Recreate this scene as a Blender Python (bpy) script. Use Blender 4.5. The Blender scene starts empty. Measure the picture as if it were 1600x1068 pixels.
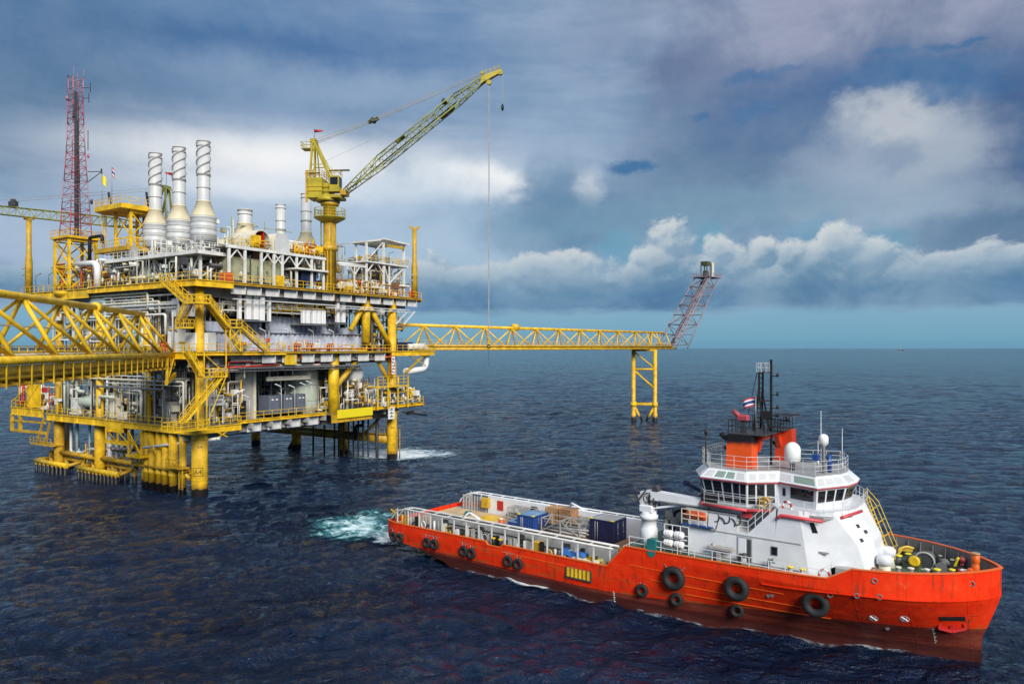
import bpy, math, random
import numpy as np
from mathutils import Vector, Matrix

random.seed(7)
SC = bpy.context.scene
COL = SC.collection
R = math.radians

# ------------------------------------------------------------------ camera
cam_d = bpy.data.cameras.new('camera')
cam_d.sensor_width = 36.0
cam_d.lens = 25.76
cam_d.shift_y = 0.0056
cam_d.clip_start = 0.5
cam_d.clip_end = 60000
cam = bpy.data.objects.new('camera', cam_d)
cam.location = (0, 0, 22)
cam.rotation_euler = (R(90), 0, 0)
COL.objects.link(cam)
SC.camera = cam

# ------------------------------------------------------------------ exposure and view
SC.view_settings.view_transform = 'Standard'
SC.view_settings.look = 'None'
SC.view_settings.gamma = 1.0
SC.view_settings.use_curve_mapping = False
SC.view_settings.exposure = 1.5
EXPO = 2.0 ** 1.5
SC.render.engine = 'CYCLES'
SC.cycles.max_bounces = 6
SC.cycles.diffuse_bounces = 3
SC.cycles.glossy_bounces = 3
SC.cycles.transparent_max_bounces = 8
SC.cycles.caustics_reflective = False
SC.cycles.caustics_refractive = False

# ------------------------------------------------------------------ sun (veiled by the broken cloud)
SUN_AZ = 160.0      # degrees clockwise from straight ahead
SUN_EL = 32.0
sun_d = bpy.data.lights.new('sun', 'SUN')
sun_d.energy = 1.5
sun_d.angle = R(24)
sun_d.color = (1.0, 0.955, 0.88)
sun = bpy.data.objects.new('sun', sun_d)
sd = Vector((math.sin(R(SUN_AZ)) * math.cos(R(SUN_EL)), math.cos(R(SUN_AZ)) * math.cos(R(SUN_EL)), math.sin(R(SUN_EL))))
sun.rotation_euler = (-sd).to_track_quat('-Z', 'Y').to_euler()
sun.location = (0, 0, 120)
COL.objects.link(sun)

# ------------------------------------------------------------------ world: Nishita sky with procedural cloud
world = bpy.data.worlds.new('World')
SC.world = world
world.use_nodes = True
NT = world.node_tree
NT.nodes.clear()
STRENGTH = 0.1


class NG:
    """tiny expression builder for shader nodes"""
    def __init__(s, nt):
        s.nt = nt

    def n(s, kind, **kw):
        nd = s.nt.nodes.new(kind)
        for k, v in kw.items():
            setattr(nd, k, v)
        return nd

    def put(s, sock, v):
        if isinstance(v, bpy.types.NodeSocket):
            s.nt.links.new(v, sock)
        else:
            sock.default_value = v

    def m(s, op, a, b=None, c=None, clamp=False):
        nd = s.n('ShaderNodeMath', operation=op)
        nd.use_clamp = clamp
        s.put(nd.inputs[0], a)
        if b is not None:
            s.put(nd.inputs[1], b)
        if c is not None:
            s.put(nd.inputs[2], c)
        return nd.outputs[0]

    def add(s, a, b): return s.m('ADD', a, b)
    def sub(s, a, b): return s.m('SUBTRACT', a, b)
    def mul(s, a, b): return s.m('MULTIPLY', a, b)
    def mx(s, a, b): return s.m('MAXIMUM', a, b)
    def mn(s, a, b): return s.m('MINIMUM', a, b)

    def ramp(s, v, lo, hi, a=0.0, b=1.0, smooth=True):
        nd = s.n('ShaderNodeMapRange', interpolation_type='SMOOTHSTEP' if smooth else 'LINEAR')
        nd.clamp = True
        s.put(nd.inputs['Value'], v)
        s.put(nd.inputs['From Min'], lo); s.put(nd.inputs['From Max'], hi)
        s.put(nd.inputs['To Min'], a); s.put(nd.inputs['To Max'], b)
        return nd.outputs[0]

    def mix(s, f, a, b, blend='MIX'):
        nd = s.n('ShaderNodeMix', data_type='RGBA', blend_type=blend)
        s.put(nd.inputs[0], f)
        s.put(nd.inputs[6], a if not isinstance(a, tuple) else (*a[:3], 1))
        s.put(nd.inputs[7], b if not isinstance(b, tuple) else (*b[:3], 1))
        return nd.outputs[2]

    def xyz(s, a, b, c):
        nd = s.n('ShaderNodeCombineXYZ')
        s.put(nd.inputs[0], a); s.put(nd.inputs[1], b); s.put(nd.inputs[2], c)
        return nd.outputs[0]

    def noise(s, vec, scale, detail=4.0, rough=0.55, dist=0.0, color=False):
        nd = s.n('ShaderNodeTexNoise')
        s.put(nd.inputs['Vector'], vec)
        nd.inputs['Scale'].default_value = scale
        nd.inputs['Detail'].default_value = detail
        nd.inputs['Roughness'].default_value = rough
        nd.inputs['Distortion'].default_value = dist
        return nd.outputs['Color'] if color else nd.outputs['Fac']


def lin(r, g, b):
    f = lambda c: c / 12.92 if c <= 0.04045 else ((c + 0.055) / 1.055) ** 2.4
    return (f(r / 255), f(g / 255), f(b / 255))


def skyc(r, g, b):
    """radiance that reads as this sRGB colour, before strength and exposure"""
    return tuple(c / (STRENGTH * EXPO) for c in lin(r, g, b))


def build_sky():
    g = NG(NT)
    tc = g.n('ShaderNodeTexCoord')
    sep = g.n('ShaderNodeSeparateXYZ')
    NT.links.new(tc.outputs['Generated'], sep.inputs[0])
    dx, dy, dz = sep.outputs
    az = g.m('ARCTAN2', dx, dy)                      # 0 straight ahead, + to the right
    el = g.m('ARCSINE', dz)
    # cloud coordinates: direction itself, flattened so that clouds stretch along the horizon
    v = g.xyz(az, g.mul(el, 2.6), 3.0)
    v2 = g.xyz(az, g.mul(el, 1.35), 9.0)

    def split(col):
        sp = g.n('ShaderNodeSeparateColor')
        NT.links.new(col, sp.inputs[0])
        return sp.outputs

    wa = split(g.noise(v2, 3.2, 3, 0.5, color=True))
    wb = split(g.noise(v2, 9.0, 4, 0.6, color=True))
    wc = split(g.noise(v2, 26.0, 3, 0.65, color=True))

    def warp(i):
        return g.add(g.add(g.mul(g.sub(wa[i], 0.5), 1.0), g.mul(g.sub(wb[i], 0.5), 0.8)), g.mul(g.sub(wc[i], 0.5), 0.45))
    wx, wy = warp(0), warp(1)
    wv = g.sub(wa[2], 0.5)
    big = g.noise(v, 2.2, 6, 0.55, 0.4)
    mid = g.noise(v2, 6.5, 5, 0.62, 0.5)
    fine = g.noise(v2, 17.0, 5, 0.62, 0.2)
    streak = g.noise(g.xyz(az, g.mul(el, 7.0), 4.0), 3.2, 5, 0.6, 0.3)

    def deg(px, py):
        a = math.atan((px - 800) / 1145)
        return a, math.atan((543 - py) / 1145 * math.cos(a))

    def blob(px, py, rx, ry, soft=1.0, w=0.05):
        a0, e0 = deg(px, py)
        ra, re = rx / 1145 * math.cos(a0) ** 2, ry / 1145 * math.cos(a0)
        u = g.m('DIVIDE', g.sub(g.add(az, g.mul(wx, w)), a0), ra)
        t = g.m('DIVIDE', g.sub(g.add(el, g.mul(wy, w * 0.7)), e0), re)
        d = g.m('SQRT', g.add(g.mul(u, u), g.mul(t, t)))
        return g.ramp(d, 1.0 + soft, max(0.0, 1.0 - soft))

    sky = g.n('ShaderNodeTexSky', sky_type='NISHITA')
    sky.sun_disc = False
    sky.sun_elevation = R(SUN_EL)
    sky.sun_rotation = R(SUN_AZ)
    sky.altitude = 0
    sky.air_density = 1.2
    sky.dust_density = 2.5
    clear = g.mix(0.55, g.mix(1.0, sky.outputs[0], (0.42, 0.62, 0.75), 'MULTIPLY'), skyc(60, 118, 166))
    # high stratus sheet: slate blue to pale grey
    sheet = g.add(g.mul(big, 0.6), g.mul(streak, 0.4))
    c = g.mix(g.ramp(sheet, 0.40, 0.60), skyc(94, 130, 166), skyc(160, 180, 204))
    # violet grey sheet up on the right
    violet = g.ramp(g.add(az, g.mul(wx, 0.25)), -0.02, 0.40)
    violet = g.mul(violet, g.ramp(g.add(el, g.mul(wy, 0.12)), 0.22, 0.36))
    c = g.mix(g.mul(violet, 0.85), c, g.mix(g.ramp(mid, 0.3, 0.7), skyc(118, 126, 154), skyc(166, 168, 188)))
    # left top: deep blue-grey sheet
    left = g.mul(g.ramp(az, 0.08, -0.35), g.ramp(g.add(el, g.mul(wy, 0.05)), 0.22, 0.34))
    c = g.mix(g.mul(left, 0.7), c, g.mix(g.ramp(streak, 0.35, 0.65), skyc(78, 118, 160), skyc(118, 150, 184)))
    for (px, py, rx, ry, k, colr) in ((400, 90, 360, 75, .9, (64, 106, 156)), (60, 60, 240, 120, .7, (78, 112, 150)), (90, 200, 220, 90, .7, (80, 112, 146)), (690, 60, 160, 60, .4, (112, 142, 182)),
                                      (560, 150, 260, 30, .7, (152, 174, 200)), (250, 12, 200, 26, .4, (108, 142, 178)), (880, 200, 120, 70, .5, (140, 166, 194)), (930, 40, 120, 40, .5, (150, 166, 192))):
        c = g.mix(g.mul(blob(px, py, rx, ry, 0.9, 0.07), k), c, skyc(*colr))
    # lower left veil
    c = g.mix(g.mul(g.mul(g.ramp(az, 0.02, -0.3), g.ramp(el, 0.21, 0.12)), 0.85), c, g.mix(g.ramp(mid, 0.3, 0.7), skyc(150, 174, 202), skyc(172, 190, 212)))
    # right lower part: softer blue-grey
    low = g.mul(g.ramp(el, 0.26, 0.12), g.ramp(az, -0.25, 0.05))
    c = g.mix(g.mul(low, 0.8), c, g.mix(g.ramp(mid, 0.32, 0.68), skyc(116, 150, 178), skyc(156, 180, 200)))
    # bright breaks in the sheet (left of centre)
    brt = g.mul(blob(470, 264, 300, 50, 0.95, 0.03), g.ramp(streak, 0.2, 0.55, 0.7, 1.0))
    c = g.mix(brt, c, skyc(222, 229, 238))
    c = g.mix(g.mul(blob(450, 250, 210, 26, 0.95, 0.025), 1.0), c, skyc(250, 249, 247))
    c = g.mix(g.mul(blob(500, 298, 200, 14, 0.9, 0.02), 0.75), c, skyc(242, 244, 246))
    c = g.mix(blob(752, 284, 84, 24, 0.45, 0.05), c, skyc(255, 254, 252))
    c = g.mix(g.mul(blob(640, 288, 60, 26, 0.8, 0.07), 0.8), c, skyc(238, 242, 246))
    c = g.mix(g.mul(blob(912, 292, 24, 26, 0.6, 0.07), 0.85), c, skyc(222, 228, 232))
    c = g.mix(g.mul(blob(620, 370, 190, 80, 0.9, 0.06), 0.75), c, skyc(178, 201, 222))
    c = g.mix(g.mul(blob(740, 360, 80, 60, 0.9, 0.06), 0.5), c, skyc(172, 196, 216))
    # grey masses
    for (px, py, rx, ry, k, colr) in ((1075, 108, 85, 42, .9, (98, 114, 150)), (1190, 150, 190, 50, .6, (108, 124, 156)),
                                      (862, 290, 38, 46, .95, (112, 144, 174)), (880, 350, 110, 44, .95, (96, 134, 166)), (800, 370, 60, 30, .7, (132, 160, 186)),
                                      (1130, 262, 150, 70, .95, (88, 116, 150)), (1040, 300, 120, 40, .5, (122, 150, 176)), (1400, 158, 270, 62, 1.0, (64, 98, 146)), (1290, 220, 150, 50, .7, (92, 118, 154)),
                                      (1600, 230, 130, 150, .95, (68, 94, 136)), (640, 262, 26, 24, .6, (176, 192, 212)),
                                      (1540, 375, 170, 50, .75, (90, 120, 152)), (1010, 338, 200, 24, .5, (118, 158, 180)), (1160, 325, 200, 22, .6, (104, 140, 168))):
        c = g.mix(g.mul(blob(px, py, rx, ry, 0.7, 0.10), k), c, skyc(*colr))
    for (px, py, rx, ry, k, colr) in ((1440, 222, 105, 58, .95, (170, 180, 193)), (1400, 185, 60, 28, .9, (188, 194, 202)), (1340, 275, 110, 46, .65, (156, 172, 190)),
                                      (1440, 318, 170, 26, .6, (150, 170, 188)), (1500, 270, 60, 50, .4, (146, 162, 182)), (1190, 320, 160, 26, .4, (138, 164, 184)), (1385, 245, 26, 24, .6, (126, 146, 172))):
        c = g.mix(g.mul(blob(px, py, rx, ry, 0.65, 0.11), k), c, skyc(*colr))
    # torn blue gaps
    for (px, py, rx, ry, k) in ((1188, 177, 28, 9, .8), (1180, 128, 46, 9, .6), (1240, 110, 26, 7, .5), (1450, 118, 110, 20, .65), (985, 258, 34, 9, .95),
                                (1400, 90, 36, 7, .7), (1480, 76, 30, 5, .7), (1525, 70, 20, 4, .7), (1500, 140, 70, 16, .6), (1090, 186, 14, 5, .6), (968, 388, 30, 30, .8), (1100, 372, 18, 24, .7), (1270, 360, 34, 18, .5), (1375, 376, 40, 18, .5)):
        c = g.mix(g.mul(blob(px, py, rx, ry, 0.55, 0.075), k), c, skyc(58, 108, 156) if py < 300 else skyc(98, 156, 184))
    # billow texture over the whole sheet
    c = g.mix(g.ramp(fine, 0.3, 0.7, 0.0, 0.07), c, skyc(210, 216, 224))
    c = g.mix(g.ramp(mid, 0.55, 0.3, 0.0, 0.16), c, skyc(92, 120, 152))

    # ---- cumulus bank along the horizon
    def cum_field(da, de):
        heads = ((1045, 378, 46, 36), (1030, 405, 66, 44), (1128, 392, 36, 34), (1150, 410, 66, 46), (1185, 396, 46, 36), (1226, 402, 44, 34), (1262, 410, 44, 30),
                 (1320, 382, 40, 36), (1335, 408, 66, 44), (1220, 440, 260, 56), (1010, 440, 150, 52), (900, 432, 100, 40), (820, 426, 80, 34),
                 (700, 436, 130, 40), (1430, 430, 150, 44), (1560, 425, 130, 54), (1660, 420, 100, 60), (430, 440, 200, 20), (60, 440, 160, 26),
                 (-350, 410, 280, 60), (2100, 420, 330, 66), (690, 408, 40, 20))
        va = g.add(az, da)
        ve = g.add(el, de)
        nv = g.xyz(va, g.mul(ve, 1.15), 5.0)
        f1 = g.noise(nv, 10.0, 8, 0.66, 0.25)
        lump = 0.0
        for sc, k in ((18.0, 0.38), (44.0, 0.20)):
            vor = g.n('ShaderNodeTexVoronoi', feature='F1')
            vor.inputs['Scale'].default_value = sc
            NT.links.new(nv, vor.inputs['Vector'])
            lump = g.add(lump, g.mul(g.sub(0.45, vor.outputs['Distance']), k))
        acc = None
        for (px, py, rx, ry) in heads:
            a0, e0 = deg(px, py)
            ra, re = rx / 1145 * math.cos(a0) ** 2, ry / 1145 * math.cos(a0)
            u = g.m('DIVIDE', g.sub(va, a0), ra)
            t = g.m('DIVIDE', g.sub(ve, e0), re)
            d = g.sub(1.0, g.m('SQRT', g.add(g.mul(u, u), g.mul(t, t))))
            d = g.mul(d, min(1.0, ry / 40))
            acc = d if acc is None else g.m('SMOOTH_MAX', acc, d, 0.10)
        return g.add(acc, g.add(g.mul(g.sub(f1, 0.5), 1.9), lump))

    f0 = cum_field(0.0, 0.0)
    f1 = cum_field(-0.006, 0.012)
    cover = g.ramp(f0, -0.02, 0.26)
    relief = g.ramp(g.sub(f0, f1), -0.12, 0.42)
    rim = g.ramp(f0, 1.0, 0.1, 0.35, 1.0)
    hgt = g.ramp(el, 0.07, 0.15)
    bodyc = g.mix(g.ramp(g.add(mid, g.mul(hgt, 0.25)), 0.35, 0.8), skyc(98, 136, 166), skyc(146, 170, 190))
    topc = g.mix(hgt, skyc(160, 184, 202), skyc(216, 219, 218))
    cumc = g.mix(g.mul(relief, rim), bodyc, topc)
    c = g.mix(g.mul(g.mul(cover, g.ramp(el, 0.035, 0.075)), 0.92), c, cumc)
    # slate base of the bank and pale strip above the sea
    bn = g.noise(g.xyz(az, g.mul(el, 3.0), 1.0), 9.0, 4, 0.6, 0.3)
    eb = g.add(el, g.mul(g.sub(bn, 0.5), 0.03))
    base = g.mul(g.ramp(eb, 0.040, 0.054), g.ramp(eb, 0.100, 0.066))
    base = g.mul(base, g.ramp(g.noise(g.xyz(az, 0.3, 1.0), 5.0, 4, 0.5), 0.30, 0.55, 0.35, 1.0))
    c = g.mix(g.mul(base, 0.8), c, g.mix(g.ramp(mid, 0.35, 0.65), skyc(58, 104, 150), skyc(96, 138, 172)))
    strip = g.ramp(eb, 0.056, 0.040)
    c = g.mix(g.mul(strip, 0.95), c, g.mix(g.ramp(el, 0.0, 0.045), skyc(112, 164, 190), skyc(128, 172, 198)))
    c = g.mix(g.ramp(el, 0.014, -0.002, 0.0, 0.45), c, skyc(100, 148, 182))
    # the overcast thickens to an even, brighter grey overhead; Nishita shows through it
    up = g.ramp(el, 0.45, 0.95)
    c = g.mix(up, c, g.mix(g.ramp(big, 0.3, 0.7), skyc(168, 180, 198), skyc(196, 204, 214)))
    c = g.mix(0.06, c, clear)
    bg = g.n('ShaderNodeBackground')
    NT.links.new(c, bg.inputs['Color'])
    bg.inputs['Strength'].default_value = STRENGTH
    out = g.n('ShaderNodeOutputWorld')
    NT.links.new(bg.outputs[0], out.inputs['Surface'])
    world.cycles.sampling_method = 'MANUAL'
    world.cycles.sample_map_resolution = 1024


build_sky()

# ================================================================== materials
MATS = {}


def paint(name, col, rough=0.45, var=0.12, rust=0.0, metal=0.0, bump=0.0, scale=0.7, rustcol=(0.16, 0.055, 0.02), streak=True, splash=None, spec=0.5):
    """paint with tone variation and rust streaks; splash = height below which sea growth darkens the steel"""
    m = bpy.data.materials.new(name)
    m.use_nodes = True
    nt = m.node_tree
    g = NG(nt)
    b = nt.nodes['Principled BSDF']
    tc = g.n('ShaderNodeTexCoord').outputs['Object']
    n1 = g.noise(tc, scale, 6, 0.6)
    c = g.mix(g.ramp(n1, 0.3, 0.7), tuple(x * (1 - var) for x in col), tuple(min(1, x * (1 + var * 0.6)) for x in col))
    if rust > 0:
        mp = g.n('ShaderNodeMapping')
        nt.links.new(tc, mp.inputs[0])
        mp.inputs['Scale'].default_value = (1.3, 1.3, 0.28 if streak else 1.3)
        n2 = g.noise(mp.outputs[0], 1.7, 8, 0.68)
        f = g.ramp(n2, 0.66 - 0.2 * rust, 0.80 - 0.12 * rust, 0.0, 0.85)
        c = g.mix(f, c, rustcol)
    if splash is not None:
        z = g.n('ShaderNodeSeparateXYZ')
        nt.links.new(tc, z.inputs[0])
        zz = g.add(z.outputs[2], g.mul(g.sub(g.noise(tc, 1.4, 4, 0.6), 0.5), 0.7))
        c = g.mix(g.ramp(zz, splash + 0.8, splash + 0.1, 0, 0.55), c, (0.22, 0.09, 0.02))
        c = g.mix(g.ramp(zz, splash + 0.12, splash - 0.12), c, (0.016, 0.014, 0.012))
    nt.links.new(c, b.inputs['Base Color'])
    b.inputs['Roughness'].default_value = rough
    b.inputs['Metallic'].default_value = metal
    b.inputs['Specular IOR Level'].default_value = spec
    if bump:
        bp = g.n('ShaderNodeBump')
        bp.inputs['Strength'].default_value = bump
        bp.inputs['Distance'].default_value = 0.05
        nt.links.new(g.noise(tc, 3.0, 5, 0.6), bp.inputs['Height'])
        nt.links.new(bp.outputs[0], b.inputs['Normal'])
    MATS[name] = m
    return m


YEL = (0.80, 0.50, 0.014)
paint('yellow', YEL, 0.45, 0.32, 0.34)
paint('yellow_clean', (0.82, 0.66, 0.015), 0.4, 0.05)
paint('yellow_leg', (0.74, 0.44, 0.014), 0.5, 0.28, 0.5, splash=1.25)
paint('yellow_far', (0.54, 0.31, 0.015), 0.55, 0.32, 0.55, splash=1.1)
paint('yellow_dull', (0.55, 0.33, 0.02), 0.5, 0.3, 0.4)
paint('olive', (0.30, 0.31, 0.05), 0.5, 0.25, 0.25)
paint('olive_dark', (0.07, 0.08, 0.03), 0.5, 0.25)
paint('crane_yellow', (0.44, 0.35, 0.018), 0.5, 0.2, 0.3)
paint('white', (0.74, 0.75, 0.74), 0.42, 0.07, 0.06)
paint('rail_grey', (0.62, 0.62, 0.60), 0.5, 0.2, 0.3)
paint('white_ship', (0.73, 0.75, 0.78), 0.38, 0.08, 0.26, rustcol=(0.42, 0.30, 0.20))
paint('white_steel', (0.74, 0.74, 0.70), 0.5, 0.16, 0.16)
paint('cream', (0.70, 0.66, 0.52), 0.5, 0.15, 0.2)
paint('stack_grey', (0.56, 0.57, 0.57), 0.42, 0.1, 0.08)
paint('stack_cone', (0.66, 0.58, 0.40), 0.5, 0.12, 0.2, rustcol=(0.50, 0.30, 0.10))
paint('pale_green', (0.50, 0.56, 0.47), 0.5, 0.1, 0.12)
paint('beige_green', (0.36, 0.36, 0.22), 0.5, 0.18, 0.25)
paint('blue_grey', (0.52, 0.56, 0.66), 0.45, 0.14, 0.12)
paint('wall_grey', (0.38, 0.37, 0.35), 0.55, 0.15, 0.2)
paint('girder_grey', (0.64, 0.64, 0.63), 0.5, 0.12, 0.2)
paint('dark_grey', (0.055, 0.055, 0.06), 0.55, 0.25)
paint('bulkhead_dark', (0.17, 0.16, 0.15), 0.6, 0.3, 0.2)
paint('genset', (0.12, 0.14, 0.18), 0.45, 0.1)
paint('black', (0.012, 0.012, 0.013), 0.6, 0.2)
paint('rubber', (0.016, 0.016, 0.017), 0.75, 0.35, bump=0.5)
paint('steel', (0.30, 0.30, 0.30), 0.4, 0.2, 0.2, metal=0.5)
paint('flare_steel', (0.27, 0.22, 0.245), 0.5, 0.25, 0.35)
paint('deck_plate', (0.16, 0.15, 0.11), 0.6, 0.3, 0.3, streak=False)
paint('red', (0.50, 0.022, 0.02), 0.45, 0.15)
paint('mast_red', (0.40, 0.06, 0.08), 0.5, 0.2)
paint('mast_white', (0.42, 0.20, 0.24), 0.5, 0.2)
paint('orange_red', (0.62, 0.10, 0.03), 0.45, 0.15, 0.1)
paint('orange', (0.78, 0.13, 0.012), 0.42, 0.12)
paint('teal_pipe', (0.34, 0.47, 0.48), 0.45, 0.15, 0.2)
paint('teal', (0.015, 0.16, 0.16), 0.6, 0.2)
paint('blue', (0.015, 0.06, 0.24), 0.45, 0.15, 0.08)
paint('navy', (0.012, 0.018, 0.075), 0.45, 0.2, 0.06)
paint('light_blue', (0.18, 0.34, 0.52), 0.5, 0.3)
paint('blue_tarp', (0.02, 0.12, 0.38), 0.5, 0.2)
paint('timber', (0.36, 0.19, 0.09), 0.7, 0.3, bump=0.3)
paint('timber_pale', (0.55, 0.32, 0.16), 0.7, 0.25, bump=0.3)
paint('deck_wood', (0.42, 0.24, 0.12), 0.75, 0.35, 0.4, streak=False, bump=0.4, rustcol=(0.18, 0.09, 0.05))
paint('deck_sand', (0.60, 0.43, 0.24), 0.7, 0.2, 0.35, streak=False, rustcol=(0.42, 0.26, 0.08))
paint('deck_green', (0.06, 0.12, 0.07), 0.6, 0.3, 0.3, streak=False)
paint('bulwark_grey', (0.17, 0.165, 0.17), 0.55, 0.2, 0.25)
paint('ship_grey', (0.36, 0.37, 0.36), 0.5, 0.15, 0.2)
paint('funnel_orange', (0.60, 0.05, 0.012), 0.42, 0.12, 0.08)
paint('pink_red', (0.62, 0.06, 0.07), 0.42, 0.12)
paint('brown_duct', (0.20, 0.10, 0.05), 0.6, 0.3)
paint('lamp_white', (0.85, 0.85, 0.84), 0.35, 0.03)
paint('flag_red', (0.55, 0.02, 0.04), 0.7, 0.05)
paint('flag_white', (0.78, 0.78, 0.80), 0.7, 0.05)
paint('flag_blue', (0.02, 0.04, 0.22), 0.7, 0.05)
paint('lettering', (0.04, 0.035, 0.02), 0.6, 0.1)
paint('cage_yellow', (0.72, 0.48, 0.05), 0.5, 0.15)


def glass_mat(name, col, rough=0.06):
    m = bpy.data.materials.new(name)
    m.use_nodes = True
    b = m.node_tree.nodes['Principled BSDF']
    b.inputs['Base Color'].default_value = (*col, 1)
    b.inputs['Roughness'].default_value = rough
    b.inputs['IOR'].default_value = 1.5
    MATS[name] = m


glass_mat('glass', (0.010, 0.014, 0.018))
glass_mat('glass_green', (0.22, 0.30, 0.25), 0.15)


def hull_paint():
    """orange topsides over dark red boot-top that rises towards the bow, scuffs, weld seams, streaks"""
    m = bpy.data.materials.new('hull_paint')
    m.use_nodes = True
    nt = m.node_tree
    g = NG(nt)
    b = nt.nodes['Principled BSDF']
    tc = g.n('ShaderNodeTexCoord').outputs['Object']
    s = g.n('ShaderNodeSeparateXYZ')
    nt.links.new(tc, s.inputs[0])
    x, y, z = s.outputs
    line = g.ramp(x, 24.0, 50.0, 0.42, 1.75)
    n = g.noise(tc, 0.9, 7, 0.62)
    st = g.n('ShaderNodeMapping')
    nt.links.new(tc, st.inputs[0])
    st.inputs['Scale'].default_value = (1.6, 1.6, 0.22)
    ns = g.noise(st.outputs[0], 1.5, 8, 0.7)
    lg = g.n('ShaderNodeMapping')
    nt.links.new(tc, lg.inputs[0])
    lg.inputs['Scale'].default_value = (0.25, 1.0, 2.5)
    nl = g.noise(lg.outputs[0], 1.2, 7, 0.65)
    org = g.mix(g.ramp(n, 0.3, 0.7), (0.77, 0.028, 0.004), (0.85, 0.044, 0.007))
    org = g.mix(g.ramp(ns, 0.52, 0.66, 0, 0.5), org, (0.46, 0.022, 0.006))
    org = g.mix(g.mul(g.ramp(nl, 0.54, 0.62, 0, 0.8), g.ramp(z, 2.9, 1.5)), org, (0.30, 0.10, 0.022))
    org = g.mix(g.mul(g.ramp(n, 0.62, 0.75, 0, 0.3), g.ramp(z, 2.0, 3.5)), org, (0.86, 0.20, 0.07))
    org = g.mix(g.mul(g.ramp(ns, 0.54, 0.62, 0, 0.7), g.ramp(g.noise(tc, 0.35, 4, 0.6), 0.48, 0.56)), org, (0.20, 0.05, 0.02))
    scuff = g.n('ShaderNodeMapping')
    nt.links.new(tc, scuff.inputs[0])
    scuff.inputs['Scale'].default_value = (0.6, 0.6, 5.0)
    sc_ = g.noise(scuff.outputs[0], 1.6, 5, 0.7)
    org = g.mix(g.mul(g.ramp(sc_, 0.60, 0.64, 0, 0.7), g.ramp(z, 4.2, 2.8)), org, (0.10, 0.035, 0.025))
    px_ = g.m('PINGPONG', g.add(x, 0.7), 1.6)
    seam = g.mul(g.ramp(px_, 0.05, 0.0), g.ramp(g.noise(tc, 0.5, 3, 0.5), 0.4, 0.6, 0.25, 0.7))
    org = g.mix(seam, org, (0.45, 0.02, 0.005))
    redc = g.mix(g.ramp(nl, 0.35, 0.65), (0.13, 0.018, 0.012), (0.20, 0.045, 0.028))
    redc = g.mix(g.ramp(z, 0.30, 0.02, 0, 0.75), redc, (0.035, 0.012, 0.012))
    zz = g.sub(g.add(z, g.mul(g.sub(n, 0.5), 0.12)), line)
    c = g.mix(g.ramp(zz, -0.03, 0.03), redc, org)
    nt.links.new(c, b.inputs['Base Color'])
    b.inputs['Roughness'].default_value = 0.42
    b.inputs['Specular IOR Level'].default_value = 0.25
    bp = g.n('ShaderNodeBump')
    bp.inputs['Strength'].default_value = 0.6
    bp.inputs['Distance'].default_value = 0.12
    nt.links.new(g.add(g.noise(tc, 0.9, 3, 0.5), g.mul(seam, 0.3)), bp.inputs['Height'])
    nt.links.new(bp.outputs[0], b.inputs['Normal'])
    MATS['hull_paint'] = m


hull_paint()


def funnel_paint():
    m = paint('funnel_sooty', (0.80, 0.095, 0.012), 0.42, 0.1, 0.1)
    nt = m.node_tree
    g = NG(nt)
    b = nt.nodes['Principled BSDF']
    src = b.inputs['Base Color'].links[0].from_socket
    tc = g.n('ShaderNodeTexCoord').outputs['Object']
    s = g.n('ShaderNodeSeparateXYZ')
    nt.links.new(tc, s.inputs[0])
    z = g.add(s.outputs[2], g.mul(g.sub(g.noise(tc, 1.5, 5, 0.6), 0.5), 0.5))
    c = g.mix(g.ramp(z, 13.35, 13.85), src, (0.01, 0.009, 0.010))
    nt.links.new(c, b.inputs['Base Color'])


funnel_paint()

# ================================================================== mesh builder


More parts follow.
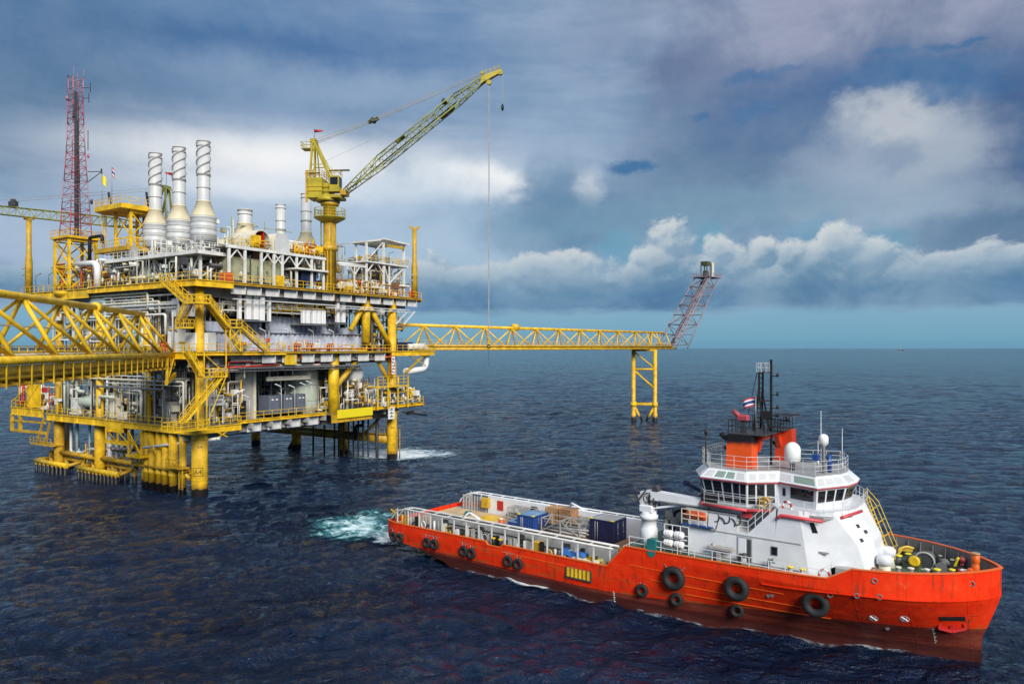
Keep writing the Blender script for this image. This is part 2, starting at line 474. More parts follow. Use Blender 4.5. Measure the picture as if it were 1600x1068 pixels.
class MB:
    def __init__(s):
        s.v = []; s.f = []; s.sm = []

    def add(s, vs, fs, smooth=False):
        n = len(s.v)
        s.v += [tuple(p) for p in vs]
        s.f += [tuple(i + n for i in f) for f in fs]
        s.sm += [smooth] * len(fs)
        return s

    def box(s, x0, x1, y0, y1, z0, z1):
        vs = [(x, y, z) for z in (z0, z1) for y in (y0, y1) for x in (x0, x1)]
        return s.add(vs, [(0, 2, 3, 1), (4, 5, 7, 6), (0, 1, 5, 4), (2, 6, 7, 3), (0, 4, 6, 2), (1, 3, 7, 5)])

    def bevel_box(s, x0, x1, y0, y1, z0, z1, b=0.05):
        """box with chamfered vertical and top edges"""
        def ring(d, z): return [(x0 + d, y0 + b + 0, z), (x0 + b + 0, y0 + d, z), (x1 - b, y0 + d, z), (x1 - d, y0 + b, z), (x1 - d, y1 - b, z), (x1 - b, y1 - d, z), (x0 + b, y1 - d, z), (x0 + d, y1 - b, z)]
        r = [ring(0, z0), ring(0, z1 - b), [(min(max(x, x0 + b), x1 - b), min(max(y, y0 + b), y1 - b), z1) for x, y, z in ring(0, z1)]]
        vs = sum(r, [])
        fs = [tuple(range(7, -1, -1)), tuple(range(16, 24))]
        for k in range(2):
            for i in range(8):
                j = (i + 1) % 8
                fs.append((k * 8 + i, k * 8 + j, k * 8 + 8 + j, k * 8 + 8 + i))
        return s.add(vs, fs)

    def tube(s, p, q, r, n=6, r2=None, cap=True):
        p, q = Vector(p), Vector(q)
        d = q - p
        if d.length < 1e-6:
            return s
        r2 = r if r2 is None else r2
        d.normalize()
        a = Vector((0, 0, 1)) if abs(d.z) < 0.9 else Vector((1, 0, 0))
        x = d.cross(a).normalized(); y = d.cross(x)
        vs = []
        for c, rr in ((p, r), (q, r2)):
            for i in range(n):
                t = 2 * math.pi * i / n
                vs.append(c + x * (rr * math.cos(t)) + y * (rr * math.sin(t)))
        fs = [(i, (i + 1) % n, n + (i + 1) % n, n + i) for i in range(n)]
        s.add(vs, fs, n > 5)
        if cap:
            k = len(s.v) - 2 * n
            s.f += [tuple(k + i for i in range(n - 1, -1, -1)), tuple(k + n + i for i in range(n))]
            s.sm += [False, False]
        return s

    def bar(s, p, q, w, h=None, up=(0, 0, 1)):
        h = w if h is None else h
        p, q = Vector(p), Vector(q)
        d = (q - p)
        if d.length < 1e-6:
            return s
        d.normalize()
        u = Vector(up)
        if abs(d.dot(u)) > 0.98:
            u = Vector((1, 0, 0))
        x = d.cross(u).normalized(); y = x.cross(d)
        vs = [c + x * (sx * w / 2) + y * (sy * h / 2) for c in (p, q) for sx, sy in ((-1, -1), (1, -1), (1, 1), (-1, 1))]
        return s.add(vs, [(3, 2, 1, 0), (4, 5, 6, 7), (0, 1, 5, 4), (1, 2, 6, 5), (2, 3, 7, 6), (3, 0, 4, 7)])

    def pipe(s, pts, r, n=8, bend=None):
        """tube along a polyline with rounded elbows"""
        P = [Vector(p) for p in pts]
        bend = r * 2.2 if bend is None else bend
        path = [P[0]]
        for i in range(1, len(P) - 1):
            a = (P[i - 1] - P[i]); b = (P[i + 1] - P[i])
            la, lb = a.length, b.length
            a.normalize(); b.normalize()
            d = min(bend, la * 0.45, lb * 0.45)
            p0, p1 = P[i] + a * d, P[i] + b * d
            for k in range(5):
                t = k / 4
                path.append(p0 * (1 - t) ** 2 + P[i] * (2 * t * (1 - t)) + p1 * t ** 2)
        path.append(P[-1])
        d = (path[1] - path[0]).normalized()
        a = Vector((0, 0, 1)) if abs(d.z) < 0.9 else Vector((1, 0, 0))
        x = d.cross(a).normalized()
        vs = []
        for i, c in enumerate(path):
            if 0 < i < len(path) - 1:
                d = (path[i + 1] - path[i - 1]).normalized()
            elif i:
                d = (path[i] - path[i - 1]).normalized()
            x = (x - d * x.dot(d)).normalized()
            y = d.cross(x)
            for k in range(n):
                t = 2 * math.pi * k / n
                vs.append(c + x * (r * math.cos(t)) + y * (r * math.sin(t)))
        m = len(path)
        fs = [(i * n + k, i * n + (k + 1) % n, (i + 1) * n + (k + 1) % n, (i + 1) * n + k) for i in range(m - 1) for k in range(n)]
        s.add(vs, fs, True)
        k = len(s.v) - m * n
        s.f += [tuple(k + i for i in range(n - 1, -1, -1)), tuple(k + (m - 1) * n + i for i in range(n))]
        s.sm += [False, False]
        return s

    def lathe(s, prof, c, n=20, axis='z', smooth=True, caps=True):
        """prof: (radius, distance along the axis)"""
        vs = []
        for r, h in prof:
            for i in range(n):
                t = 2 * math.pi * i / n
                a, b = r * math.cos(t), r * math.sin(t)
                p = (a, b, h) if axis == 'z' else ((h, a, b) if axis == 'x' else (b, h, a))
                vs.append((c[0] + p[0], c[1] + p[1], c[2] + p[2]))
        m = len(prof)
        fs = [(i * n + k, i * n + (k + 1) % n, (i + 1) * n + (k + 1) % n, (i + 1) * n + k) for i in range(m - 1) for k in range(n)]
        s.add(vs, fs, smooth)
        if caps:
            k = len(s.v) - m * n
            s.f += [tuple(k + i for i in range(n - 1, -1, -1)), tuple(k + (m - 1) * n + i for i in range(n))]
            s.sm += [False, False]
        return s

    def vessel(s, c, r, L, axis='x', n=18):
        """pressure vessel with domed ends, centred on c"""
        h = L / 2
        prof = []
        for k in range(6):
            t = k / 5 * math.pi / 2
            prof.append((max(0.01, r * math.sin(t)), -h - r * 0.6 * math.cos(t)))
        for k in range(5, -1, -1):
            t = k / 5 * math.pi / 2
            prof.append((max(0.01, r * math.sin(t)), h + r * 0.6 * math.cos(t)))
        return s.lathe(prof, c, n, axis)

    def torus(s, c, axis, R_, r, n=20, m=8):
        d = Vector(axis).normalized()
        a = Vector((0, 0, 1)) if abs(d.z) < 0.9 else Vector((1, 0, 0))
        x = d.cross(a).normalized(); y = d.cross(x)
        c = Vector(c)
        vs = []
        for i in range(n):
            t = 2 * math.pi * i / n
            e = x * math.cos(t) + y * math.sin(t)
            for k in range(m):
                f = 2 * math.pi * k / m
                vs.append(c + e * (R_ + r * math.cos(f)) + d * (r * math.sin(f)))
        fs = [(i * m + k, ((i + 1) % n) * m + k, ((i + 1) % n) * m + (k + 1) % m, i * m + (k + 1) % m) for i in range(n) for k in range(m)]
        return s.add(vs, fs, True)

    def prism(s, poly, z0, z1):
        n = len(poly)
        zb = z0 if callable(z0) else (lambda x, y: z0)
        zt = z1 if callable(z1) else (lambda x, y: z1)
        vs = [(x, y, zb(x, y)) for x, y in poly] + [(x, y, zt(x, y)) for x, y in poly]
        fs = [tuple(range(n - 1, -1, -1)), tuple(range(n, 2 * n))]
        fs += [(i, (i + 1) % n, n + (i + 1) % n, n + i) for i in range(n)]
        return s.add(vs, fs)

    def loft(s, rings, closed=True, caps=True, smooth=False):
        n = len(rings[0])
        vs = sum([list(r) for r in rings], [])
        fs = []
        for i in range(len(rings) - 1):
            for k in range(n if closed else n - 1):
                fs.append((i * n + k, i * n + (k + 1) % n, (i + 1) * n + (k + 1) % n, (i + 1) * n + k))
        s.add(vs, fs, smooth)
        if caps:
            b = len(s.v) - len(vs)
            s.f += [tuple(b + i for i in range(n - 1, -1, -1)), tuple(b + (len(rings) - 1) * n + i for i in range(n))]
            s.sm += [False, False]
        return s

    def rail(s, pts, h=1.1, step=1.6, r=0.04, mids=1, closed=False):
        """handrail with posts along a polyline"""
        P = [Vector(p) for p in pts]
        if closed:
            P.append(P[0])
        up = Vector((0, 0, 1))
        for i in range(len(P) - 1):
            a, b = P[i], P[i + 1]
            L = (b - a).length
            k = max(1, round(L / step))
            for j in range(k + (1 if i == len(P) - 2 and not closed else 0)):
                q = a + (b - a) * (j / k)
                s.bar(q, q + up * h, r * 1.6)
            for m in range(mids + 1):
                z = up * (h * (1 - m / (mids + 1)))
                s.bar(a + z, b + z, r * 1.6)
        return s

    def grille(s, a, b, n, w, h, d):
        for i in range(n):
            p = Vector(a) + (Vector(b) - Vector(a)) * (i / max(1, n - 1))
            s.box(p.x - w / 2, p.x + w / 2, p.y - d / 2, p.y + d / 2, p.z, p.z + h)
        return s


class Fr:
    """local frame: origin, heading, unit size and height of its zero level"""
    def __init__(s, ox, oy, deg, k=1.0, z0=0.0):
        s.ox, s.oy, s.a, s.k, s.z0 = ox, oy, R(deg), k, z0
        s.c, s.s = math.cos(s.a), math.sin(s.a)

    def w(s, p):
        x, y = p[0] * s.k, p[1] * s.k
        return (s.ox + x * s.c - y * s.s, s.oy + x * s.s + y * s.c, s.z0 + p[2] * s.k)


FW = Fr(0, 0, 0)
FP = Fr(-46.3, 108.6, 57.25)                       # platform: x along its right face, y along its left face
FS = Fr(-9.94, 84.69, -38.0, 0.967, 0.726)                      # ship: x forward from the stern, y to port (away)
FA = Fr(-50.4, 108.8, -78.97)                      # access bridge, x away from the platform
FB = Fr(-22.4, 150.0, 49.3)                        # flare bridge, x away from the platform
_c = FP.w((26.0, 0.3, 0))
FC = Fr(_c[0], _c[1], -4.0)                        # large crane, x along the boom
_c = FP.w((10.0, 26.3, 0))
FD = Fr(_c[0], _c[1], 172.6)                       # stowed crane, x along the boom


def _obj(name, mb, mat, base, parent, k=1.0):
    me = bpy.data.meshes.new(name)
    bx, by, bz = base
    me.from_pydata([((x - bx) * k, (y - by) * k, (z - bz) * k) for x, y, z in mb.v], [], mb.f)
    if any(mb.sm):
        me.polygons.foreach_set('use_smooth', mb.sm)
    if mat:
        me.materials.append(MATS[mat] if isinstance(mat, str) else mat)
    me.update()
    o = bpy.data.objects.new(name, me)
    COL.objects.link(o)
    if parent is not None:
        o.parent = parent
    return o


class Thing:
    def __init__(s, name, label, cat, base, fr, group=None, rot=0.0):
        s.base, s.fr = tuple(base), fr
        s.o = bpy.data.objects.new(name, None)
        s.o.empty_display_size = 0.3
        COL.objects.link(s.o)
        s.o.location = fr.w(base)
        s.o.rotation_euler = (0, 0, fr.a + rot)
        s.o['label'] = label
        s.o['category'] = cat
        if group:
            s.o['group'] = group

    def part(s, name, mb, mat, parent=None, label=None, stuff=False):
        o = _obj(name, mb, mat, s.base, parent or s.o, s.fr.k)
        if label:
            o['label'] = label
        if stuff:
            o['kind'] = 'stuff'
        return o

    def dup(s, base, label, group=None, rot=0.0):
        t = Thing.__new__(Thing)
        t.base, t.fr = tuple(base), s.fr

        def cp(o, parent):
            c = o.copy()
            COL.objects.link(c)
            c.parent = parent
            for ch in list(o.children):
                cp(ch, c)
            return c
        t.o = cp(s.o, None)
        t.o.location = s.fr.w(base)
        t.o.rotation_euler = (0, 0, s.fr.a + rot)
        t.o['label'] = label
        if group:
            t.o['group'] = group
        return t


def single(name, label, cat, mb, mat, base, fr, group=None, kind=None):
    o = _obj(name, mb, mat, base, None, fr.k)
    o.location = fr.w(base)
    o.rotation_euler = (0, 0, fr.a)
    o['label'] = label
    if cat:
        o['category'] = cat
    if group:
        o['group'] = group
    if kind:
        o['kind'] = kind
    return o


def dup_single(o, fr, base, label, rot=0.0):
    c = o.copy()
    COL.objects.link(c)
    c.location = fr.w(base)
    c.rotation_euler = (0, 0, fr.a + rot)
    c['label'] = label
    return c


def lattice(mb, p0, p1, w0, h0, w1, h1, n, rc, rb, side, sides=6):
    """four-chord lattice beam from p0 to p1; side = horizontal cross direction"""
    p0, p1, side = Vector(p0), Vector(p1), Vector(side).normalized()
    d = (p1 - p0).normalized()
    up = side.cross(d).normalized()
    if up.z < 0:
        up = -up
    rings = []
    for i in range(n + 1):
        t = i / n
        c = p0 + (p1 - p0) * t
        w, h = w0 + (w1 - w0) * t, h0 + (h1 - h0) * t
        rings.append([c + side * (sx * w / 2) + up * (sy * h / 2) for sx, sy in ((-1, -1), (1, -1), (1, 1), (-1, 1))])
    for k in range(4):
        mb.tube(rings[0][k], rings[-1][k], rc, sides)
    for i in range(n):
        for k in range(4):
            a, b = (k, (k + 1) % 4) if (i + k) % 2 == 0 else ((k + 1) % 4, k)
            mb.tube(rings[i][a], rings[i + 1][b], rb, 4, cap=False)
    for i in range(n + 1):
        for k in range(4):
            mb.tube(rings[i][k], rings[i][(k + 1) % 4], rb, 4, cap=False)
    return rings


def text_mb(s, size, fn):
    """lettering as a thin mesh; fn maps flat (x, y) centred text coordinates to a point"""
    cu = bpy.data.curves.new('t', 'FONT')
    cu.body = s
    cu.size = size
    cu.align_x = 'CENTER'
    cu.align_y = 'CENTER'
    o = bpy.data.objects.new('t', cu)
    COL.objects.link(o)
    bpy.context.view_layer.update()
    me = bpy.data.meshes.new_from_object(o)
    mb = MB()
    mb.add([fn(v.co.x, v.co.y) for v in me.vertices], [tuple(p.vertices) for p in me.polygons])
    bpy.data.objects.remove(o)
    bpy.data.curves.remove(cu)
    bpy.data.meshes.remove(me)
    return mb


def corrugated(mb, a, b, z0, z1, pitch=1.0, depth=0.22, nrm=(0, -1)):
    """trapezoid-ribbed sheet from a to b (horizontal points)"""
    ax, ay = a; bx, by = b
    L = math.hypot(bx - ax, by - ay)
    n = max(1, round(L / pitch))
    pts = []
    for i in range(n):
        for t, o in ((0.0, 0), (0.42, 0), (0.5, 1), (0.92, 1)):
            f = (i + t) / n
            pts.append((ax + (bx - ax) * f + nrm[0] * depth * o, ay + (by - ay) * f + nrm[1] * depth * o))
    pts.append((bx, by))
    m = len(pts)
    mb.add([(x, y, z0) for x, y in pts] + [(x, y, z1) for x, y in pts], [(i, i + 1, m + i + 1, m + i) for i in range(m - 1)])
    return mb


# ================================================================== the sea
RNG = np.random.RandomState(3)
WAVES = []
for lam in np.geomspace(1.3, 30, 50):
    for _ in range(2):
        th = RNG.normal(0.15, 0.62) - math.pi / 2           # mostly towards and across the view
        WAVES.append((2 * math.pi / lam, th, 0.0088 * lam ** 0.85 * math.exp(-lam / 11.0) * RNG.uniform(0.5, 1.3), RNG.uniform(0, 6.283), lam))


def wave_z(X, Y, cell=0.0):
    Z = np.zeros_like(X)
    for k, th, a, ph, lam in WAVES:
        fade = np.clip((lam / np.maximum(cell, 1e-3) - 2.2) / 2.0, 0, 1) if not np.isscalar(cell) else 1.0
        Z += fade * a * np.sin(k * (X * math.cos(th) + Y * math.sin(th)) + ph + 0.35 * np.sin(0.031 * X + ph) + 0.35 * np.sin(0.027 * Y + 2 * ph))
    # crests sharpened a little, gusts vary the height from place to place
    gust = 0.8 + 0.35 * np.sin(0.021 * X + 0.013 * Y + 1.0) * np.sin(0.017 * Y - 0.009 * X + 0.6)
    Z = Z * gust
    return Z + 0.10 * np.maximum(Z, 0) ** 2


def sea_material():
    m = bpy.data.materials.new('sea_water')
    m.use_nodes = True
    nt = m.node_tree
    g = NG(nt)
    b = nt.nodes['Principled BSDF']
    geo = g.n('ShaderNodeNewGeometry')
    pos = geo.outputs['Position']
    mp = g.n('ShaderNodeMapping')
    nt.links.new(pos, mp.inputs[0])
    mp.inputs['Scale'].default_value = (0.75, 1.0, 1.0)
    n1 = g.noise(mp.outputs[0], 0.85, 4, 0.62, 1.0)
    n2 = g.noise(mp.outputs[0], 0.28, 3, 0.6, 0.8)
    n5 = g.noise(mp.outputs[0], 2.6, 3, 0.6, 0.6)
    n4 = g.noise(mp.outputs[0], 0.055, 5, 0.62, 0.6)
    n3 = g.noise(mp.outputs[0], 0.035, 4, 0.55)
    calm = g.ramp(n3, 0.32, 0.62, 0.65, 1.15)
    h = g.add(g.mul(g.add(g.add(g.mul(n1, 0.95), g.mul(n5, 0.22)), g.mul(n2, 1.15)), calm), g.mul(n4, 3.6))
    bp = g.n('ShaderNodeBump')
    bp.inputs['Strength'].default_value = 1.0
    bp.inputs['Distance'].default_value = 1.15
    nt.links.new(h, bp.inputs['Height'])
    nt.links.new(bp.outputs[0], b.inputs['Normal'])
    c = g.mix(g.ramp(n3, 0.35, 0.65), (0.003, 0.009, 0.028), (0.008, 0.023, 0.060))
    nt.links.new(c, b.inputs['Base Color'])
    b.inputs['Roughness'].default_value = 0.05
    b.inputs['IOR'].default_value = 1.22
    b.inputs['Specular IOR Level'].default_value = 0.5
    MATS['sea_water'] = m


sea_material()


def build_sea():
    rad = np.concatenate([np.geomspace(4, 34, 36)[:-1], np.geomspace(34, 1600, 740)[:-1], np.geomspace(1600, 40000, 60)])
    front = np.linspace(-46, 46, 640)
    back = np.linspace(46, 314, 90)[1:-1]
    ang = np.radians(np.concatenate([front, back]))
    A, RR = np.meshgrid(ang, rad)
    X, Y = RR * np.sin(A), RR * np.cos(A)
    dr = np.gradient(rad)[:, None] * np.ones_like(A)
    dth = np.where(np.abs(A) < R(46.01), R(92 / 640), R(3)) * RR
    cell = np.maximum(dr, dth)
    Z = wave_z(X, Y, cell)
    Z *= np.clip((5000 - RR) / 3500, 0, 1)
    nr, na = A.shape
    idx = np.arange(nr * na).reshape(nr, na)
    q = np.stack([idx[:-1, :], np.roll(idx, -1, 1)[:-1, :], np.roll(idx, -1, 1)[1:, :], idx[1:, :]], -1).reshape(-1, 4)
    me = bpy.data.meshes.new('sea')
    me.vertices.add(nr * na)
    me.vertices.foreach_set('co', np.stack([X, Y, Z], -1).astype(np.float32).ravel())
    me.loops.add(q.size)
    me.loops.foreach_set('vertex_index', q.astype(np.int32).ravel())
    me.polygons.add(len(q))
    me.polygons.foreach_set('loop_start', np.arange(0, q.size, 4, dtype=np.int32))
    me.polygons.foreach_set('use_smooth', np.ones(len(q), dtype=bool))
    me.update(calc_edges=True)
    me.validate()
    if me.polygons[1000].normal.z < 0:
        me.flip_normals()
    me.materials.append(MATS['sea_water'])
    o = bpy.data.objects.new('sea', me)
    COL.objects.link(o)
    o['kind'] = 'structure'
    o['label'] = 'dark blue choppy sea reaching to the horizon'


build_sea()


def foam_material(name, thr, col, col2, scale, k=1.0):
    m = bpy.data.materials.new(name)
    m.use_nodes = True
    nt = m.node_tree
    g = NG(nt)
    b = nt.nodes['Principled BSDF']
    tc = g.n('ShaderNodeTexCoord')
    s = g.n('ShaderNodeSeparateXYZ')
    nt.links.new(tc.outputs['Object'], s.inputs[0])
    at = g.n('ShaderNodeAttribute', attribute_name='edge')
    edge = at.outputs['Fac']
    n = g.noise(tc.outputs['Object'], scale, 8, 0.68, 1.2)
    n2 = g.noise(tc.outputs['Object'], scale * 0.3, 5, 0.6, 0.8)
    f = g.add(g.add(g.mul(n, 1.0), g.mul(n2, 0.5)), g.sub(g.mul(g.m('POWER', edge, 0.7), k), 0.15))
    al = g.ramp(f, thr, thr + 0.28)
    c = g.mix(g.ramp(f, thr + 0.15, thr + 0.42), col2, col)
    nt.links.new(c, b.inputs['Base Color'])
    nt.links.new(al, b.inputs['Alpha'])
    b.inputs['Roughness'].default_value = 0.6
    MATS[name] = m


def foam(name, label, c, lx, ly, ang, mat, n=90, lift=0.16, shape=None):
    """sheet of broken foam riding on the waves, c = centre, lx/ly half sizes"""
    u = np.linspace(-1, 1, n)
    U, V = np.meshgrid(u, u)
    ca, sa = math.cos(R(ang)), math.sin(R(ang))
    LX, LY = U * lx, V * ly
    X = c[0] + LX * ca - LY * sa
    Y = c[1] + LX * sa + LY * ca
    Z = wave_z(X, Y, np.hypot(X, Y) * 0.0058) + lift
    e = np.clip(1 - np.sqrt(U ** 2 + V ** 2), 0, 1) if shape is None else shape(U, V)
    idx = np.arange(n * n).reshape(n, n)
    q = np.stack([idx[:-1, :-1], idx[:-1, 1:], idx[1:, 1:], idx[1:, :-1]], -1).reshape(-1, 4)
    me = bpy.data.meshes.new(name)
    me.from_pydata([tuple(p) for p in np.stack([LX, LY, Z], -1).reshape(-1, 3)], [], [tuple(int(i) for i in f) for f in q])
    at = me.attributes.new('edge', 'FLOAT', 'POINT')
    at.data.foreach_set('value', e.ravel().astype(np.float32))
    me.polygons.foreach_set('use_smooth', [True] * len(q))
    me.materials.append(MATS[mat])
    o = bpy.data.objects.new(name, me)
    COL.objects.link(o)
    o.location = (c[0], c[1], 0)
    o.rotation_euler = (0, 0, R(ang))
    o['kind'] = 'stuff'
    o['label'] = label
    return o


foam_material('foam_white', 0.92, (0.82, 0.86, 0.88), (0.30, 0.42, 0.50), 0.55, 0.80)
foam_material('foam_wash', 0.82, (0.66, 0.84, 0.86), (0.03, 0.20, 0.24), 0.55, 0.60)
foam_material('foam_thin', 1.02, (0.62, 0.68, 0.74), (0.30, 0.36, 0.44), 0.7, 0.42)


def foam_path(name, label, pts, width, mat, n=7, lift=.12):
    """narrow ribbon of foam along a line of world points; width on the left of the direction of travel"""
    P = np.array(pts)
    d = np.gradient(P, axis=0)
    d /= np.linalg.norm(d, axis=1)[:, None]
    nrm = np.stack([-d[:, 1], d[:, 0]], -1)
    t = np.linspace(-.25, 1, n)
    X = P[:, 0][:, None] + nrm[:, 0][:, None] * t * width
    Y = P[:, 1][:, None] + nrm[:, 1][:, None] * t * width
    Z = wave_z(X, Y, np.hypot(X, Y) * 0.0058) + lift
    m = len(P)
    e = np.clip(1 - np.abs(t), 0, 1)[None, :] * np.minimum(1, np.minimum(np.arange(m), np.arange(m)[::-1]) / 6.0)[:, None]
    idx = np.arange(m * n).reshape(m, n)
    q = np.stack([idx[:-1, :-1], idx[:-1, 1:], idx[1:, 1:], idx[1:, :-1]], -1).reshape(-1, 4)
    me = bpy.data.meshes.new(name)
    me.from_pydata([(x - P[0, 0], y - P[0, 1], z) for x, y, z in np.stack([X, Y, Z], -1).reshape(-1, 3)], [], [tuple(int(i) for i in f) for f in q])
    at = me.attributes.new('edge', 'FLOAT', 'POINT')
    at.data.foreach_set('value', e.ravel().astype(np.float32))
    me.polygons.foreach_set('use_smooth', [True] * len(q))
    me.materials.append(MATS[mat])
    o = bpy.data.objects.new(name, me)
    COL.objects.link(o)
    o.location = (P[0, 0], P[0, 1], 0)
    o['kind'] = 'stuff'
    o['label'] = label
    return o


foam_material('foam_edge', 1.10, (0.72, 0.78, 0.82), (0.26, 0.32, 0.38), 0.9, 0.62)

# ================================================================== the production platform (frame FP: x = u, y = v)
ZL, ZM, ZT = 10.4, 21.4, 32.0
PT = Thing('production_platform', 'yellow offshore gas platform of three crowded decks standing in the sea', 'oil platform', (20, 20, 0), FP)
LEGV = (0.0, 13.5, 27.5, 41.0)
for lv in LEGV:
    for lu in (0.0, 42.0):
        far = lu > 1
        r = 1.15 if lu + lv < 1 else (.85 if not far else 1.0)
        rt = 0.85 if lu > 1 and lv < 1 else 0.62
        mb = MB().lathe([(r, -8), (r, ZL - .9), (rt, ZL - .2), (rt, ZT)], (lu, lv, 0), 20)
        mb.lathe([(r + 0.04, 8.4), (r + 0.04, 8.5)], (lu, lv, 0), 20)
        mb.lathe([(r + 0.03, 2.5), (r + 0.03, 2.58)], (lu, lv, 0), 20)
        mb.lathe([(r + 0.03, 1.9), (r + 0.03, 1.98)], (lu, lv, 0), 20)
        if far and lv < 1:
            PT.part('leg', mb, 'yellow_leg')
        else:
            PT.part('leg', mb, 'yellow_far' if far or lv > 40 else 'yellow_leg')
# intermediate column and V braces on the right face
PT.part('column', MB().tube((35, 0.2, 23.0), (35, 0.2, ZT), 0.8, 18), 'yellow')
PT.part('column', MB().tube((27.0, 0.4, ZL), (27.0, 0.4, ZM), 0.95, 18), 'yellow')
for a, b in (((34.7, 0, 30.6), (30.8, 0, 25.2)), ((35.2, 0, 30.6), (42, 0, 21.6))):
    PT.part('brace', MB().tube(a, b, 0.48, 14), 'yellow')
PT.part('brace', MB().tube((27.2, 0.4, 14.6), (33.0, 0.4, 19.8), 0.5, 14), 'yellow_dull')
PT.part('brace', MB().tube((42, 0.2, 14.5), (37.5, 0.2, 20.5), 0.4, 12), 'yellow_dull')
# jacket bracing above the water
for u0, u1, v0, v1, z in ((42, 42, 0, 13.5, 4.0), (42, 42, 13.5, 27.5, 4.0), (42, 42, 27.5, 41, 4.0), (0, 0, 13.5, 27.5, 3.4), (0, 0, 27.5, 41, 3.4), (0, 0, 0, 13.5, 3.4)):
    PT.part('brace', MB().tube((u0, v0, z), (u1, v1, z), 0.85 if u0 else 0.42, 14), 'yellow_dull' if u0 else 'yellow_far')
PT.part('walkway', MB().box(41.2, 42.8, 1.2, 40, 4.9, 5.0).rail([(41.2, 1.2, 5.0), (41.2, 40, 5.0)], 1.1, 1.5, 0.035), 'yellow_far')
for v, dv in ((27.5, 3.2), (13.5, -3.0)):
    PT.part('brace', MB().tube((42, v, 3.0), (42, v + dv, -1.2), 0.42, 12), 'yellow_far')
PT.part('brace', MB().tube((-0.6, 10.4, 7.4), (-0.8, 1.2, 2.6), 0.28, 10), 'yellow_dull')
PT.part('brace', MB().tube((0, 13.5, 3.5), (0, 20.5, 9.2), 0.3, 10), 'yellow_dull')
PT.part('brace', MB().tube((42, 1.0, 9.8), (42, 8.0, 4.2), 0.3, 10), 'yellow_dull')

# decks
DECK = {
    'lower_deck': (ZL, [(-1.6, -1.6), (6, -1.6), (6.2, -0.4), (24.5, -0.4), (24.6, -1.7), (49.5, -1.7), (49.5, 3), (44, 6), (44, 43), (2.7, 43), (2.7, 56), (-1.3, 56), (-1.3, 44), (-1.6, 42)]),
    'middle_deck': (ZM, [(-1.6, -1.6), (53, -1.6), (53, 3.2), (44, 3.4), (44, 43), (-1.6, 43)]),
    'top_deck': (ZT, [(-1.6, -1.6), (49, -1.6), (49, 5), (44, 8), (44, 43), (4, 43), (4, 51), (-1.8, 51), (-1.8, 43)]),
}
for nm, (z, poly) in DECK.items():
    d = PT.part(nm, MB().prism(poly, z - 0.28, z - 0.02), 'deck_plate')
    bm_ = MB()
    for k in range(12):
        v = 1.5 + k * 3.6
        bm_.box(-1.2, 43.5, v - 0.16, v + 0.16, z - 1.35, z - 0.29)
    for k in range(12):
        u = 1.0 + k * 3.8
        bm_.box(u - 0.16, u + 0.16, -1.0, 42.5, z - 1.1, z - 0.30)
    PT.part('deck_beams', bm_, 'wall_grey', parent=d)


def edge(a, b, z, h, mat='yellow', t=0.3, rail=True, parent=None, lip=True):
    """fascia beam with flanges along a deck edge and the handrail above it"""
    mb = MB()
    ax, ay = a; bx, by = b
    d = Vector((bx - ax, by - ay, 0)).normalized()
    nx, ny = d.y, -d.x
    z0 = z - h
    mb.bar((ax, ay, (z + z0) / 2), (bx, by, (z + z0) / 2), t * 0.5, h)
    if lip:
        for zz in (z - 0.06, z0 + 0.06):
            mb.bar((ax + nx * .1, ay + ny * .1, zz), (bx + nx * .1, by + ny * .1, zz), t, 0.12)
        L = math.hypot(bx - ax, by - ay)
        for k in range(1, int(L / 2.6)):
            p = Vector((ax, ay, 0)) + d * (k * 2.6)
            mb.bar((p.x + nx * .12, p.y + ny * .12, z - .12), (p.x + nx * .12, p.y + ny * .12, z0 + .12), 0.1, 0.1)
    e = PT.part('edge_beam', mb, mat)
    if rail:
        PT.part('handrail', MB().rail([(ax, ay, z), (bx, by, z)], 1.15, 1.7, 0.045), 'yellow', parent=e)
    return e


# lower deck edges
edge((-1.6, -1.6), (6, -1.6), ZL, 1.0, 'yellow')
edge((6.2, -0.45), (24.4, -0.45), ZL + 0.3, 0.5, 'yellow')
edge((24.5, -1.7), (34.6, -1.7), ZL + 0.1, 1.7, 'yellow_dull', rail=False)
edge((34.6, -1.75), (49.5, -1.75), ZL + 0.6, 0.6, 'yellow')
edge((-1.6, 42), (-1.6, 22.5), ZL, 1.2, 'yellow')
edge((-1.62, 22.5), (-1.62, 17.5), ZL - 0.05, 1.9, 'yellow')
edge((-1.6, 17.5), (-1.6, -1.6), ZL - 0.15, 1.0, 'yellow')
edge((-1.32, 56), (-1.32, 44), ZL + 0.6, 1.5, 'yellow')
edge((2.7, 56), (-1.3, 56), ZL + 0.6, 1.5, 'yellow')
PT.part('fascia_panel', MB().bevel_box(25.6, 34.4, -2.15, -1.95, 9.5, 11.0, 0.05), 'yellow_clean', label='freshly painted bright yellow panel')
# middle deck edges
edge((-1.6, -1.62), (14.5, -1.62), ZM, 0.55, 'yellow')
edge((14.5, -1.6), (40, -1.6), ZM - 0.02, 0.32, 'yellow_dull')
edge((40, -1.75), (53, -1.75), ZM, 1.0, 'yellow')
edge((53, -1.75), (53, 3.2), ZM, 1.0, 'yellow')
edge((-1.62, 43), (-1.62, -1.6), ZM, 1.1, 'yellow')
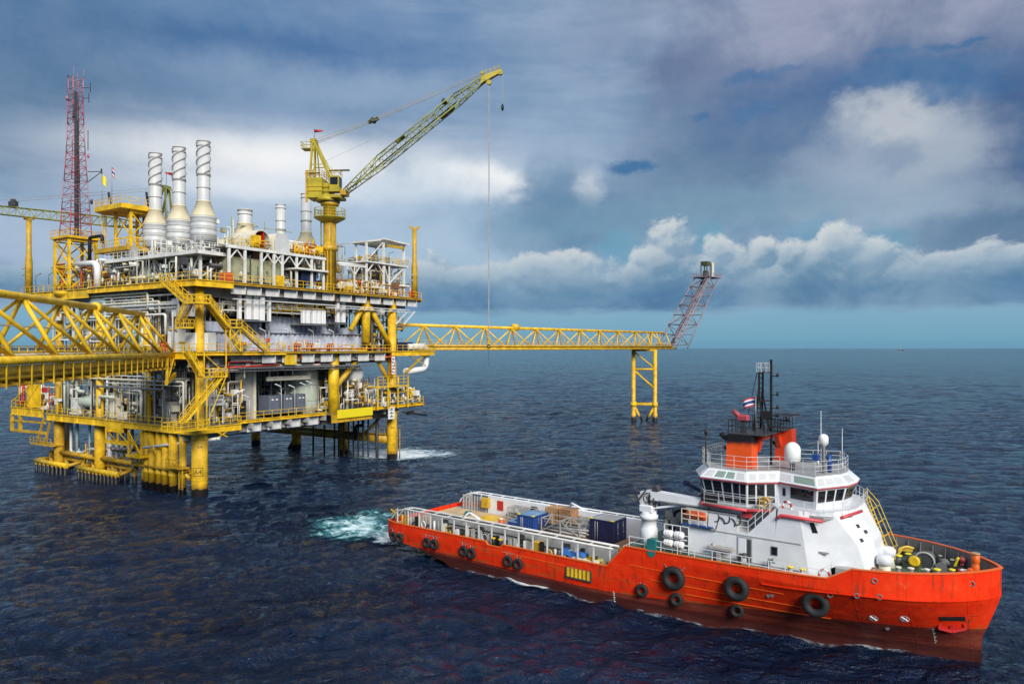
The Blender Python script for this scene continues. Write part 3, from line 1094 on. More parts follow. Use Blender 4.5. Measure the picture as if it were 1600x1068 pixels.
# top deck edges
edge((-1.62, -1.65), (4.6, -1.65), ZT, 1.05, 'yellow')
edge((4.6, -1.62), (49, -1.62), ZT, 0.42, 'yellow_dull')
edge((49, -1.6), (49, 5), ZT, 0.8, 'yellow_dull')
edge((-1.65, 43), (-1.65, 28), ZT - 0.1, 1.6, 'yellow')
edge((-1.62, 28), (-1.62, -1.65), ZT, 1.0, 'yellow')
edge((-1.8, 51), (-1.8, 43), ZT - 0.1, 0.7, 'yellow')
PT.part('deck_apron', MB().lathe([(0.6, 29.7), (3.3, 31.2), (3.4, 31.7)], (0.8, 37.0, 0), 22), 'yellow')

# girder web panels under the deck edges on the right face
for z, us, h, v in ((ZT, [5.8, 8.7, 12.2, 15.9, 19.9, 24.2, 28.4, 32.2, 36.0, 39.6, 43.2, 46.6], 1.75, -1.05), (ZM, [11.5, 15.5, 19.6, 23.8, 28.2, 32.8, 37.2], 1.85, -1.05), (ZL, [5.6, 9.6, 13.6, 17.6, 21.6], 1.75, 0.2)):
    w = 2.3
    me = None
    for u in us:
        if me is None:
            p = MB().box(-w / 2, w / 2, -0.05, 0.05, -h, -0.32).box(w / 2 - 0.06, w / 2 + 0.02, -0.5, 0.05, -h, -0.32)
            o = _obj('girder_panel', p, 'girder_grey', (0, 0, 0), PT.o)
            me = o.data
        else:
            o = bpy.data.objects.new('girder_panel', me)
            COL.objects.link(o)
            o.parent = PT.o
        o.location = (u - 20, v - 20, z)
    PT.part('girder_web', MB().box(5 if z < ZT else 4.8, 47.5 if z == ZT else (39.5 if z == ZM else 24), v + .55, v + .62, z - 1.7, z - 0.3), 'wall_grey')  # shade of the stiffener sides is put into this web's darker grey
    PT.part('girder', MB().box(-1.2, 47 if z == ZT else 43, v + 2.0, v + 2.15, z - 2.1, z - 0.3).box(-1.2, 43, v + 1.8, v + 2.4, z - 2.25, z - 2.1), 'wall_grey')
PT.part('girder_panel', MB().box(14.6, 17.0, -1.5, -1.3, ZM - 2.2, ZM - 0.35), 'yellow', label='yellow girder panel')

# walls: ribbed blue-grey blast walls on the middle deck, panel by panel
def wall_run(u0, u1, v, z0, z1, n, mat='blue_grey', pitch=1.0):
    d = (u1 - u0) / n
    for k in range(n):
        a, b = u0 + d * k + 0.02, u0 + d * (k + 1) - 0.02
        mb = corrugated(MB(), (a, v), (b, v), z0, z1, pitch, 0.26)
        mb.box(a, b, v - 0.06, v + 0.3, z1, z1 + 0.1)
        PT.part('wall_panel', mb, mat)


wall_run(3.2, 36.4, 2.6, ZM, 24.5, 8, pitch=0.95)
wall_run(14.5, 31.0, 3.3, 24.62, 27.2, 4, pitch=1.15)
wall_run(3.2, 13.6, 3.3, 24.62, 26.0, 3)
wall_run(31.2, 35.8, 3.4, 24.62, 25.6, 1)
PT.part('wall_ledge', MB().box(3.2, 36.4, 2.1, 3.6, 24.4, 24.52).rail([(14.5, 2.2, 24.5), (31, 2.2, 24.5)], 0.5, 2.4, 0.03, 0), 'steel')
for v0, v1, z0, z1, n in ((6, 20, ZM, 27.5, 4), (20, 30, ZM, 25.5, 3)):
    d = (v1 - v0) / n
    for k in range(n):
        mb = corrugated(MB(), (2.2, v0 + d * k + .02), (2.2, v0 + d * (k + 1) - .02), z0, z1, 1.0, 0.26, (-1, 0))
        PT.part('wall_panel', mb, 'blue_grey' if k % 2 == 0 else 'girder_grey')
# lower deck container wall and dark inner bulkheads
for k in range(2):
    a = 8.4 + 1.7 * k
    PT.part('wall_panel', corrugated(MB(), (a, 3.0), (a + 1.66, 3.0), ZL, 18.8, 0.42, 0.10), 'wall_grey')
PT.part('corner_post', MB().box(11.75, 12.15, 2.7, 3.1, ZL, 18.9), 'cream')
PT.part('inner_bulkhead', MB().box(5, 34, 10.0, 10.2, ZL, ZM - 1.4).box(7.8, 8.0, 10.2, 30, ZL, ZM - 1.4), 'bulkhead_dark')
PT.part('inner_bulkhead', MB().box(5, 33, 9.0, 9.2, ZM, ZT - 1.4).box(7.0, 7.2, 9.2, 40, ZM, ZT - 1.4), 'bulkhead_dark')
for v in (12, 14.4, 16.8, 19.2):
    PT.part('wall_panel', corrugated(MB(), (5.2, v), (5.2, v + 2.35), ZL, 18.5, 0.6, 0.12, (-1, 0)), 'girder_grey')

# stairs: every flight has stringers, treads and rails of its own
def flight(a, b, w, side):
    """stair flight from a (upper) to b (lower), w wide towards 'side'"""
    a, b, s = Vector(a), Vector(b), Vector(side)
    mb = MB()
    for k in (0, 1):
        mb.bar(a + s * (w * k), b + s * (w * k), 0.1, 0.32)
    st = PT.part('stair_flight', mb, 'yellow')
    n = max(4, round(abs(a.z - b.z) / 0.24))
    tr = MB()
    for i in range(n):
        c = a + (b - a) * ((i + 0.5) / n)
        d = (b - a); d.z = 0; d.normalize()
        tr.bar(c, c + s * w, 0.28, 0.05, d.cross(s))
    PT.part('treads', tr, 'yellow_dull', parent=st)
    rl = MB()
    up = Vector((0, 0, 1))
    for k in (0, 1):
        for h in (0.55, 1.1):
            rl.bar(a + s * (w * k) + up * h, b + s * (w * k) + up * h, 0.075)
        m = max(2, round((b - a).length / 1.2))
        for i in range(m + 1):
            c = a + (b - a) * (i / m) + s * (w * k)
            rl.bar(c, c + up * 1.1, 0.075)
    PT.part('handrail', rl, 'yellow', parent=st)


def landing(u0, u1, v0, v1, z, legs=None):
    mb = MB().box(u0, u1, v0, v1, z - 0.22, z)
    l = PT.part('stair_landing', mb, 'yellow')
    PT.part('handrail', MB().rail([(u0, v0, z), (u1, v0, z), (u1, v1, z), (u0, v1, z)], 1.1, 1.1, 0.045, closed=True), 'yellow', parent=l)


flight((-2.0, 5.2, ZT), (-2.0, -0.9, 28.5), 1.1, (-1, 0, 0))
landing(-3.3, -0.9, -4.0, -1.0, 28.5)
flight((-0.9, -2.6, 28.5), (2.4, -2.6, 25.1), 1.1, (0, -1, 0))
landing(2.4, 4.6, -3.8, -2.4, 25.1)
flight((4.6, -2.5, 25.1), (9.6, -2.5, ZM), 1.1, (0, -1, 0))
landing(-3.4, -1.7, -1.2, 0.6, 25.0)
flight((-2.1, -1.4, 28.3), (-2.1, 1.2, 25.0), 1.0, (-1, 0, 0))
flight((-0.2, -1.9, 28.3), (5.4, -1.9, 21.6), 0.9, (0, -1, 0))
flight((-4.6, -3.0, ZM), (-2.3, -3.0, 17.9), 1.2, (0, -1, 0))
landing(-2.3, 1.6, -4.4, -2.8, 17.9)
flight((1.0, -3.0, 17.8), (-5.2, -3.0, 11.4), 1.2, (0, -1, 0))
landing(-7.0, -1.4, -4.4, -1.7, ZL + 0.1)
tw = MB()
for u, v in ((2.6, -3.6), (4.4, -3.6), (2.6, -2.6), (4.4, -2.6)):
    tw.bar((u, v, ZM), (u, v, 25.0), 0.14)
for z in (21.5, 23.2):
    tw.bar((2.6, -3.6, z), (4.4, -3.6, z + 1.7), 0.1)
    tw.bar((4.4, -3.6, z), (2.6, -3.6, z + 1.7), 0.1)
for u, z0, z1 in ((-3.2, ZL, 17.8), (1.4, 17.9, ZM), (-2.2, 17.9, ZM), (-1.8, ZL, 17.8)):
    tw.bar((u, -4.3, z0), (u, -4.3, z1), 0.14)
tw.bar((-1.8, -4.3, 11), (1.3, -4.3, 17.6), 0.1).bar((-2.2, -4.3, ZM - .3), (1.4, -4.3, 18.1), 0.1)
PT.part('stair_tower_frame', tw, 'yellow')

# hanging access cage and braced basket under the lower deck, left face
bk = MB()
v0, v1 = 5.5, 17.5
for a, b in (((-2.4, 14.7, 9.2), (-2.4, 14.7, 5.2)), ((-2.4, 11.2, 9.2), (-2.4, 11.2, 5.2)), ((-2.4, 21.2, 9.2), (-2.4, 21.2, 6.9)), ((-2.4, 17.8, 9.2), (-2.4, 17.8, 6.9))):
    bk.bar(a, b, 0.2)
for a, b in (((-2.4, 14.7, 9.0), (-2.4, 11.2, 5.4)), ((-2.4, 11.2, 9.0), (-2.4, 14.7, 5.4)), ((-2.4, 21.2, 8.9), (-2.4, 17.8, 7.0)), ((-2.4, 17.8, 8.9), (-2.4, 14.7, 7.0)), ((-2.4, 17.8, 7.0), (-2.4, 21.2, 8.9))):
    bk.bar(a, b, 0.13)
bk.box(-2.7, -1.0, 11.0, 15.0, 5.0, 5.4).box(-2.7, -1.0, 15.1, 21.4, 6.7, 7.1)
bk.bar((-2.4, 9.7, 9.0), (-2.4, 7.2, 6.0), 0.15)
PT.part('access_basket', bk, 'yellow')
# support frame below the left end platform
fr = MB()
for v in (55.6, 52.4):
    fr.bar((-1.4, v, 9.6), (-1.4, v, 6.6), 0.5)
fr.bar((-1.4, 55.6, 6.6), (-1.4, 42.5, 6.8), 0.45).bar((-1.4, 55.6, 8.4), (-1.4, 43, 8.6), 0.3)
fr.bar((-1.4, 43.5, 9.4), (-1.4, 46.0, 4.9), 0.3).bar((-1.4, 41, 9.4), (-1.4, 43.2, 4.9), 0.3)
fr.box(-1.9, .2, 40, 47.5, 4.6, 4.85)
PT.part('support_frame', fr, 'yellow_dull')
PT.part('handrail', MB().rail([(-1.9, 47.5, 4.85), (-1.9, 40, 4.85)], 1.1, 1.2, 0.045), 'yellow_dull')
PT.part('slatted_gangway', MB().grille((-1.5, 49.5, 11.2), (-1.5, 44.5, 11.2), 16, 0.12, 4.2, 0.1).bar((-1.5, 50.6, 11.0), (-1.5, 45, 15.6), 0.2).bar((-1.5, 55.6, 11.8), (-1.5, 46, 16.2), 0.18), 'yellow')
PT.part('drain_boom', MB().tube((-2.6, 10.2, 6.75), (2.0, -1.9, 8.5), 0.22, 10), 'white')
PT.part('bracket', MB().bar((1.8, -1.8, 9.4), (3.4, -1.8, 8.6), 0.18).bar((1.6, -1.7, 8.4), (4.4, -1.7, 10.0), 0.16), 'yellow')

# mezzanine frames of white steel on the top deck
for u in (2.5, 7, 12):
    for v in (3.5, 9.5, 15.5, 21.5, 27):
        PT.part('mezzanine_column', MB().box(u - 0.18, u + 0.18, v - 0.18, v + 0.18, ZT, 36.4), 'white_steel')
for p in [((2.5, v + .3, 36.2), (2.5, v + 2.6, 33.2)) for v in (3.5, 9.5, 15.5, 21.5)] + [((2.5, v + 5.7, 36.2), (2.5, v + 3.6, 33.2)) for v in (3.5, 9.5, 15.5, 21.5)] + [((2.7, 3.5, 33.0), (7, 3.5, 36.0)), ((9.5, 3.5, 36), (11.8, 3.5, 33))]:
    PT.part('mezzanine_brace', MB().bar(*p, 0.17), 'white_steel')
m2 = PT.part('mezzanine_floor', MB().box(1.2, 12.8, 2.4, 28, 36.4, 36.75).box(1.0, 13.0, 2.2, 2.4, 36.3, 36.85).box(1.0, 1.2, 2.2, 28, 36.3, 36.85), 'white_steel')
PT.part('handrail', MB().rail([(12.8, 2.3, 36.8), (1.1, 2.3, 36.8), (1.1, 28, 36.8)], 1.1, 1.3, 0.04), 'white_steel', parent=m2)
g2 = MB()
for u in (5.0, 7.9, 11.0, 13.5, 15.2, 18.2, 21.5, 24.2):
    g2.box(u - 0.17, u + 0.17, -0.2, 0.14, ZT, 37.4)
for u, d in ((5, 1), (7.9, -1), (11, 1), (13.5, 1), (15.2, 1), (18.2, -1), (18.2, 1), (21.5, -1), (13.5, -1), (15.2, -1)):
    g2.bar((u, 0, 35.6), (u + d * 1.5, 0, 37.3), 0.17)
g2.box(4.6, 24.6, -0.3, 0.2, 37.4, 37.85).box(4.6, 24.6, 5.8, 6.2, 37.4, 37.85)
PT.part('equipment_frame', g2, 'white_steel')
PT.part('upper_platform', MB().box(4.8, 24.4, 0.2, 5.8, 37.62, 37.8), 'deck_plate')
PT.part('handrail', MB().rail([(4.8, -0.2, 37.85), (10.5, -0.2, 37.85)], 1.1, 1.2, 0.05), 'yellow')
PT.part('handrail', MB().rail([(18.6, -0.2, 37.85), (24.4, -0.2, 37.85)], 1.1, 1.2, 0.05), 'yellow')
PT.part('canopy', MB().box(17.6, 24.6, -0.9, 3.0, 35.2, 35.5), 'white_steel')
for z, mat in ((24.65, 'steel'),):
    PT.part('catwalk', MB().box(15.8, 30.5, 0.6, 2.4, 28.2, 28.4).rail([(15.8, 0.6, 28.4), (30.5, 0.6, 28.4)], 1.0, 1.4, 0.045), 'yellow_dull')
# monorail beam and pipe rack rails under the middle deck
PT.part('monorail_beam', MB().box(13.6, 22.8, 1.7, 2.1, 16.5, 17.2).bar((14.2, 1.9, 17.2), (14.2, 1.9, ZM - .3), 0.15).bar((19, 1.9, 17.2), (19, 1.9, ZM - .3), 0.15), 'cream')
PT.part('cable_tray', MB().box(6, 36, -1.1, -0.7, 18.75, 18.9).box(6, 36, -0.2, 0.1, 18.6, 18.7), 'steel')
PT.part('cable_tray', MB().box(5, 46, -1.2, -0.9, 29.4, 29.55).box(24, 47, -1.0, -0.7, 29.0, 29.15), 'girder_grey')
for u in (46.4, 44.2):
    PT.part('brace', MB().bar((u + 1.4, -0.9, 29.3), (u - 2, -0.9, 26.6), 0.25), 'girder_grey')

# right-hand end platforms of the lower deck
rp = MB().box(34.6, 43.5, -3.2, -0.5, 14.5, 14.7).bar((43.4, -1.8, 14.6), (48, -1.8, 11.6), 0.25)
for u in (34.8, 37.6, 40.4, 43.3):
    rp.box(u - 0.12, u + 0.12, -3.1, -2.9, ZL, 16.4)
PT.part('side_platform', rp, 'yellow')
PT.part('handrail', MB().rail([(34.7, -3.1, 14.7), (43.4, -3.1, 14.7)], 1.9, 1.5, 0.05, 2), 'yellow')
PT.part('bracket', MB().bar((44, -1.6, 17.0), (50, -1.6, 20.6), 0.3).bar((44.2, -1.6, 20.8), (50.5, -1.6, 18.4), 0.16), 'yellow_dull')

# lettering on the corner legs
def on_leg(lu, lv, r, zc, a0):
    """wrap flat text around a leg, facing direction a0 (degrees in the platform frame)"""
    def fn(x, y):
        t = R(a0) + x / r
        return (lu + r * math.cos(t), lv + r * math.sin(t), zc + y)
    return fn


CAMDIR = -54.0 - 90 + 360    # rough heading from leg to camera in the platform frame
def face_cam(lu, lv):
    w = FP.w((lu, lv, 0))
    return math.degrees(math.atan2(-w[1], -w[0])) - 57.25


a4 = face_cam(0, 0)
PT.part('leg_marking', text_mb('A4', 0.62, on_leg(0, 0, 1.17, 7.4, a4)), 'lettering')
PT.part('leg_marking', text_mb('A4', 0.95, on_leg(0, 0, 1.19, 3.75, a4 - 12)), 'lettering')
pb = MB()
fn = on_leg(0, 0, 1.175, 3.75, a4 - 12)
for x0, x1, y0, y1 in ((-.72, .72, .55, .62), (-.72, .72, -.62, -.55), (-.72, -.66, -.62, .62), (.66, .72, -.62, .62)):
    n = 6
    pts = [fn(x0 + (x1 - x0) * i / n, y) for y in (y0, y1) for i in range(n + 1)]
    pb.add(pts, [(i, i + 1, n + 2 + i, n + 1 + i) for i in range(n)])
PT.part('leg_marking', pb, 'lettering')
PT.part('leg_marking', text_mb('B4', 0.7, on_leg(42, 0, 1.02, 6.4, face_cam(42, 0) + 8)), 'lettering')

# long straight pipe runs hung below the deck edges
rnd = random.Random(77)
for k in range(9):
    z = 26.6 + k * .5
    v0, v1 = rnd.uniform(1, 14), rnd.uniform(26, 42.5)
    PT.part('pipe_run', MB().pipe([(-1.0 + .1 * (k % 4), v0, z - rnd.uniform(1.5, 4)), (-1.0 + .1 * (k % 4), v0, z), (-1.0 + .1 * (k % 4), v1, z), (-.8, v1, z - rnd.uniform(.8, 3))], rnd.choice((.1, .14, .2)), 8), rnd.choice(('white_steel', 'cream', 'white', 'girder_grey')))
for k in range(7):
    u0, u1 = rnd.uniform(3, 9), rnd.uniform(18, 34)
    z = 27.8 + k * .32
    PT.part('pipe_run', MB().pipe([(u0, .9 + .1 * k, z - 2), (u0, .9 + .1 * k, z), (u1, .9 + .1 * k, z), (u1, 1.2, z - rnd.uniform(.5, 1.6))], rnd.choice((.08, .12, .16)), 8), rnd.choice(('white_steel', 'cream', 'yellow_dull', 'girder_grey')))
for k in range(6):
    u0, u1 = rnd.uniform(1, 8), rnd.uniform(16, 36)
    PT.part('pipe_run', MB().pipe([(u0, -.7 + .2 * k, 17.2), (u0, -.7 + .2 * k, 18.3 + .25 * k), (u1, -.7 + .2 * k, 18.3 + .25 * k), (u1, 1, 18.3 + .25 * k)], rnd.choice((.06, .1, .14)), 8), rnd.choice(('white_steel', 'girder_grey', 'steel', 'cream')))
for k in range(7):
    v0, v1 = rnd.uniform(2, 14), rnd.uniform(24, 41)
    z = 15.6 + k * .62
    PT.part('pipe_run', MB().pipe([(-.9 + .15 * (k % 3), v0, ZL), (-.9 + .15 * (k % 3), v0, z), (-.9 + .15 * (k % 3), v1, z), (.3, v1, z)], rnd.choice((.08, .12, .18)), 8), rnd.choice(('white_steel', 'cream', 'pale_green', 'steel')))
for v, w, z0, z1, m in ((7.5, 2.2, ZM, 25.2, 'white_steel'), (12.2, 1.6, ZM, 24.4, 'cream'), (31.0, 3.0, ZM, 25.6, 'girder_grey'), (36.0, 2.4, ZM, 27.0, 'white_steel'), (9.0, 2.0, ZL, 13.6, 'wall_grey'), (25.0, 2.6, ZL, 14.4, 'cream'), (36.5, 2.0, ZL, 13.2, 'white_steel')):
    PT.part('equipment_skid', MB().bevel_box(.2, 1.8, v - w / 2, v + w / 2, z0 + .3, z1, .08).box(0, 2, v - w / 2 - .1, v + w / 2 + .1, z0, z0 + .3).bar((.1, v - w / 2, z1), (.1, v + w / 2, z1), .1), m)

# ================================================================== things standing on the platform
# ---- tall exhaust stacks
def stack(base, label, group, r=1.0, h=16.2, rd=1.95, strake=True, cone=True, copy=None):
    u, v, z = base
    if copy is not None:
        return copy.dup(base, label, group)
    t = Thing('exhaust_stack', label, 'exhaust stack', base, FP, group)
    d = MB().lathe([(rd * 0.55, 0.0), (rd, 0.05), (rd, 1.2), (rd * 1.015, 1.25), (rd, 1.3), (rd, 2.4), (rd * 1.015, 2.45), (rd, 2.5), (rd, 3.7), (rd * 1.03, 3.75), (rd * 1.03, 3.9), (rd, 3.95)], base, 28)
    dr = t.part('drum', d, 'stack_grey')
    bd = MB()
    for zz in (0.9, 1.9, 3.0):
        bd.lathe([(rd + .03, z + zz - z), (rd + .05, zz), (rd + .03, zz + .1)], base, 28)
    t.part('band', bd, 'wall_grey', parent=dr)
    t.part('cone', MB().lathe([(rd, 3.95), (rd * 0.98, 4.1), (r * 1.05, 6.3), (r * 1.12, 6.35), (r * 1.12, 6.5), (r, 6.55)], base, 28), 'stack_cone')
    p = t.part('flue', MB().lathe([(r, 6.5), (r, h), (r * 0.93, h), (r * 0.93, h - 1.5)], base, 28, caps=False), 'stack_grey')
    for zz in (8.6, 10.6, h - 5.4, h - 0.9, h - 0.15):
        if zz < 6.9 or zz > h:
            continue
        rg = MB().lathe([(r, zz - .06), (r + .09, zz - .05), (r + .09, zz + .05), (r, zz + .06)], base, 28)
        t.part('ring', rg, 'wall_grey', parent=p)
    if strake:
        for k in range(3):
            hx = MB()
            pts = []
            for i in range(40):
                a = 2 * math.pi * (k / 3 + i / 39 * 1.15)
                zz = z + h - 5.3 + i / 39 * 5.0
                pts.append((u + (r + .09) * math.cos(a), v + (r + .09) * math.sin(a), zz))
            for i in range(39):
                hx.bar(pts[i], pts[i + 1], 0.10, 0.16)
            t.part('strake', hx, 'wall_grey', parent=p)
    lg = MB()
    for k in range(4):
        a = math.pi / 4 + k * math.pi / 2
        c, s_ = math.cos(a), math.sin(a)
        lg.bar((u + 1.7 * c, v + 1.7 * s_, z + .1), (u + 1.5 * c, v + 1.5 * s_, z - 2.25), 0.2)
        lg.bar((u + 1.7 * c, v + 1.7 * s_, z + .1), (u - 1.2 * s_, v + 1.2 * c, z - 2.2), 0.14)
    t.part('support_legs', lg, 'white_steel')
    return t


ST = stack((6, 7.8, 39.0), 'tall grey exhaust stack with spiral strakes, nearest to the big crane of the front three', 'tall spiral stacks in a row')
stack((6, 14.4, 39.0), 'tall grey exhaust stack with spiral strakes, middle one of the front three', 'tall spiral stacks in a row', copy=ST)
stack((6, 21.2, 39.0), 'tall grey exhaust stack with spiral strakes, nearest to the yellow crane platform', 'tall spiral stacks in a row', copy=ST)
S2 = stack((34.5, 16, 38.5), 'slim plain white stack with wide cone, beside the big crane pedestal', 'plain stacks at the back', r=1.0, h=14.2, rd=2.0, strake=False)
stack((39, 29.0, 38.5), 'slim plain white stack at the back, second from the crane pedestal', 'plain stacks at the back', copy=S2)
stack((14, 8.0, 36.6), 'short wide white stack right behind the arched air intakes', 'plain stacks at the back', r=1.15, h=8.9, rd=2.1, strake=False)

# ---- telecom tower
TT = Thing('telecom_tower', 'red and white lattice radio tower on a yellow stand at the platform corner', 'radio tower', (1.0, 37.4, ZT), FP)
st = MB()
for u in (-1.3, 3.3):
    for v in (35.0, 39.8):
        st.box(u - .2, u + .2, v - .2, v + .2, ZT, 41.0)
for a, b in (((-1.3, 35.0), (-1.3, 39.8)), ((-1.3, 35.0), (3.3, 35.0)), ((3.3, 35), (3.3, 39.8)), ((-1.3, 39.8), (3.3, 39.8))):
    for z0, z1 in ((32.2, 36.2), (36.4, 40.6)):
        st.bar((*a, z0), (*b, z1), 0.18).bar((*b, z0), (*a, z1), 0.18)
        st.bar((*a, z1), (*b, z1), 0.2)
stand = TT.part('stand', st, 'yellow')
TT.part('stand_platform', MB().box(-1.8, 3.8, 34.4, 40.4, 41.0, 41.4), 'yellow', parent=stand)
TT.part('handrail', MB().rail([(-1.8, 34.4, 41.4), (3.8, 34.4, 41.4), (3.8, 40.4, 41.4), (-1.8, 40.4, 41.4)], 1.1, 1.4, 0.045, closed=True), 'yellow', parent=stand)
segs = [(41.4, 46.4, 3.7, 3.2), (46.4, 51.4, 3.2, 2.65), (51.4, 56.4, 2.65, 2.15), (56.4, 61.4, 2.15, 1.85), (61.4, 65.6, 1.85, 1.7), (65.6, 69.6, 1.7, 1.7)]
for i, (z0, z1, w0, w1) in enumerate(segs):
    lt = MB()
    lattice(lt, (1.0, 37.4, z0), (1.0, 37.4, z1), w0, w0, w1, w1, 4, 0.085, 0.05, (1, 0, 0))
    TT.part('lattice_section', lt, 'mast_red' if i % 2 == 0 else 'mast_white')
TT.part('cable_ladder', MB().box(0.3, 0.75, 36.3, 36.5, 41.4, 67).box(0.9, 1.1, 36.4, 36.6, 41.4, 62), 'dark_grey')
for (u, v, z0, z1, r) in ((0.3, 36.6, 69.0, 71.4, .03), (1.7, 38.2, 69.0, 70.9, .03), (1.9, 36.4, 69.6, 71.2, .05), (0.2, 38.4, 67, 70.2, .12), (-0.1, 36.0, 62, 64.6, .1), (2.3, 35.8, 57.0, 60.5, .07)):
    TT.part('antenna', MB().tube((u, v, z0), (u, v, z1), r, 8), 'mast_white' if r < .06 else 'dark_grey')
for (u, v, z) in ((2.2, 36.3, 66.2), (2.3, 36.0, 68.0)):
    TT.part('antenna_bracket', MB().bar((1.6, 36.6, z), (u + .2, v - .6, z), 0.1).bar((u + .2, v - .6, z - .8), (u + .2, v - .6, z + .9), 0.1), 'dark_grey')
TT.part('side_arm', MB().bar((2.4, 36.0, 53.2), (3.6, 33.8, 53.2), 0.12).bar((2.4, 36.0, 51.4), (3.5, 34.0, 53.0), 0.1).bar((3.6, 33.8, 52.8), (3.6, 33.8, 53.7), 0.2), 'dark_grey')
for (u, v, z, r) in ((-0.2, 38.4, 66.0, 0.45), (2.2, 35.9, 56.0, 0.4), (2.6, 35.6, 47.9, 0.5)):
    TT.part('dish', MB().lathe([(0.03, 0), (r * .6, .06), (r, .22)], (u, v, z), 14, 'x').tube((u, v, z), (u + .4, v + .3, z), .06), 'mast_white' if z > 50 else 'dark_grey')

# ---- large pedestal crane (frame FC: x along the boom)
CR = Thing('pedestal_crane', 'large yellow pedestal crane with its lattice boom raised over the sea', 'crane', (0, 0, 30.4), FC)
CR.part('pedestal', MB().lathe([(1.15, 30.4), (1.15, 39.2), (1.4, 39.25), (1.4, 40.0), (1.12, 40.1), (1.12, 47.2), (1.6, 47.3), (1.6, 47.8)], (0, 0, 0), 24)
        .box(-0.12, 0.12, -1.3, -1.1, 31, 39.2).box(0.5, 0.65, -1.16, -.9, 31, 46), 'yellow_dull')
CR.part('leg_ladder', MB().grille((-1.5, -0.3, 32.0), (-1.5, -0.3, 32.0), 1, 0.06, 14.5, 0.5), 'olive')
wk = CR.part('walkway', MB().lathe([(1.35, 44.2), (2.7, 45.0), (2.8, 45.15), (1.35, 45.2)], (0, 0, 0), 20), 'crane_yellow')
CR.part('handrail', MB().rail([(2.7 * math.cos(2 * math.pi * k / 14), 2.7 * math.sin(2 * math.pi * k / 14), 45.15) for k in range(14)], 1.5, 1.2, 0.05, 2, closed=True), 'crane_yellow', parent=wk)
CR.part('slew_ring', MB().lathe([(1.8, 47.8), (1.8, 48.2), (1.5, 48.25), (1.5, 48.5)], (0, 0, 0), 24), 'dark_grey')
hs = MB().prism([(-3.6, -2.0), (2.0, -2.0), (2.4, -1.4), (2.4, 2.0), (-3.6, 2.0)], 48.4, 48.9)
hs.bevel_box(-3.4, -0.8, -1.9, 1.9, 48.9, 52.0, 0.15).bevel_box(-0.7, 0.4, -1.6, 1.6, 48.9, 51.0, 0.1)
hs.lathe([(2.0, 47.9), (2.3, 48.4)], (-0.4, 0, 0), 16)
house = CR.part('machinery_house', hs, 'crane_yellow')
CR.part('house_frame', MB().box(-3.7, -3.4, -2.1, -1.8, 47.6, 53.2).bar((-3.5, -1.95, 50.4), (0.5, -1.95, 50.4), .12).bar((-3.5, -1.98, 49.6), (2.2, -1.98, 49.6), .12), 'yellow_dull', parent=house)
cab = CR.part('operator_cab', MB().bevel_box(0.5, 2.3, -2.1, -0.2, 49.4, 52.2, 0.12), 'crane_yellow')
CR.part('window', MB().box(0.75, 2.1, -2.13, -2.10, 50.6, 51.9), 'glass', parent=cab)
CR.part('window', MB().box(2.30, 2.33, -1.9, -0.4, 50.3, 51.9), 'glass', parent=cab)
CR.part('handrail', MB().rail([(-3.3, -1.9, 52.0), (-0.8, -1.9, 52.0), (-0.8, 1.9, 52.0), (-3.3, 1.9, 52.0)], 1.2, 1.2, 0.05, 2, closed=True), 'yellow_dull')
CR.part('handrail', MB().rail([(0.5, -2.0, 52.2), (2.3, -2.0, 52.2), (2.3, -0.2, 52.2)], 1.0, 0.9, 0.05, 1), 'yellow_dull')
af = MB()
for y in (-1.5, 1.5):
    af.bar((-3.3, y, 48.9), (-2.9, y * 0.5, 58.8), 0.32)
    af.bar((0.9, y, 51.0), (-2.7, y * 0.5, 58.8), 0.36)
    af.bar((-2.3, y, 52.0), (-2.6, y * .5, 58.0), 0.18)
    af.bar((-3.0, y * .8, 54.4), (-1.0, y * .85, 54.4), 0.16)
af.box(-3.3, -2.4, -0.9, 0.9, 58.3, 59.1).bar((-3.2, -1.2, 52.0), (-3.0, 1.2, 55.0), 0.12)
afo = CR.part('a_frame', af, 'crane_yellow')
CR.part('top_platform', MB().box(-4.9, -2.9, -1.0, 1.0, 57.3, 57.4).rail([(-2.9, -1, 57.4), (-4.9, -1, 57.4), (-4.9, 1, 57.4), (-2.9, 1, 57.4)], 1.1, 1.0, 0.05), 'crane_yellow', parent=afo)
CR.part('catwalk', MB().bar((0.4, -1.6, 53.1), (4.1, -1.6, 53.1), .14, .2).bar((0.4, 1.2, 53.9), (3.2, 1.2, 53.9), .14, .2).bar((-3.9, -1.7, 52.7), (-1.2, -1.7, 52.7), .12, .2), 'olive_dark')
# windsock on the A-frame
ws = Thing('windsock', 'small red windsock flying above the frame of the large crane', 'windsock', (-2.8, 0, 59.1), FC)
ws.part('pole', MB().tube((-2.8, 0, 59.1), (-2.8, 0, 61.0), .05), 'steel')
ws.part('sock', MB().lathe([(0.28, -2.75), (0.2, -2.0), (0.12, -1.3)], (0, 0, 60.65), 10, 'x'), 'red')
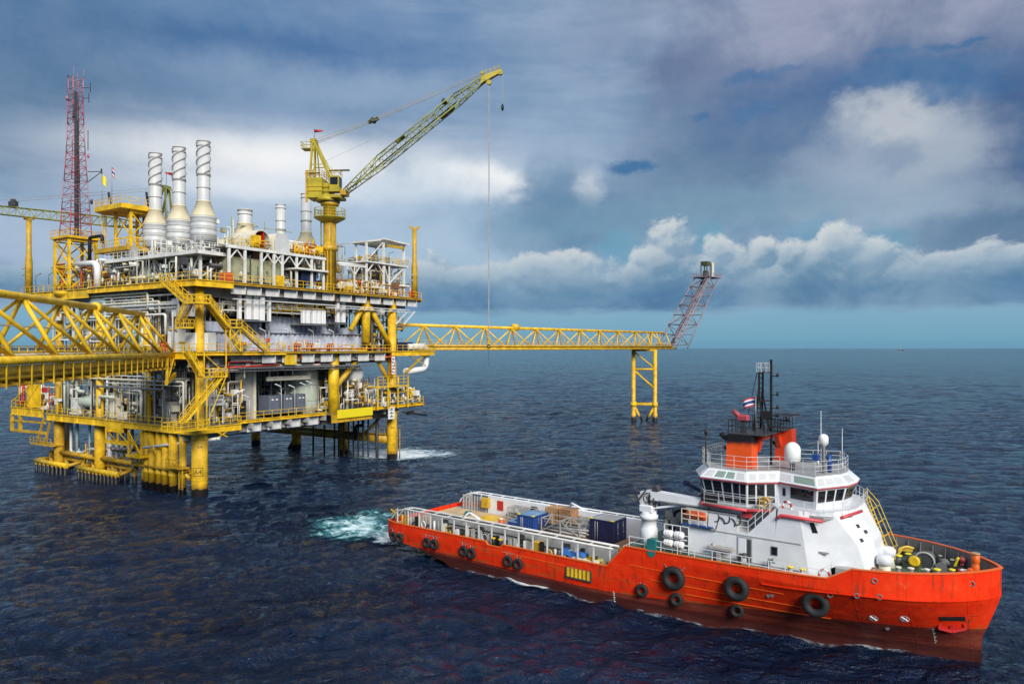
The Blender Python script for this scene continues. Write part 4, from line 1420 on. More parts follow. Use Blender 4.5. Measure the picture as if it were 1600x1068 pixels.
# boom
F0, F1, F2, F3 = Vector((2.7, 0, 49.6)), Vector((9.2, 0, 54.9)), Vector((22.8, 0, 65.6)), Vector((27.7, 0, 69.2))
bm = MB()
sd_ = (0, 1, 0)
lattice(bm, F0, F1, 2.1, 0.35, 1.8, 1.9, 5, 0.10, 0.05, sd_)
lattice(bm, F1, F2, 1.8, 1.9, 1.7, 1.75, 11, 0.10, 0.05, sd_)
lattice(bm, F2, F3, 1.7, 1.75, 1.0, 0.8, 4, 0.10, 0.05, sd_)
boom = CR.part('boom', bm, 'olive')
CR.part('boom_walkway', MB().bar(F0 + Vector((1.5, -.3, .9)), F2 + Vector((0, -.3, -0.5)), 0.5, 0.08), 'olive_dark', parent=boom)
CR.part('pivot', MB().box(2.2, 3.2, -1.2, 1.2, 49.0, 49.9), 'yellow_dull', parent=boom)
for t, l, w in ((0.30, 1.9, .9), (0.80, 1.4, .7), (0.89, 1.6, .6)):
    c = F1 + (F2 - F1) * t + Vector((-.6, 0, .8) if t < .5 else (.5, -.3, -.7))
    d = (F2 - F1).normalized() * l
    CR.part('boom_plate', MB().bar(c - d * .5, c + d * .5, .9, .35), 'olive_dark', parent=boom)
CR.part('winch', MB().lathe([(.35, -.7), (.35, .7)], (20.6, 0, 65.4), 12, 'y').box(20.2, 21.0, -.6, .6, 65.0, 65.4), 'dark_grey', parent=boom)
hd = MB().prism([(27.1, -.55), (30.6, -.4), (30.6, .4), (27.1, .55)], lambda x, y: 68.2 + (x - 27.1) * .55, lambda x, y: 69.5 + (x - 27.1) * .36)
hd.lathe([(.45, -.35), (.45, .35)], (30.5, 0, 70.2), 14, 'y').lathe([(.42, -.3), (.42, .3)], (28.5, 0, 68.5), 14, 'y').lathe([(.3, -.3), (.3, .3)], (27.4, 0, 70.2), 12, 'y')
hd.bar((29.8, 0, 70.3), (30.5, 0, 71.2), .14).rail([(27.3, -.6, 69.6), (30.4, -.45, 70.7)], .6, .8, .04)
CR.part('boom_head', hd, 'crane_yellow')
pl = MB()
br = Vector((7.9, 0, 62.3))
for y in (-.6, .6):
    pl.tube((-2.7, y, 58.9), br + Vector((0, y * .6, 0.15)), .05, 5).tube((-2.7, y * .6, 58.4), br + Vector((0, y * .3, -0.25)), .04, 5)
    pl.tube(br + Vector((0, y * .6, 0.2)), (27.1, y * .7, 70.1), .05, 5).tube(br + Vector((0, y * .4, -.2)), (26.7, y * .5, 69.7), .04, 5)
pl.tube((-2.2, .3, 57.4), (2.6, 0, 50.8), .025, 4).tube((-1.0, -.4, 55.0), (17.5, -.2, 63.0), .022, 4)
CR.part('pendant_lines', pl, 'wall_grey')
CR.part('bridle_block', MB().lathe([(.4, -.7), (.4, .7)], br, 12, 'y').bar(br - Vector((.9, 0, .3)), br + Vector((.9, 0, .4)), .5, .6), 'olive_dark')
CR.part('hoist_rope', MB().tube((28.45, -.16, 68.2), (28.45, -.16, 23.4), .05, 5).tube((28.6, .2, 68.2), (28.5, .2, 23.4), .05, 5), 'wall_grey')
hk = CR.part('hook_block', MB().bevel_box(28.2, 28.75, -.3, .3, 22.6, 23.9, .1).lathe([(.34, -.12), (.34, .12)], (28.47, 0, 23.5), 12, 'y'), 'yellow_dull')
CR.part('hook', MB().torus((28.47, 0, 22.2), (0, 1, 0), .3, .09, 12, 6).tube((28.47, 0, 22.0), (28.47, 0, 19.0), .035, 5), 'dark_grey', parent=hk)
CR.part('whip_line', MB().tube((30.9, 0, 70.2), (30.9, 0, 64.6), .04, 5), 'wall_grey')
CR.part('whip_hook', MB().lathe([(.1, 64.0), (.25, 64.3), (.25, 64.8), (.08, 65.2)], (30.9, 0, -.5), 10), 'black')

# ---- stowed crane at the back left (frame FD)
C2 = Thing('stowed_crane', 'smaller dark yellow crane with its boom lowered onto a rest post', 'crane', (0, 0, ZT), FD)
C2.part('pedestal', MB().tube((0, 0, ZT), (0, 0, 42.2), 1.0, 18), 'crane_yellow')
C2.part('machinery_house', MB().bevel_box(-1.2, 2.6, -1.4, 1.4, 42.2, 45.2, .12).box(1.0, 2.9, -1.7, -0.4, 42.6, 44.8), 'olive_dark')
a2 = MB()
for y in (-1.1, 1.1):
    a2.bar((-2.0, y, 42.4), (-1.3, y * .5, 50.6), .3).bar((0.6, y, 45), (-1.1, y * .5, 50.6), .3)
    a2.bar((-1.8, y * .8, 46.2), (0, y * .8, 46.6), .16)
a2.box(-1.6, -.8, -.8, .8, 50.3, 50.9).bar((-1.6, 0, 50.3), (-3.2, 0, 49.9), .25).bar((-3.2, 0, 49.9), (-3.2, 0, 52.0), .12)
C2.part('a_frame', a2, 'olive')
b2 = MB()
lattice(b2, (2.4, 0, 43.8), (8.5, 0, 44.6), 1.6, .3, 1.5, 1.6, 5, .09, .05, sd_)
lattice(b2, (8.5, 0, 44.6), (32, 0, 47.4), 1.5, 1.6, 1.4, 1.5, 17, .09, .05, sd_)
lattice(b2, (32, 0, 47.4), (37, 0, 48.2), 1.4, 1.5, .8, .7, 4, .09, .05, sd_)
C2.part('boom', b2, 'olive')
C2.part('boom_head', MB().prism([(36.6, -.4), (39.2, -.3), (39.2, .3), (36.6, .4)], 47.6, 48.9).lathe([(.45, -.3), (.45, .3)], (39.2, 0, 48.2), 12, 'y'), 'crane_yellow')
C2.part('boom_sheave', MB().box(28.4, 29.8, -.4, .4, 48.0, 48.9).lathe([(.4, -.3), (.4, .3)], (29.1, 0, 49.0), 12, 'y'), 'dark_grey')
C2.part('pendant_lines', MB().tube((-1.2, .5, 50.6), (36.8, .3, 49.0), .04, 5).tube((-1.2, -.5, 50.4), (14.5, -.3, 49.6), .04, 5).tube((14.5, -.3, 49.6), (29.1, -.3, 49.0), .035, 5), 'wall_grey')

# ---- boom rest posts
def rest(base, label, h, r=.62, ang=0.0):
    u, v, z = base
    t = Thing('boom_rest', label, 'boom rest', base, FP)
    t.part('post', MB().lathe([(r, 0), (r, h * .42), (r * .72, h * .55), (r * .72, h)], base, 18), 'yellow_dull')
    t.part('cradle', MB().bar((u - .75, v + .75, z + h + .55), (u, v, z + h - .1), .34).bar((u + .75, v - .75, z + h + .55), (u, v, z + h - .1), .34).bar((u - .6, v + .6, z + h + .05), (u + .6, v - .6, z + h + .05), .3), 'yellow_dull')
    t.part('floodlight', MB().bar((u - r, v - .2, z + h * .33), (u - 1.2, v - .5, z + h * .34), .1).lathe([(.12, 0), (.26, .3)], (u - 1.3, v - .6, z + h * .31), 10), 'wall_grey')
    t.part('floodlight', MB().bar((u - r, v - .2, z + h * .25), (u - 1.2, v - .5, z + h * .26), .1).lathe([(.12, 0), (.26, .3)], (u - 1.3, v - .6, z + h * .23), 10), 'wall_grey')
    return t


rest((47.6, -1.0, ZT), 'tall yellow boom rest post at the right end of the top deck', 14.0)
rest((-1.0, 50.0, ZT), 'tall yellow boom rest post at the far left carrying the lowered boom', 13.6, .6)

# ---- yellow raised platform beside the stacks
YP = Thing('raised_platform', 'tall yellow steel frame with a railed platform on top, beside the front stacks', 'platform', (4.5, 25.2, ZT), FP)
yf = MB()
for u in (2.6, 6.4):
    for v in (22.8, 27.4):
        yf.box(u - .2, u + .2, v - .2, v + .2, ZT, 45.2)
for a, b in (((2.6, 22.8), (2.6, 27.4)), ((2.6, 22.8), (6.4, 22.8)), ((6.4, 22.8), (6.4, 27.4))):
    for z0, z1 in ((32.4, 36.4), (36.6, 40.6), (40.8, 44.8)):
        yf.bar((*a, z0), (*b, z1), .17).bar((*b, z0), (*a, z1), .17).bar((*a, z1), (*b, z1), .2)
fm = YP.part('frame', yf, 'yellow')
YP.part('floor', MB().prism([(0.6, 22.0), (7.2, 22.0), (7.2, 31.0), (3.0, 32.0), (0.6, 30.5)], 45.2, 46.0), 'yellow')
YP.part('handrail', MB().rail([(0.6, 22.0, 46), (7.2, 22.0, 46), (7.2, 31, 46), (3, 32, 46), (0.6, 30.5, 46)], 1.15, 1.3, .045, closed=True), 'yellow')
YP.part('lower_floor', MB().box(1.0, 8.2, 21.0, 31.5, 38.2, 38.9), 'yellow_dull')
YP.part('handrail', MB().rail([(1.0, 31.5, 38.9), (1.0, 21.0, 38.9), (8.2, 21.0, 38.9)], 1.15, 1.4, .045), 'yellow', parent=fm)
YP.part('ladder_cage', MB().grille((2.9, 31.0, 39), (1.9, 30.4, 39), 3, .12, 7, .12).bar((1.9, 30.4, 41), (2.9, 31.0, 41.4), .1).bar((1.9, 30.4, 43.4), (2.9, 31.0, 43.8), .1), 'yellow')
for a, b in (((1.6, 27.2, 46), (1.5, 27.6, 48.4)), ((5.6, 22.6, 46), (5.4, 22.9, 48.6)), ((6.2, 22.3, 46), (6.7, 21.6, 48.6))):
    YP.part('vent_pipe', MB().tube(a, ((a[0] + b[0]) / 2, (a[1] + b[1]) / 2, 47.4), .16, 8).tube(((a[0] + b[0]) / 2, (a[1] + b[1]) / 2, 47.3), b, .2, 8), 'black')

# flags on slim poles
def flag(name, label, base, h, cols, fl, fh, fr, dirx=1.0, wave=.15, polemat='steel', tilt=0.0):
    t = Thing(name, label, 'flag', base, fr)
    x, y, z = base
    t.part('pole', MB().tube(base, (x + tilt, y, z + h), .05, 6), polemat)
    n = 10
    for k, (f0, f1, m) in enumerate(cols):
        mb = MB()
        pts = []
        for i in range(n + 1):
            for f in (f0, f1):
                s = i / n
                pts.append((x + tilt + dirx * fl * s * .92, y + wave * math.sin(s * 5.5 + f) * (0.3 + s), z + h - .05 - f * fh - s * s * fh * .45))
        mb.add(pts, [(2 * i, 2 * i + 1, 2 * i + 3, 2 * i + 2) for i in range(n)], True)
        t.part('stripe', mb, m)
    return t


flag('flag', 'small yellow pennant on a pole above the yellow platform', (2.0, 30.6, 46), 6.0, [(0, 1, 'yellow_clean')], .8, 1.6, FP, 1, .1)
flag('flag', 'small red, white and blue striped flag on the rig near the radio tower', (1.4, 26.4, 46), 6.6, [(0, .17, 'flag_red'), (.17, .33, 'flag_white'), (.33, .67, 'flag_blue'), (.67, .83, 'flag_white'), (.83, 1, 'flag_red')], .5, 1.5, FP, 1, .1)
ws2 = Thing('windsock', 'small red windsock on a thin pole between the first two tall stacks', 'windsock', (6.0, 18.0, 36.8), FP)
ws2.part('pole', MB().tube((6, 18, 36.8), (6, 18, 51.6), .05), 'steel')
ws2.part('sock', MB().lathe([(0.1, -.2), (0.2, .5), (0.26, 1.1)], (6, 18, 51.4), 10, 'x'), 'red')

# ---- turbine enclosures and arched air intakes
EN = Thing('turbine_enclosure', 'long beige green machinery enclosure under the white steel frame', 'enclosure', (11.5, 2.0, ZT), FP)
EN.part('body', MB().bevel_box(6.2, 16.6, 1.2, 5.6, 32.6, 36.3, .1), 'beige_green')
for k in range(3):
    EN.part('panel', MB().box(6.5 + k * 3.4, 9.6 + k * 3.4, 1.12, 1.2, 32.9, 36.0), 'beige_green')
EN.part('skid', MB().box(6.0, 16.8, 1.0, 5.8, ZT, 32.6), 'dark_grey')
for u in (8.5, 11.6, 14.6):
    EN.part('exhaust_box', MB().box(u - .9, u + .9, 1.6, 4.8, 36.3, 37.5), 'brown_duct')
def intake(u, label):
    t = Thing('air_intake', label, 'air intake', (u, 3, 37.8), FP, 'arched air intakes')
    r = 1.65
    arc = [(u + r * math.cos(a), 37.85 + 1.6 + r * math.sin(a)) for a in [math.pi * k / 10 for k in range(11)]]
    out = [(u + r, 37.85)] + arc + [(u - r, 37.85)]
    ii = [(u + (x - u) * .88, 37.9 + (z - 37.85) * .93) for x, z in out]
    mb = MB()
    rings = [[(x, 0.6, z) for x, z in out], [(x, 6.4, z) for x, z in out]]
    mb.loft(rings, closed=False, caps=False, smooth=True)
    n = len(out)
    mb.add([(x, 0.6, z) for x, z in out] + [(x, 0.6, z) for x, z in ii], [(i, i + 1, n + i + 1, n + i) for i in range(n - 1)])
    mb.loft([[(x, 0.6, z) for x, z in ii], [(x, 5.5, z) for x, z in ii]], closed=False, caps=False)
    t.part('hood', mb, 'cream')
    t.part('back_panel', MB().add([(x, 2.2, z) for x, z in ii], [tuple(range(n))]), 'brown_duct')
    t.part('divider', MB().box(u + .5, u + .62, .8, 2.2, 37.9, 40.9), 'red')
    return t
intake(11.6, 'arched cream air intake hood with a brown inside, left of the pair')
intake(15.6, 'arched grey air intake hood closed by a panel, right of the pair').part('front_panel', MB().bevel_box(14.2, 17.0, .5, .58, 37.9, 40.2, .03).box(14.5, 16.7, .5, .57, 40.2, 40.9), 'stack_grey')

# ---- right-hand process module with its roof
PM = Thing('process_module', 'white steel two storey process module with a sloping roof at the right end', 'process module', (39.5, 3, ZT), FP)
pf = MB()
for u in (35.0, 39.7, 45.6):
    for v in (0.1, 7.5):
        pf.box(u - .18, u + .18, v - .18, v + .18, ZT, 42.6 if u > 36 or v > 1 else 41.8)
for u0, u1 in ((35.0, 39.7), (39.7, 45.6)):
    pf.bar((u0, .1, 38.2), (u1, .1, 38.2), .3, .4).bar((u0, 7.5, 38.2), (u1, 7.5, 38.2), .3, .4)
pf.bar((41.2, 0, 34.5), (45.4, 0, 37.9), .2).bar((41.2, 0, 34.5), (39.8, 0, 37.9), .2).bar((35.2, 0, 36.4), (36.8, 0, 38), .18).bar((39.5, 0, 36.4), (38, 0, 38), .18)
pf.bar((41.2, 0, ZT), (41.2, 0, 38), .25).bar((35.2, 0, 38.6), (39.6, 0, 42.5), .16).bar((45.6, 7.5, 35), (45.6, 0, 38), .2)
PM.part('frame', pf, 'white_steel')
PM.part('floor', MB().box(34.4, 46.4, -.4, 8.0, 38.1, 38.35), 'white_steel')
PM.part('handrail', MB().rail([(34.4, -.4, 38.35), (46.4, -.4, 38.35), (46.4, 8, 38.35)], 1.15, 1.3, .045), 'yellow')
rf = MB().prism([(38.9, -.6), (46.6, -.6), (46.6, 8.4), (38.9, 8.4)], lambda x, y: 42.75 - (x - 39.7) * .02 - y * .0, lambda x, y: 43.0 - (x - 39.7) * .02)
rf.bar((38.9, -.6, 43.0), (46.6, -.6, 42.6), .2).bar((35, .1, 42.0), (39.7, .1, 42.9), .18).bar((35, 7.5, 42.0), (39.7, 7.5, 42.9), .18).bar((35, .1, 42), (35, 7.5, 42), .18)
PM.part('roof', rf, 'white_steel')
PM.part('roof_beam', MB().box(40.5, 45.4, -.3, .0, 41.6, 42.1), 'yellow_dull')
PM.part('wall_panel', corrugated(MB(), (41.6, 5.5), (45.2, 5.5), ZT, 37.6, .7, .1), 'girder_grey')
P3 = Thing('pipe_bridge', 'slim white pipe bridge linking the process module with the crane pedestal', 'pipe bridge', (31.5, 1, ZT), FP)
P3.part('frame', MB().bar((28.2, .2, 37.0), (35, .2, 37.2), .2, .3).bar((32, .2, ZT), (32, .2, 37), .22).bar((30.8, .2, 36.9), (32, .2, 35.4), .16).bar((33.2, .2, 36.9), (32, .2, 35.4), .16), 'white_steel')
P3.part('pipe', MB().tube((28.2, .6, 37.35), (35, .6, 37.5), .16, 8), 'white')

# ---- vessels
def vessel(name, label, c, r, L, axis, mat, fr=FP, legs=True, group=None):
    x, y, z = c
    zb = z - r - .6 if axis != 'z' else z - L / 2 - r * .6
    t = Thing(name, label, 'vessel', (x, y, zb), fr, group)
    t.part('shell', MB().vessel(c, r, L, axis), mat)
    bd = MB()
    for k in (-.35, 0.05, .38):
        if axis == 'z':
            bd.lathe([(r + .02, k * L - .06), (r + .05, k * L), (r + .02, k * L + .06)], c, 18)
        else:
            bd.lathe([(r + .02, k * L - .06), (r + .05, k * L), (r + .02, k * L + .06)], c, 18, axis)
    t.part('band', bd, 'wall_grey')
    if axis != 'z' and legs:
        s = MB()
        for k in (-.35, .35):
            a, b = (k * L, 0) if axis == 'x' else (0, k * L)
            w = (.15, r * .8) if axis == 'x' else (r * .8, .15)
            s.box(x + a - w[0], x + a + w[0], y + b - w[1], y + b + w[1], zb, z - r * .5)
        t.part('saddle', s, 'steel')
    elif axis == 'z':
        t.part('skirt', MB().lathe([(r * .85, 0), (r * .85, r * .8)], (x, y, zb), 16), mat)
    t.part('nozzle', MB().tube((x, y, z), (x + (0 if axis != 'z' else .0), y, z + (r if axis != 'z' else L / 2 + r * .5) + .5), .14, 8), 'steel')
    return t


vessel('pressure_vessel', 'white round domed end of a large horizontal vessel on the lower deck', (34.2, 5.2, 17.0), 1.65, 6.5, 'y', 'white')
vessel('storage_tank', 'big pale green white upright tank beside the generator boxes', (24.6, 5.8, 15.0), 2.75, 7.0, 'z', 'pale_green')
vessel('storage_tank', 'slim pale green upright vessel behind the white notice board', (3.4, 3.0, 15.4), 1.0, 8.0, 'z', 'pale_green')
vessel('pressure_vessel', 'beige horizontal vessel above the blue grey wall, nearer the white ducts', (19.3, 4.0, 29.6), 1.2, 3.4, 'y', 'cream')
vessel('pressure_vessel', 'beige horizontal vessel above the blue grey wall, nearer the crane pedestal', (22.9, 4.0, 29.7), 1.2, 3.4, 'y', 'cream')
vessel('pressure_vessel', 'cream upright drum low in the white process module', (38.0, 3.6, 34.6), 1.3, 2.6, 'z', 'cream')
vessel('pressure_vessel', 'cream horizontal drum low in the process module beside the boom rest', (42.6, 2.6, 33.9), .9, 3.8, 'x', 'white_steel')
vessel('pressure_vessel', 'white horizontal drum at the foot of the crane pedestal', (31.6, 1.8, 33.4), .85, 3.6, 'x', 'white_steel')
vessel('pressure_vessel', 'white horizontal scrubber low on the left side of the lower deck', (1.2, 33.0, 12.6), .95, 4.2, 'y', 'pale_green')
vessel('pressure_vessel', 'pale horizontal drum near the left end of the lower deck', (1.6, 40.0, 14.2), 1.0, 3.0, 'y', 'white_steel')
vessel('pressure_vessel', 'long pale drum lying behind the access bridge on the middle deck', (1.6, 24.5, 24.4), 1.0, 5.5, 'y', 'cream')
vessel('pressure_vessel', 'grey upright drum under the mezzanine near the front corner', (3.6, 7.0, 34.0), .9, 2.2, 'z', 'stack_grey')
vessel('pressure_vessel', 'grey upright drum under the mezzanine beside the yellow platform', (3.6, 19.0, 34.0), 1.0, 2.4, 'z', 'pale_green')

# ---- cabinets, generator boxes, containers
def boxthing(name, label, cat, x0, x1, y0, y1, z0, z1, mat, group=None, fr=FP, extra=None):
    t = Thing(name, label, cat, ((x0 + x1) / 2, (y0 + y1) / 2, z0), fr, group)
    t.part('body', MB().bevel_box(x0, x1, y0, y1, z0 + .12, z1, .06), mat)
    t.part('skid', MB().box(x0 + .05, x1 - .05, y0 + .05, y1 - .05, z0, z0 + .12), 'dark_grey')
    if extra:
        extra(t, x0, x1, y0, y1, z0, z1)
    return t


def vents(t, x0, x1, y0, y1, z0, z1):
    w = x1 - x0
    for k in (.3, .7):
        t.part('label_plate', MB().box(x0 + w * k - .2, x0 + w * k + .2, y0 - .03, y0, z1 - .75, z1 - .55), 'lamp_white')
    t.part('door', MB().box(x0 + .12, x1 - .12, y0 - .025, y0, z0 + .3, z1 - 1.0), 'genset')


for i, (x0, x1, lab) in enumerate(((13.9, 16.1, 'grey blue generator box on the lower deck, beside the beige ribbed wall'), (17.0, 18.9, 'grey blue generator box on the lower deck, middle of the three'), (19.7, 21.7, 'grey blue generator box on the lower deck, beside the big pale tank'))):
    boxthing('generator_box', lab, 'generator', x0, x1, 1.6, 4.4, ZL + .5, 14.0, 'genset', 'generator boxes on the lower deck', extra=vents)
boxthing('storage_box', 'black box standing against the beige ribbed wall', 'box', 7.4, 8.8, .8, 2.2, ZL, 13.6, 'black')


def ribs(mat):
    def f(t, x0, x1, y0, y1, z0, z1):
        t.part('side_ribs', corrugated(MB(), (x0 + .05, y0), (x1 - .05, y0), z0 + .2, z1 - .12, .35, .05), mat)
        t.part('roof_frame', MB().box(x0, x1, y0, y0 + .1, z1, z1 + .08).box(x0, x1, y1 - .1, y1, z1, z1 + .08), mat)
    return f


boxthing('container', 'dark blue container at the right end of the middle deck by the flare bridge', 'container', 42.6, 47.2, -1.0, 1.6, ZM, 23.0, 'navy', extra=ribs('navy'))
boxthing('container', 'blue box on the right-hand end platform of the lower deck', 'container', 40.0, 43.4, -1.2, 1.0, ZL + .3, 13.9, 'light_blue', extra=ribs('blue'))
boxthing('container', 'dark blue box under the white canopy on the top deck', 'container', 19.6, 22.8, .2, 2.0, 33.3, 35.1, 'navy', extra=ribs('navy'))
boxthing('control_cabinet', 'white equipment cabinet with round vents behind the access bridge end', 'cabinet', -0.6, 1.6, 2.8, 6.2, 26.6, 29.4, 'white', extra=lambda t, x0, x1, y0, y1, z0, z1: [t.part('fan', MB().lathe([(.5, 0), (.45, .06)], (x0 - .06, y0 + .9, z0 + .7 + k * 1.35), 14, 'x'), 'black') for k in (0, 1)])
boxthing('control_cabinet', 'white panelled cabinet at the stair foot on the middle deck', 'cabinet', -0.8, 1.4, -0.2, 2.4, ZM, 24.2, 'white')
boxthing('control_cabinet', 'round grey cabinet on the middle deck beside the white panelled one', 'cabinet', 1.7, 3.0, .2, 2.0, ZM, 24.3, 'stack_grey')
boxthing('control_cabinet', 'grey cabinet on the mezzanine below the leftmost tall stack', 'cabinet', 1.5, 2.6, 20.5, 22.0, 36.8, 38.7, 'wall_grey')
boxthing('control_cabinet', 'yellow locker on the top deck under the white frame', 'cabinet', 13.6, 15.0, -.9, -.2, ZT, 33.8, 'yellow')
for x0, y0, z0, lab in ((3.6, -.9, ZT, 'bright red hose reel box at the front corner of the top deck'), (0.2, 42.5, ZT, 'red equipment box on the top deck by the left boom rest'), (-.6, 8.0, ZM, 'red fire cabinet on the middle deck at the end of the access bridge'), (1.0, 36.0, ZM, 'red machine on the middle deck at the far left'), (46.9, -1.3, ZT, 'small red box at the foot of the right boom rest')):
    boxthing('fire_cabinet', lab, 'cabinet', x0, x0 + 1.5, y0, y0 + 1.3, z0, z0 + 1.5, 'red' if 'bright' not in lab else 'orange_red')

# notice board on legs with two unreadable rows of lettering
NB = Thing('notice_board', 'white notice board with two rows of dark lettering by the lower stairs', 'sign', (3.2, .6, ZL), FP)
NB.part('board', MB().box(2.0, 4.5, .5, .6, 13.2, 14.8), 'white')
NB.part('side_board', MB().bar((1.9, .6, 14.0), (.9, 2.0, 14.1), .08, 1.7), 'white')
random.seed(5)
for z in (13.55, 14.2):
    x = 2.2
    while x < 4.3:
        w = random.uniform(.1, .2)
        mk = MB().box(x, x + .05, .47, .5, z, z + .36)
        if random.random() < .7:
            mk.box(x + .06, x + w, .47, .5, z + random.choice((0, .15, .3)), z + random.choice((.06, .21, .36)) + .04)
        if random.random() < .5:
            mk.box(x + w - .04, x + w, .47, .5, z + .02, z + .34)
        NB.part('glyph', mk, 'lettering')
        x += w + .09
NB.part('post', MB().bar((2.1, .65, ZL), (2.1, .65, 14.4), .14), 'white')
NB.part('post', MB().bar((4.4, .65, ZL), (4.4, .65, 14.4), .14), 'white')
NB.part('post', MB().bar((.9, 2.0, ZL), (.9, 2.0, 14.6), .14), 'white')
SB = Thing('hanging_sign', 'narrow white and red sign with a column of dark marks hung below the middle deck', 'sign', (40.4, -1.9, 17.2), FP)
SB.part('board', MB().box(39.75, 40.75, -1.95, -1.87, 16.9, 20.3), 'flag_white')
SB.part('border', MB().box(39.65, 39.75, -1.95, -1.86, 16.8, 20.4).box(40.75, 40.85, -1.95, -1.86, 16.8, 20.4), 'red')
for k in range(5):
    SB.part('glyph', MB().box(39.85, 40.65, -1.98, -1.95, 17.2 + k * .62, 17.34 + k * .62).box(39.8 + .3 * (k % 3), 39.95 + .3 * (k % 3), -1.98, -1.95, 17.3 + k * .62, 17.62 + k * .62), 'lettering')
SB2 = Thing('hanging_sign', 'small white sign with dark marks hung under the lower deck by the right leg', 'sign', (39.5, -1.9, 8.2), FP)
SB2.part('board', MB().box(38.8, 40.6, -1.95, -1.87, 8.3, 10.6), 'flag_white')
for k in range(3):
    SB2.part('glyph', MB().box(39.2, 40.2, -1.98, -1.95, 8.7 + k * .65, 8.85 + k * .65).box(39.6, 39.8, -1.98, -1.95, 8.85 + k * .65, 9.1 + k * .65), 'lettering')

# tall white ducts hanging in front of the walls
DW = (('white square duct hung before the blue grey wall, first of the four tall ones', 6.85, 7.30, 26.5, 31.0), ('wide white duct hung before the blue grey wall, second of the tall ones', 8.24, 9.13, 26.5, 30.9),
      ('wide white duct hung before the blue grey wall, third of the tall ones', 9.62, 10.51, 26.5, 31.0), ('wide white duct hung before the blue grey wall, fourth of the tall ones', 10.81, 11.70, 26.4, 31.1),
      ('thin white duct beside the fourth tall duct', 12.58, 12.93, 26.1, 31.4), ('thin white duct first of the short row near the crane pedestal', 19.60, 19.99, 26.2, 28.3),
      ('short white duct second in the row near the crane pedestal', 20.39, 21.18, 26.2, 28.35), ('short white duct third in the row near the crane pedestal', 21.77, 22.56, 26.2, 28.4),
      ('short white duct fourth in the row near the crane pedestal', 22.86, 23.55, 26.2, 28.4), ('short white duct last in the row near the crane pedestal', 23.85, 24.74, 26.2, 28.45),
      ('tall thin white duct right of the crane pedestal, nearer to it', 27.50, 28.10, 26.6, 31.2), ('tall thin white duct right of the crane pedestal, farther from it', 28.79, 29.48, 26.6, 31.3))
for lab, u0, u1, z0, z1 in DW:
    t = Thing('air_duct', lab, 'duct', ((u0 + u1) / 2, .1, z0), FP, 'white ducts along the right face')
    t.part('shaft', MB().bevel_box(u0, u1, -.1, .6, z0, z1 - .1, .05), 'lamp_white')
    t.part('elbow', MB().prism([(u0, -.1), (u1, -.1), (u1, 3.2), (u0, 3.2)], z1 - .15, z1 + .1), 'lamp_white')
    t.part('flange', MB().box(u0 - .05, u1 + .05, -.15, .65, z0 - .1, z0), 'steel')
for u0, u1, z in ((6.4, 13.2, 26.35), (19.3, 25.1, 26.05), (27.0, 29.7, 26.45)):
    PT.part('duct_shelf', MB().box(u0, u1, -.2, 3.2, z - .18, z - .04), 'steel')
PT.part('pipe', MB().pipe([(4.5, 2.5, 31.1), (8.2, 1.6, 31.3), (8.2, 1.6, 29)], .13, 8), 'white')
PT.part('pipe', MB().pipe([(11.2, 3.5, 31.2), (14, 1.8, 31.5), (14, 1.8, 22)], .15, 8), 'white')

# floodlights (white strip lamps on bent arms)
LS = [(6.0, .5, 14.6, 1), (8.6, -.2, 13.8, -1), (15.2, .2, 15.2, -1), (18.2, .4, 14.9, -1), (20.6, .4, 15.2, -1), (21.4, -.2, 15.5, -1), (13.2, 1.6, 24.3, -1), (18.4, 1.6, 24.3, -1), (23.4, 1.6, 24.4, -1), (28.2, 1.6, 24.4, -1)]
def strip_light(u, v, z, d, lab, zb):
    t = Thing('strip_light', lab, 'lamp', (u, v, zb), FP, 'white strip lamps along the decks')
    t.part('arm', MB().pipe([(u, v, zb), (u, v, z), (u + .5 * d, v - .3, z + .45)], .06, 6), 'white')
    t.part('lamp_head', MB().bar((u + .4 * d, v - .3, z + .4), (u + 1.7 * d, v - .6, z + .85), .22, .14), 'lamp_white')
    return t
LL = ['white strip lamp by the notice board on the lower deck', 'white strip lamp before the beige ribbed wall', 'white strip lamp over the first generator box', 'white strip lamp over the middle generator box', 'white strip lamp over the last generator box, lower of two', 'white strip lamp over the last generator box, upper of two',
      'white strip lamp before the blue grey wall, nearest the stairs', 'white strip lamp before the blue grey wall, second from the stairs', 'white strip lamp before the blue grey wall, third from the stairs', 'white strip lamp before the blue grey wall, farthest from the stairs']
for (u, v, z, d), lab in zip(LS, LL):
    strip_light(u, v, z, d, lab, (ZL if z < 20 else ZM))
for u, v, lab in ((-1.4, 46.5, 'bent white lamp post at the far left of the top deck'), (-1.4, 41.8, 'bent white lamp post between the radio tower and left boom rest')):
    t = Thing('lamp_post', lab, 'lamp', (u, v, ZT), FP, 'lamp posts on the top deck')
    t.part('pole', MB().pipe([(u, v, ZT), (u, v, 34.9), (u, v - 1.6, 35.3)], .06, 6), 'steel')
    t.part('lamp_head', MB().bar((u, v - 1.2, 35.2), (u, v - 2.0, 35.4), .2, .12), 'wall_grey')
for u, v, lab in ((37.2, .2, 'bent lamp post at the left of the process module floor'), (41.6, .4, 'bent lamp post in the middle of the process module floor')):
    t = Thing('lamp_post', lab, 'lamp', (u, v, 38.35), FP, 'lamp posts on the top deck')
    t.part('pole', MB().pipe([(u, v, 38.35), (u, v, 40.5), (u + 1.4, v, 40.9)], .06, 6), 'steel')

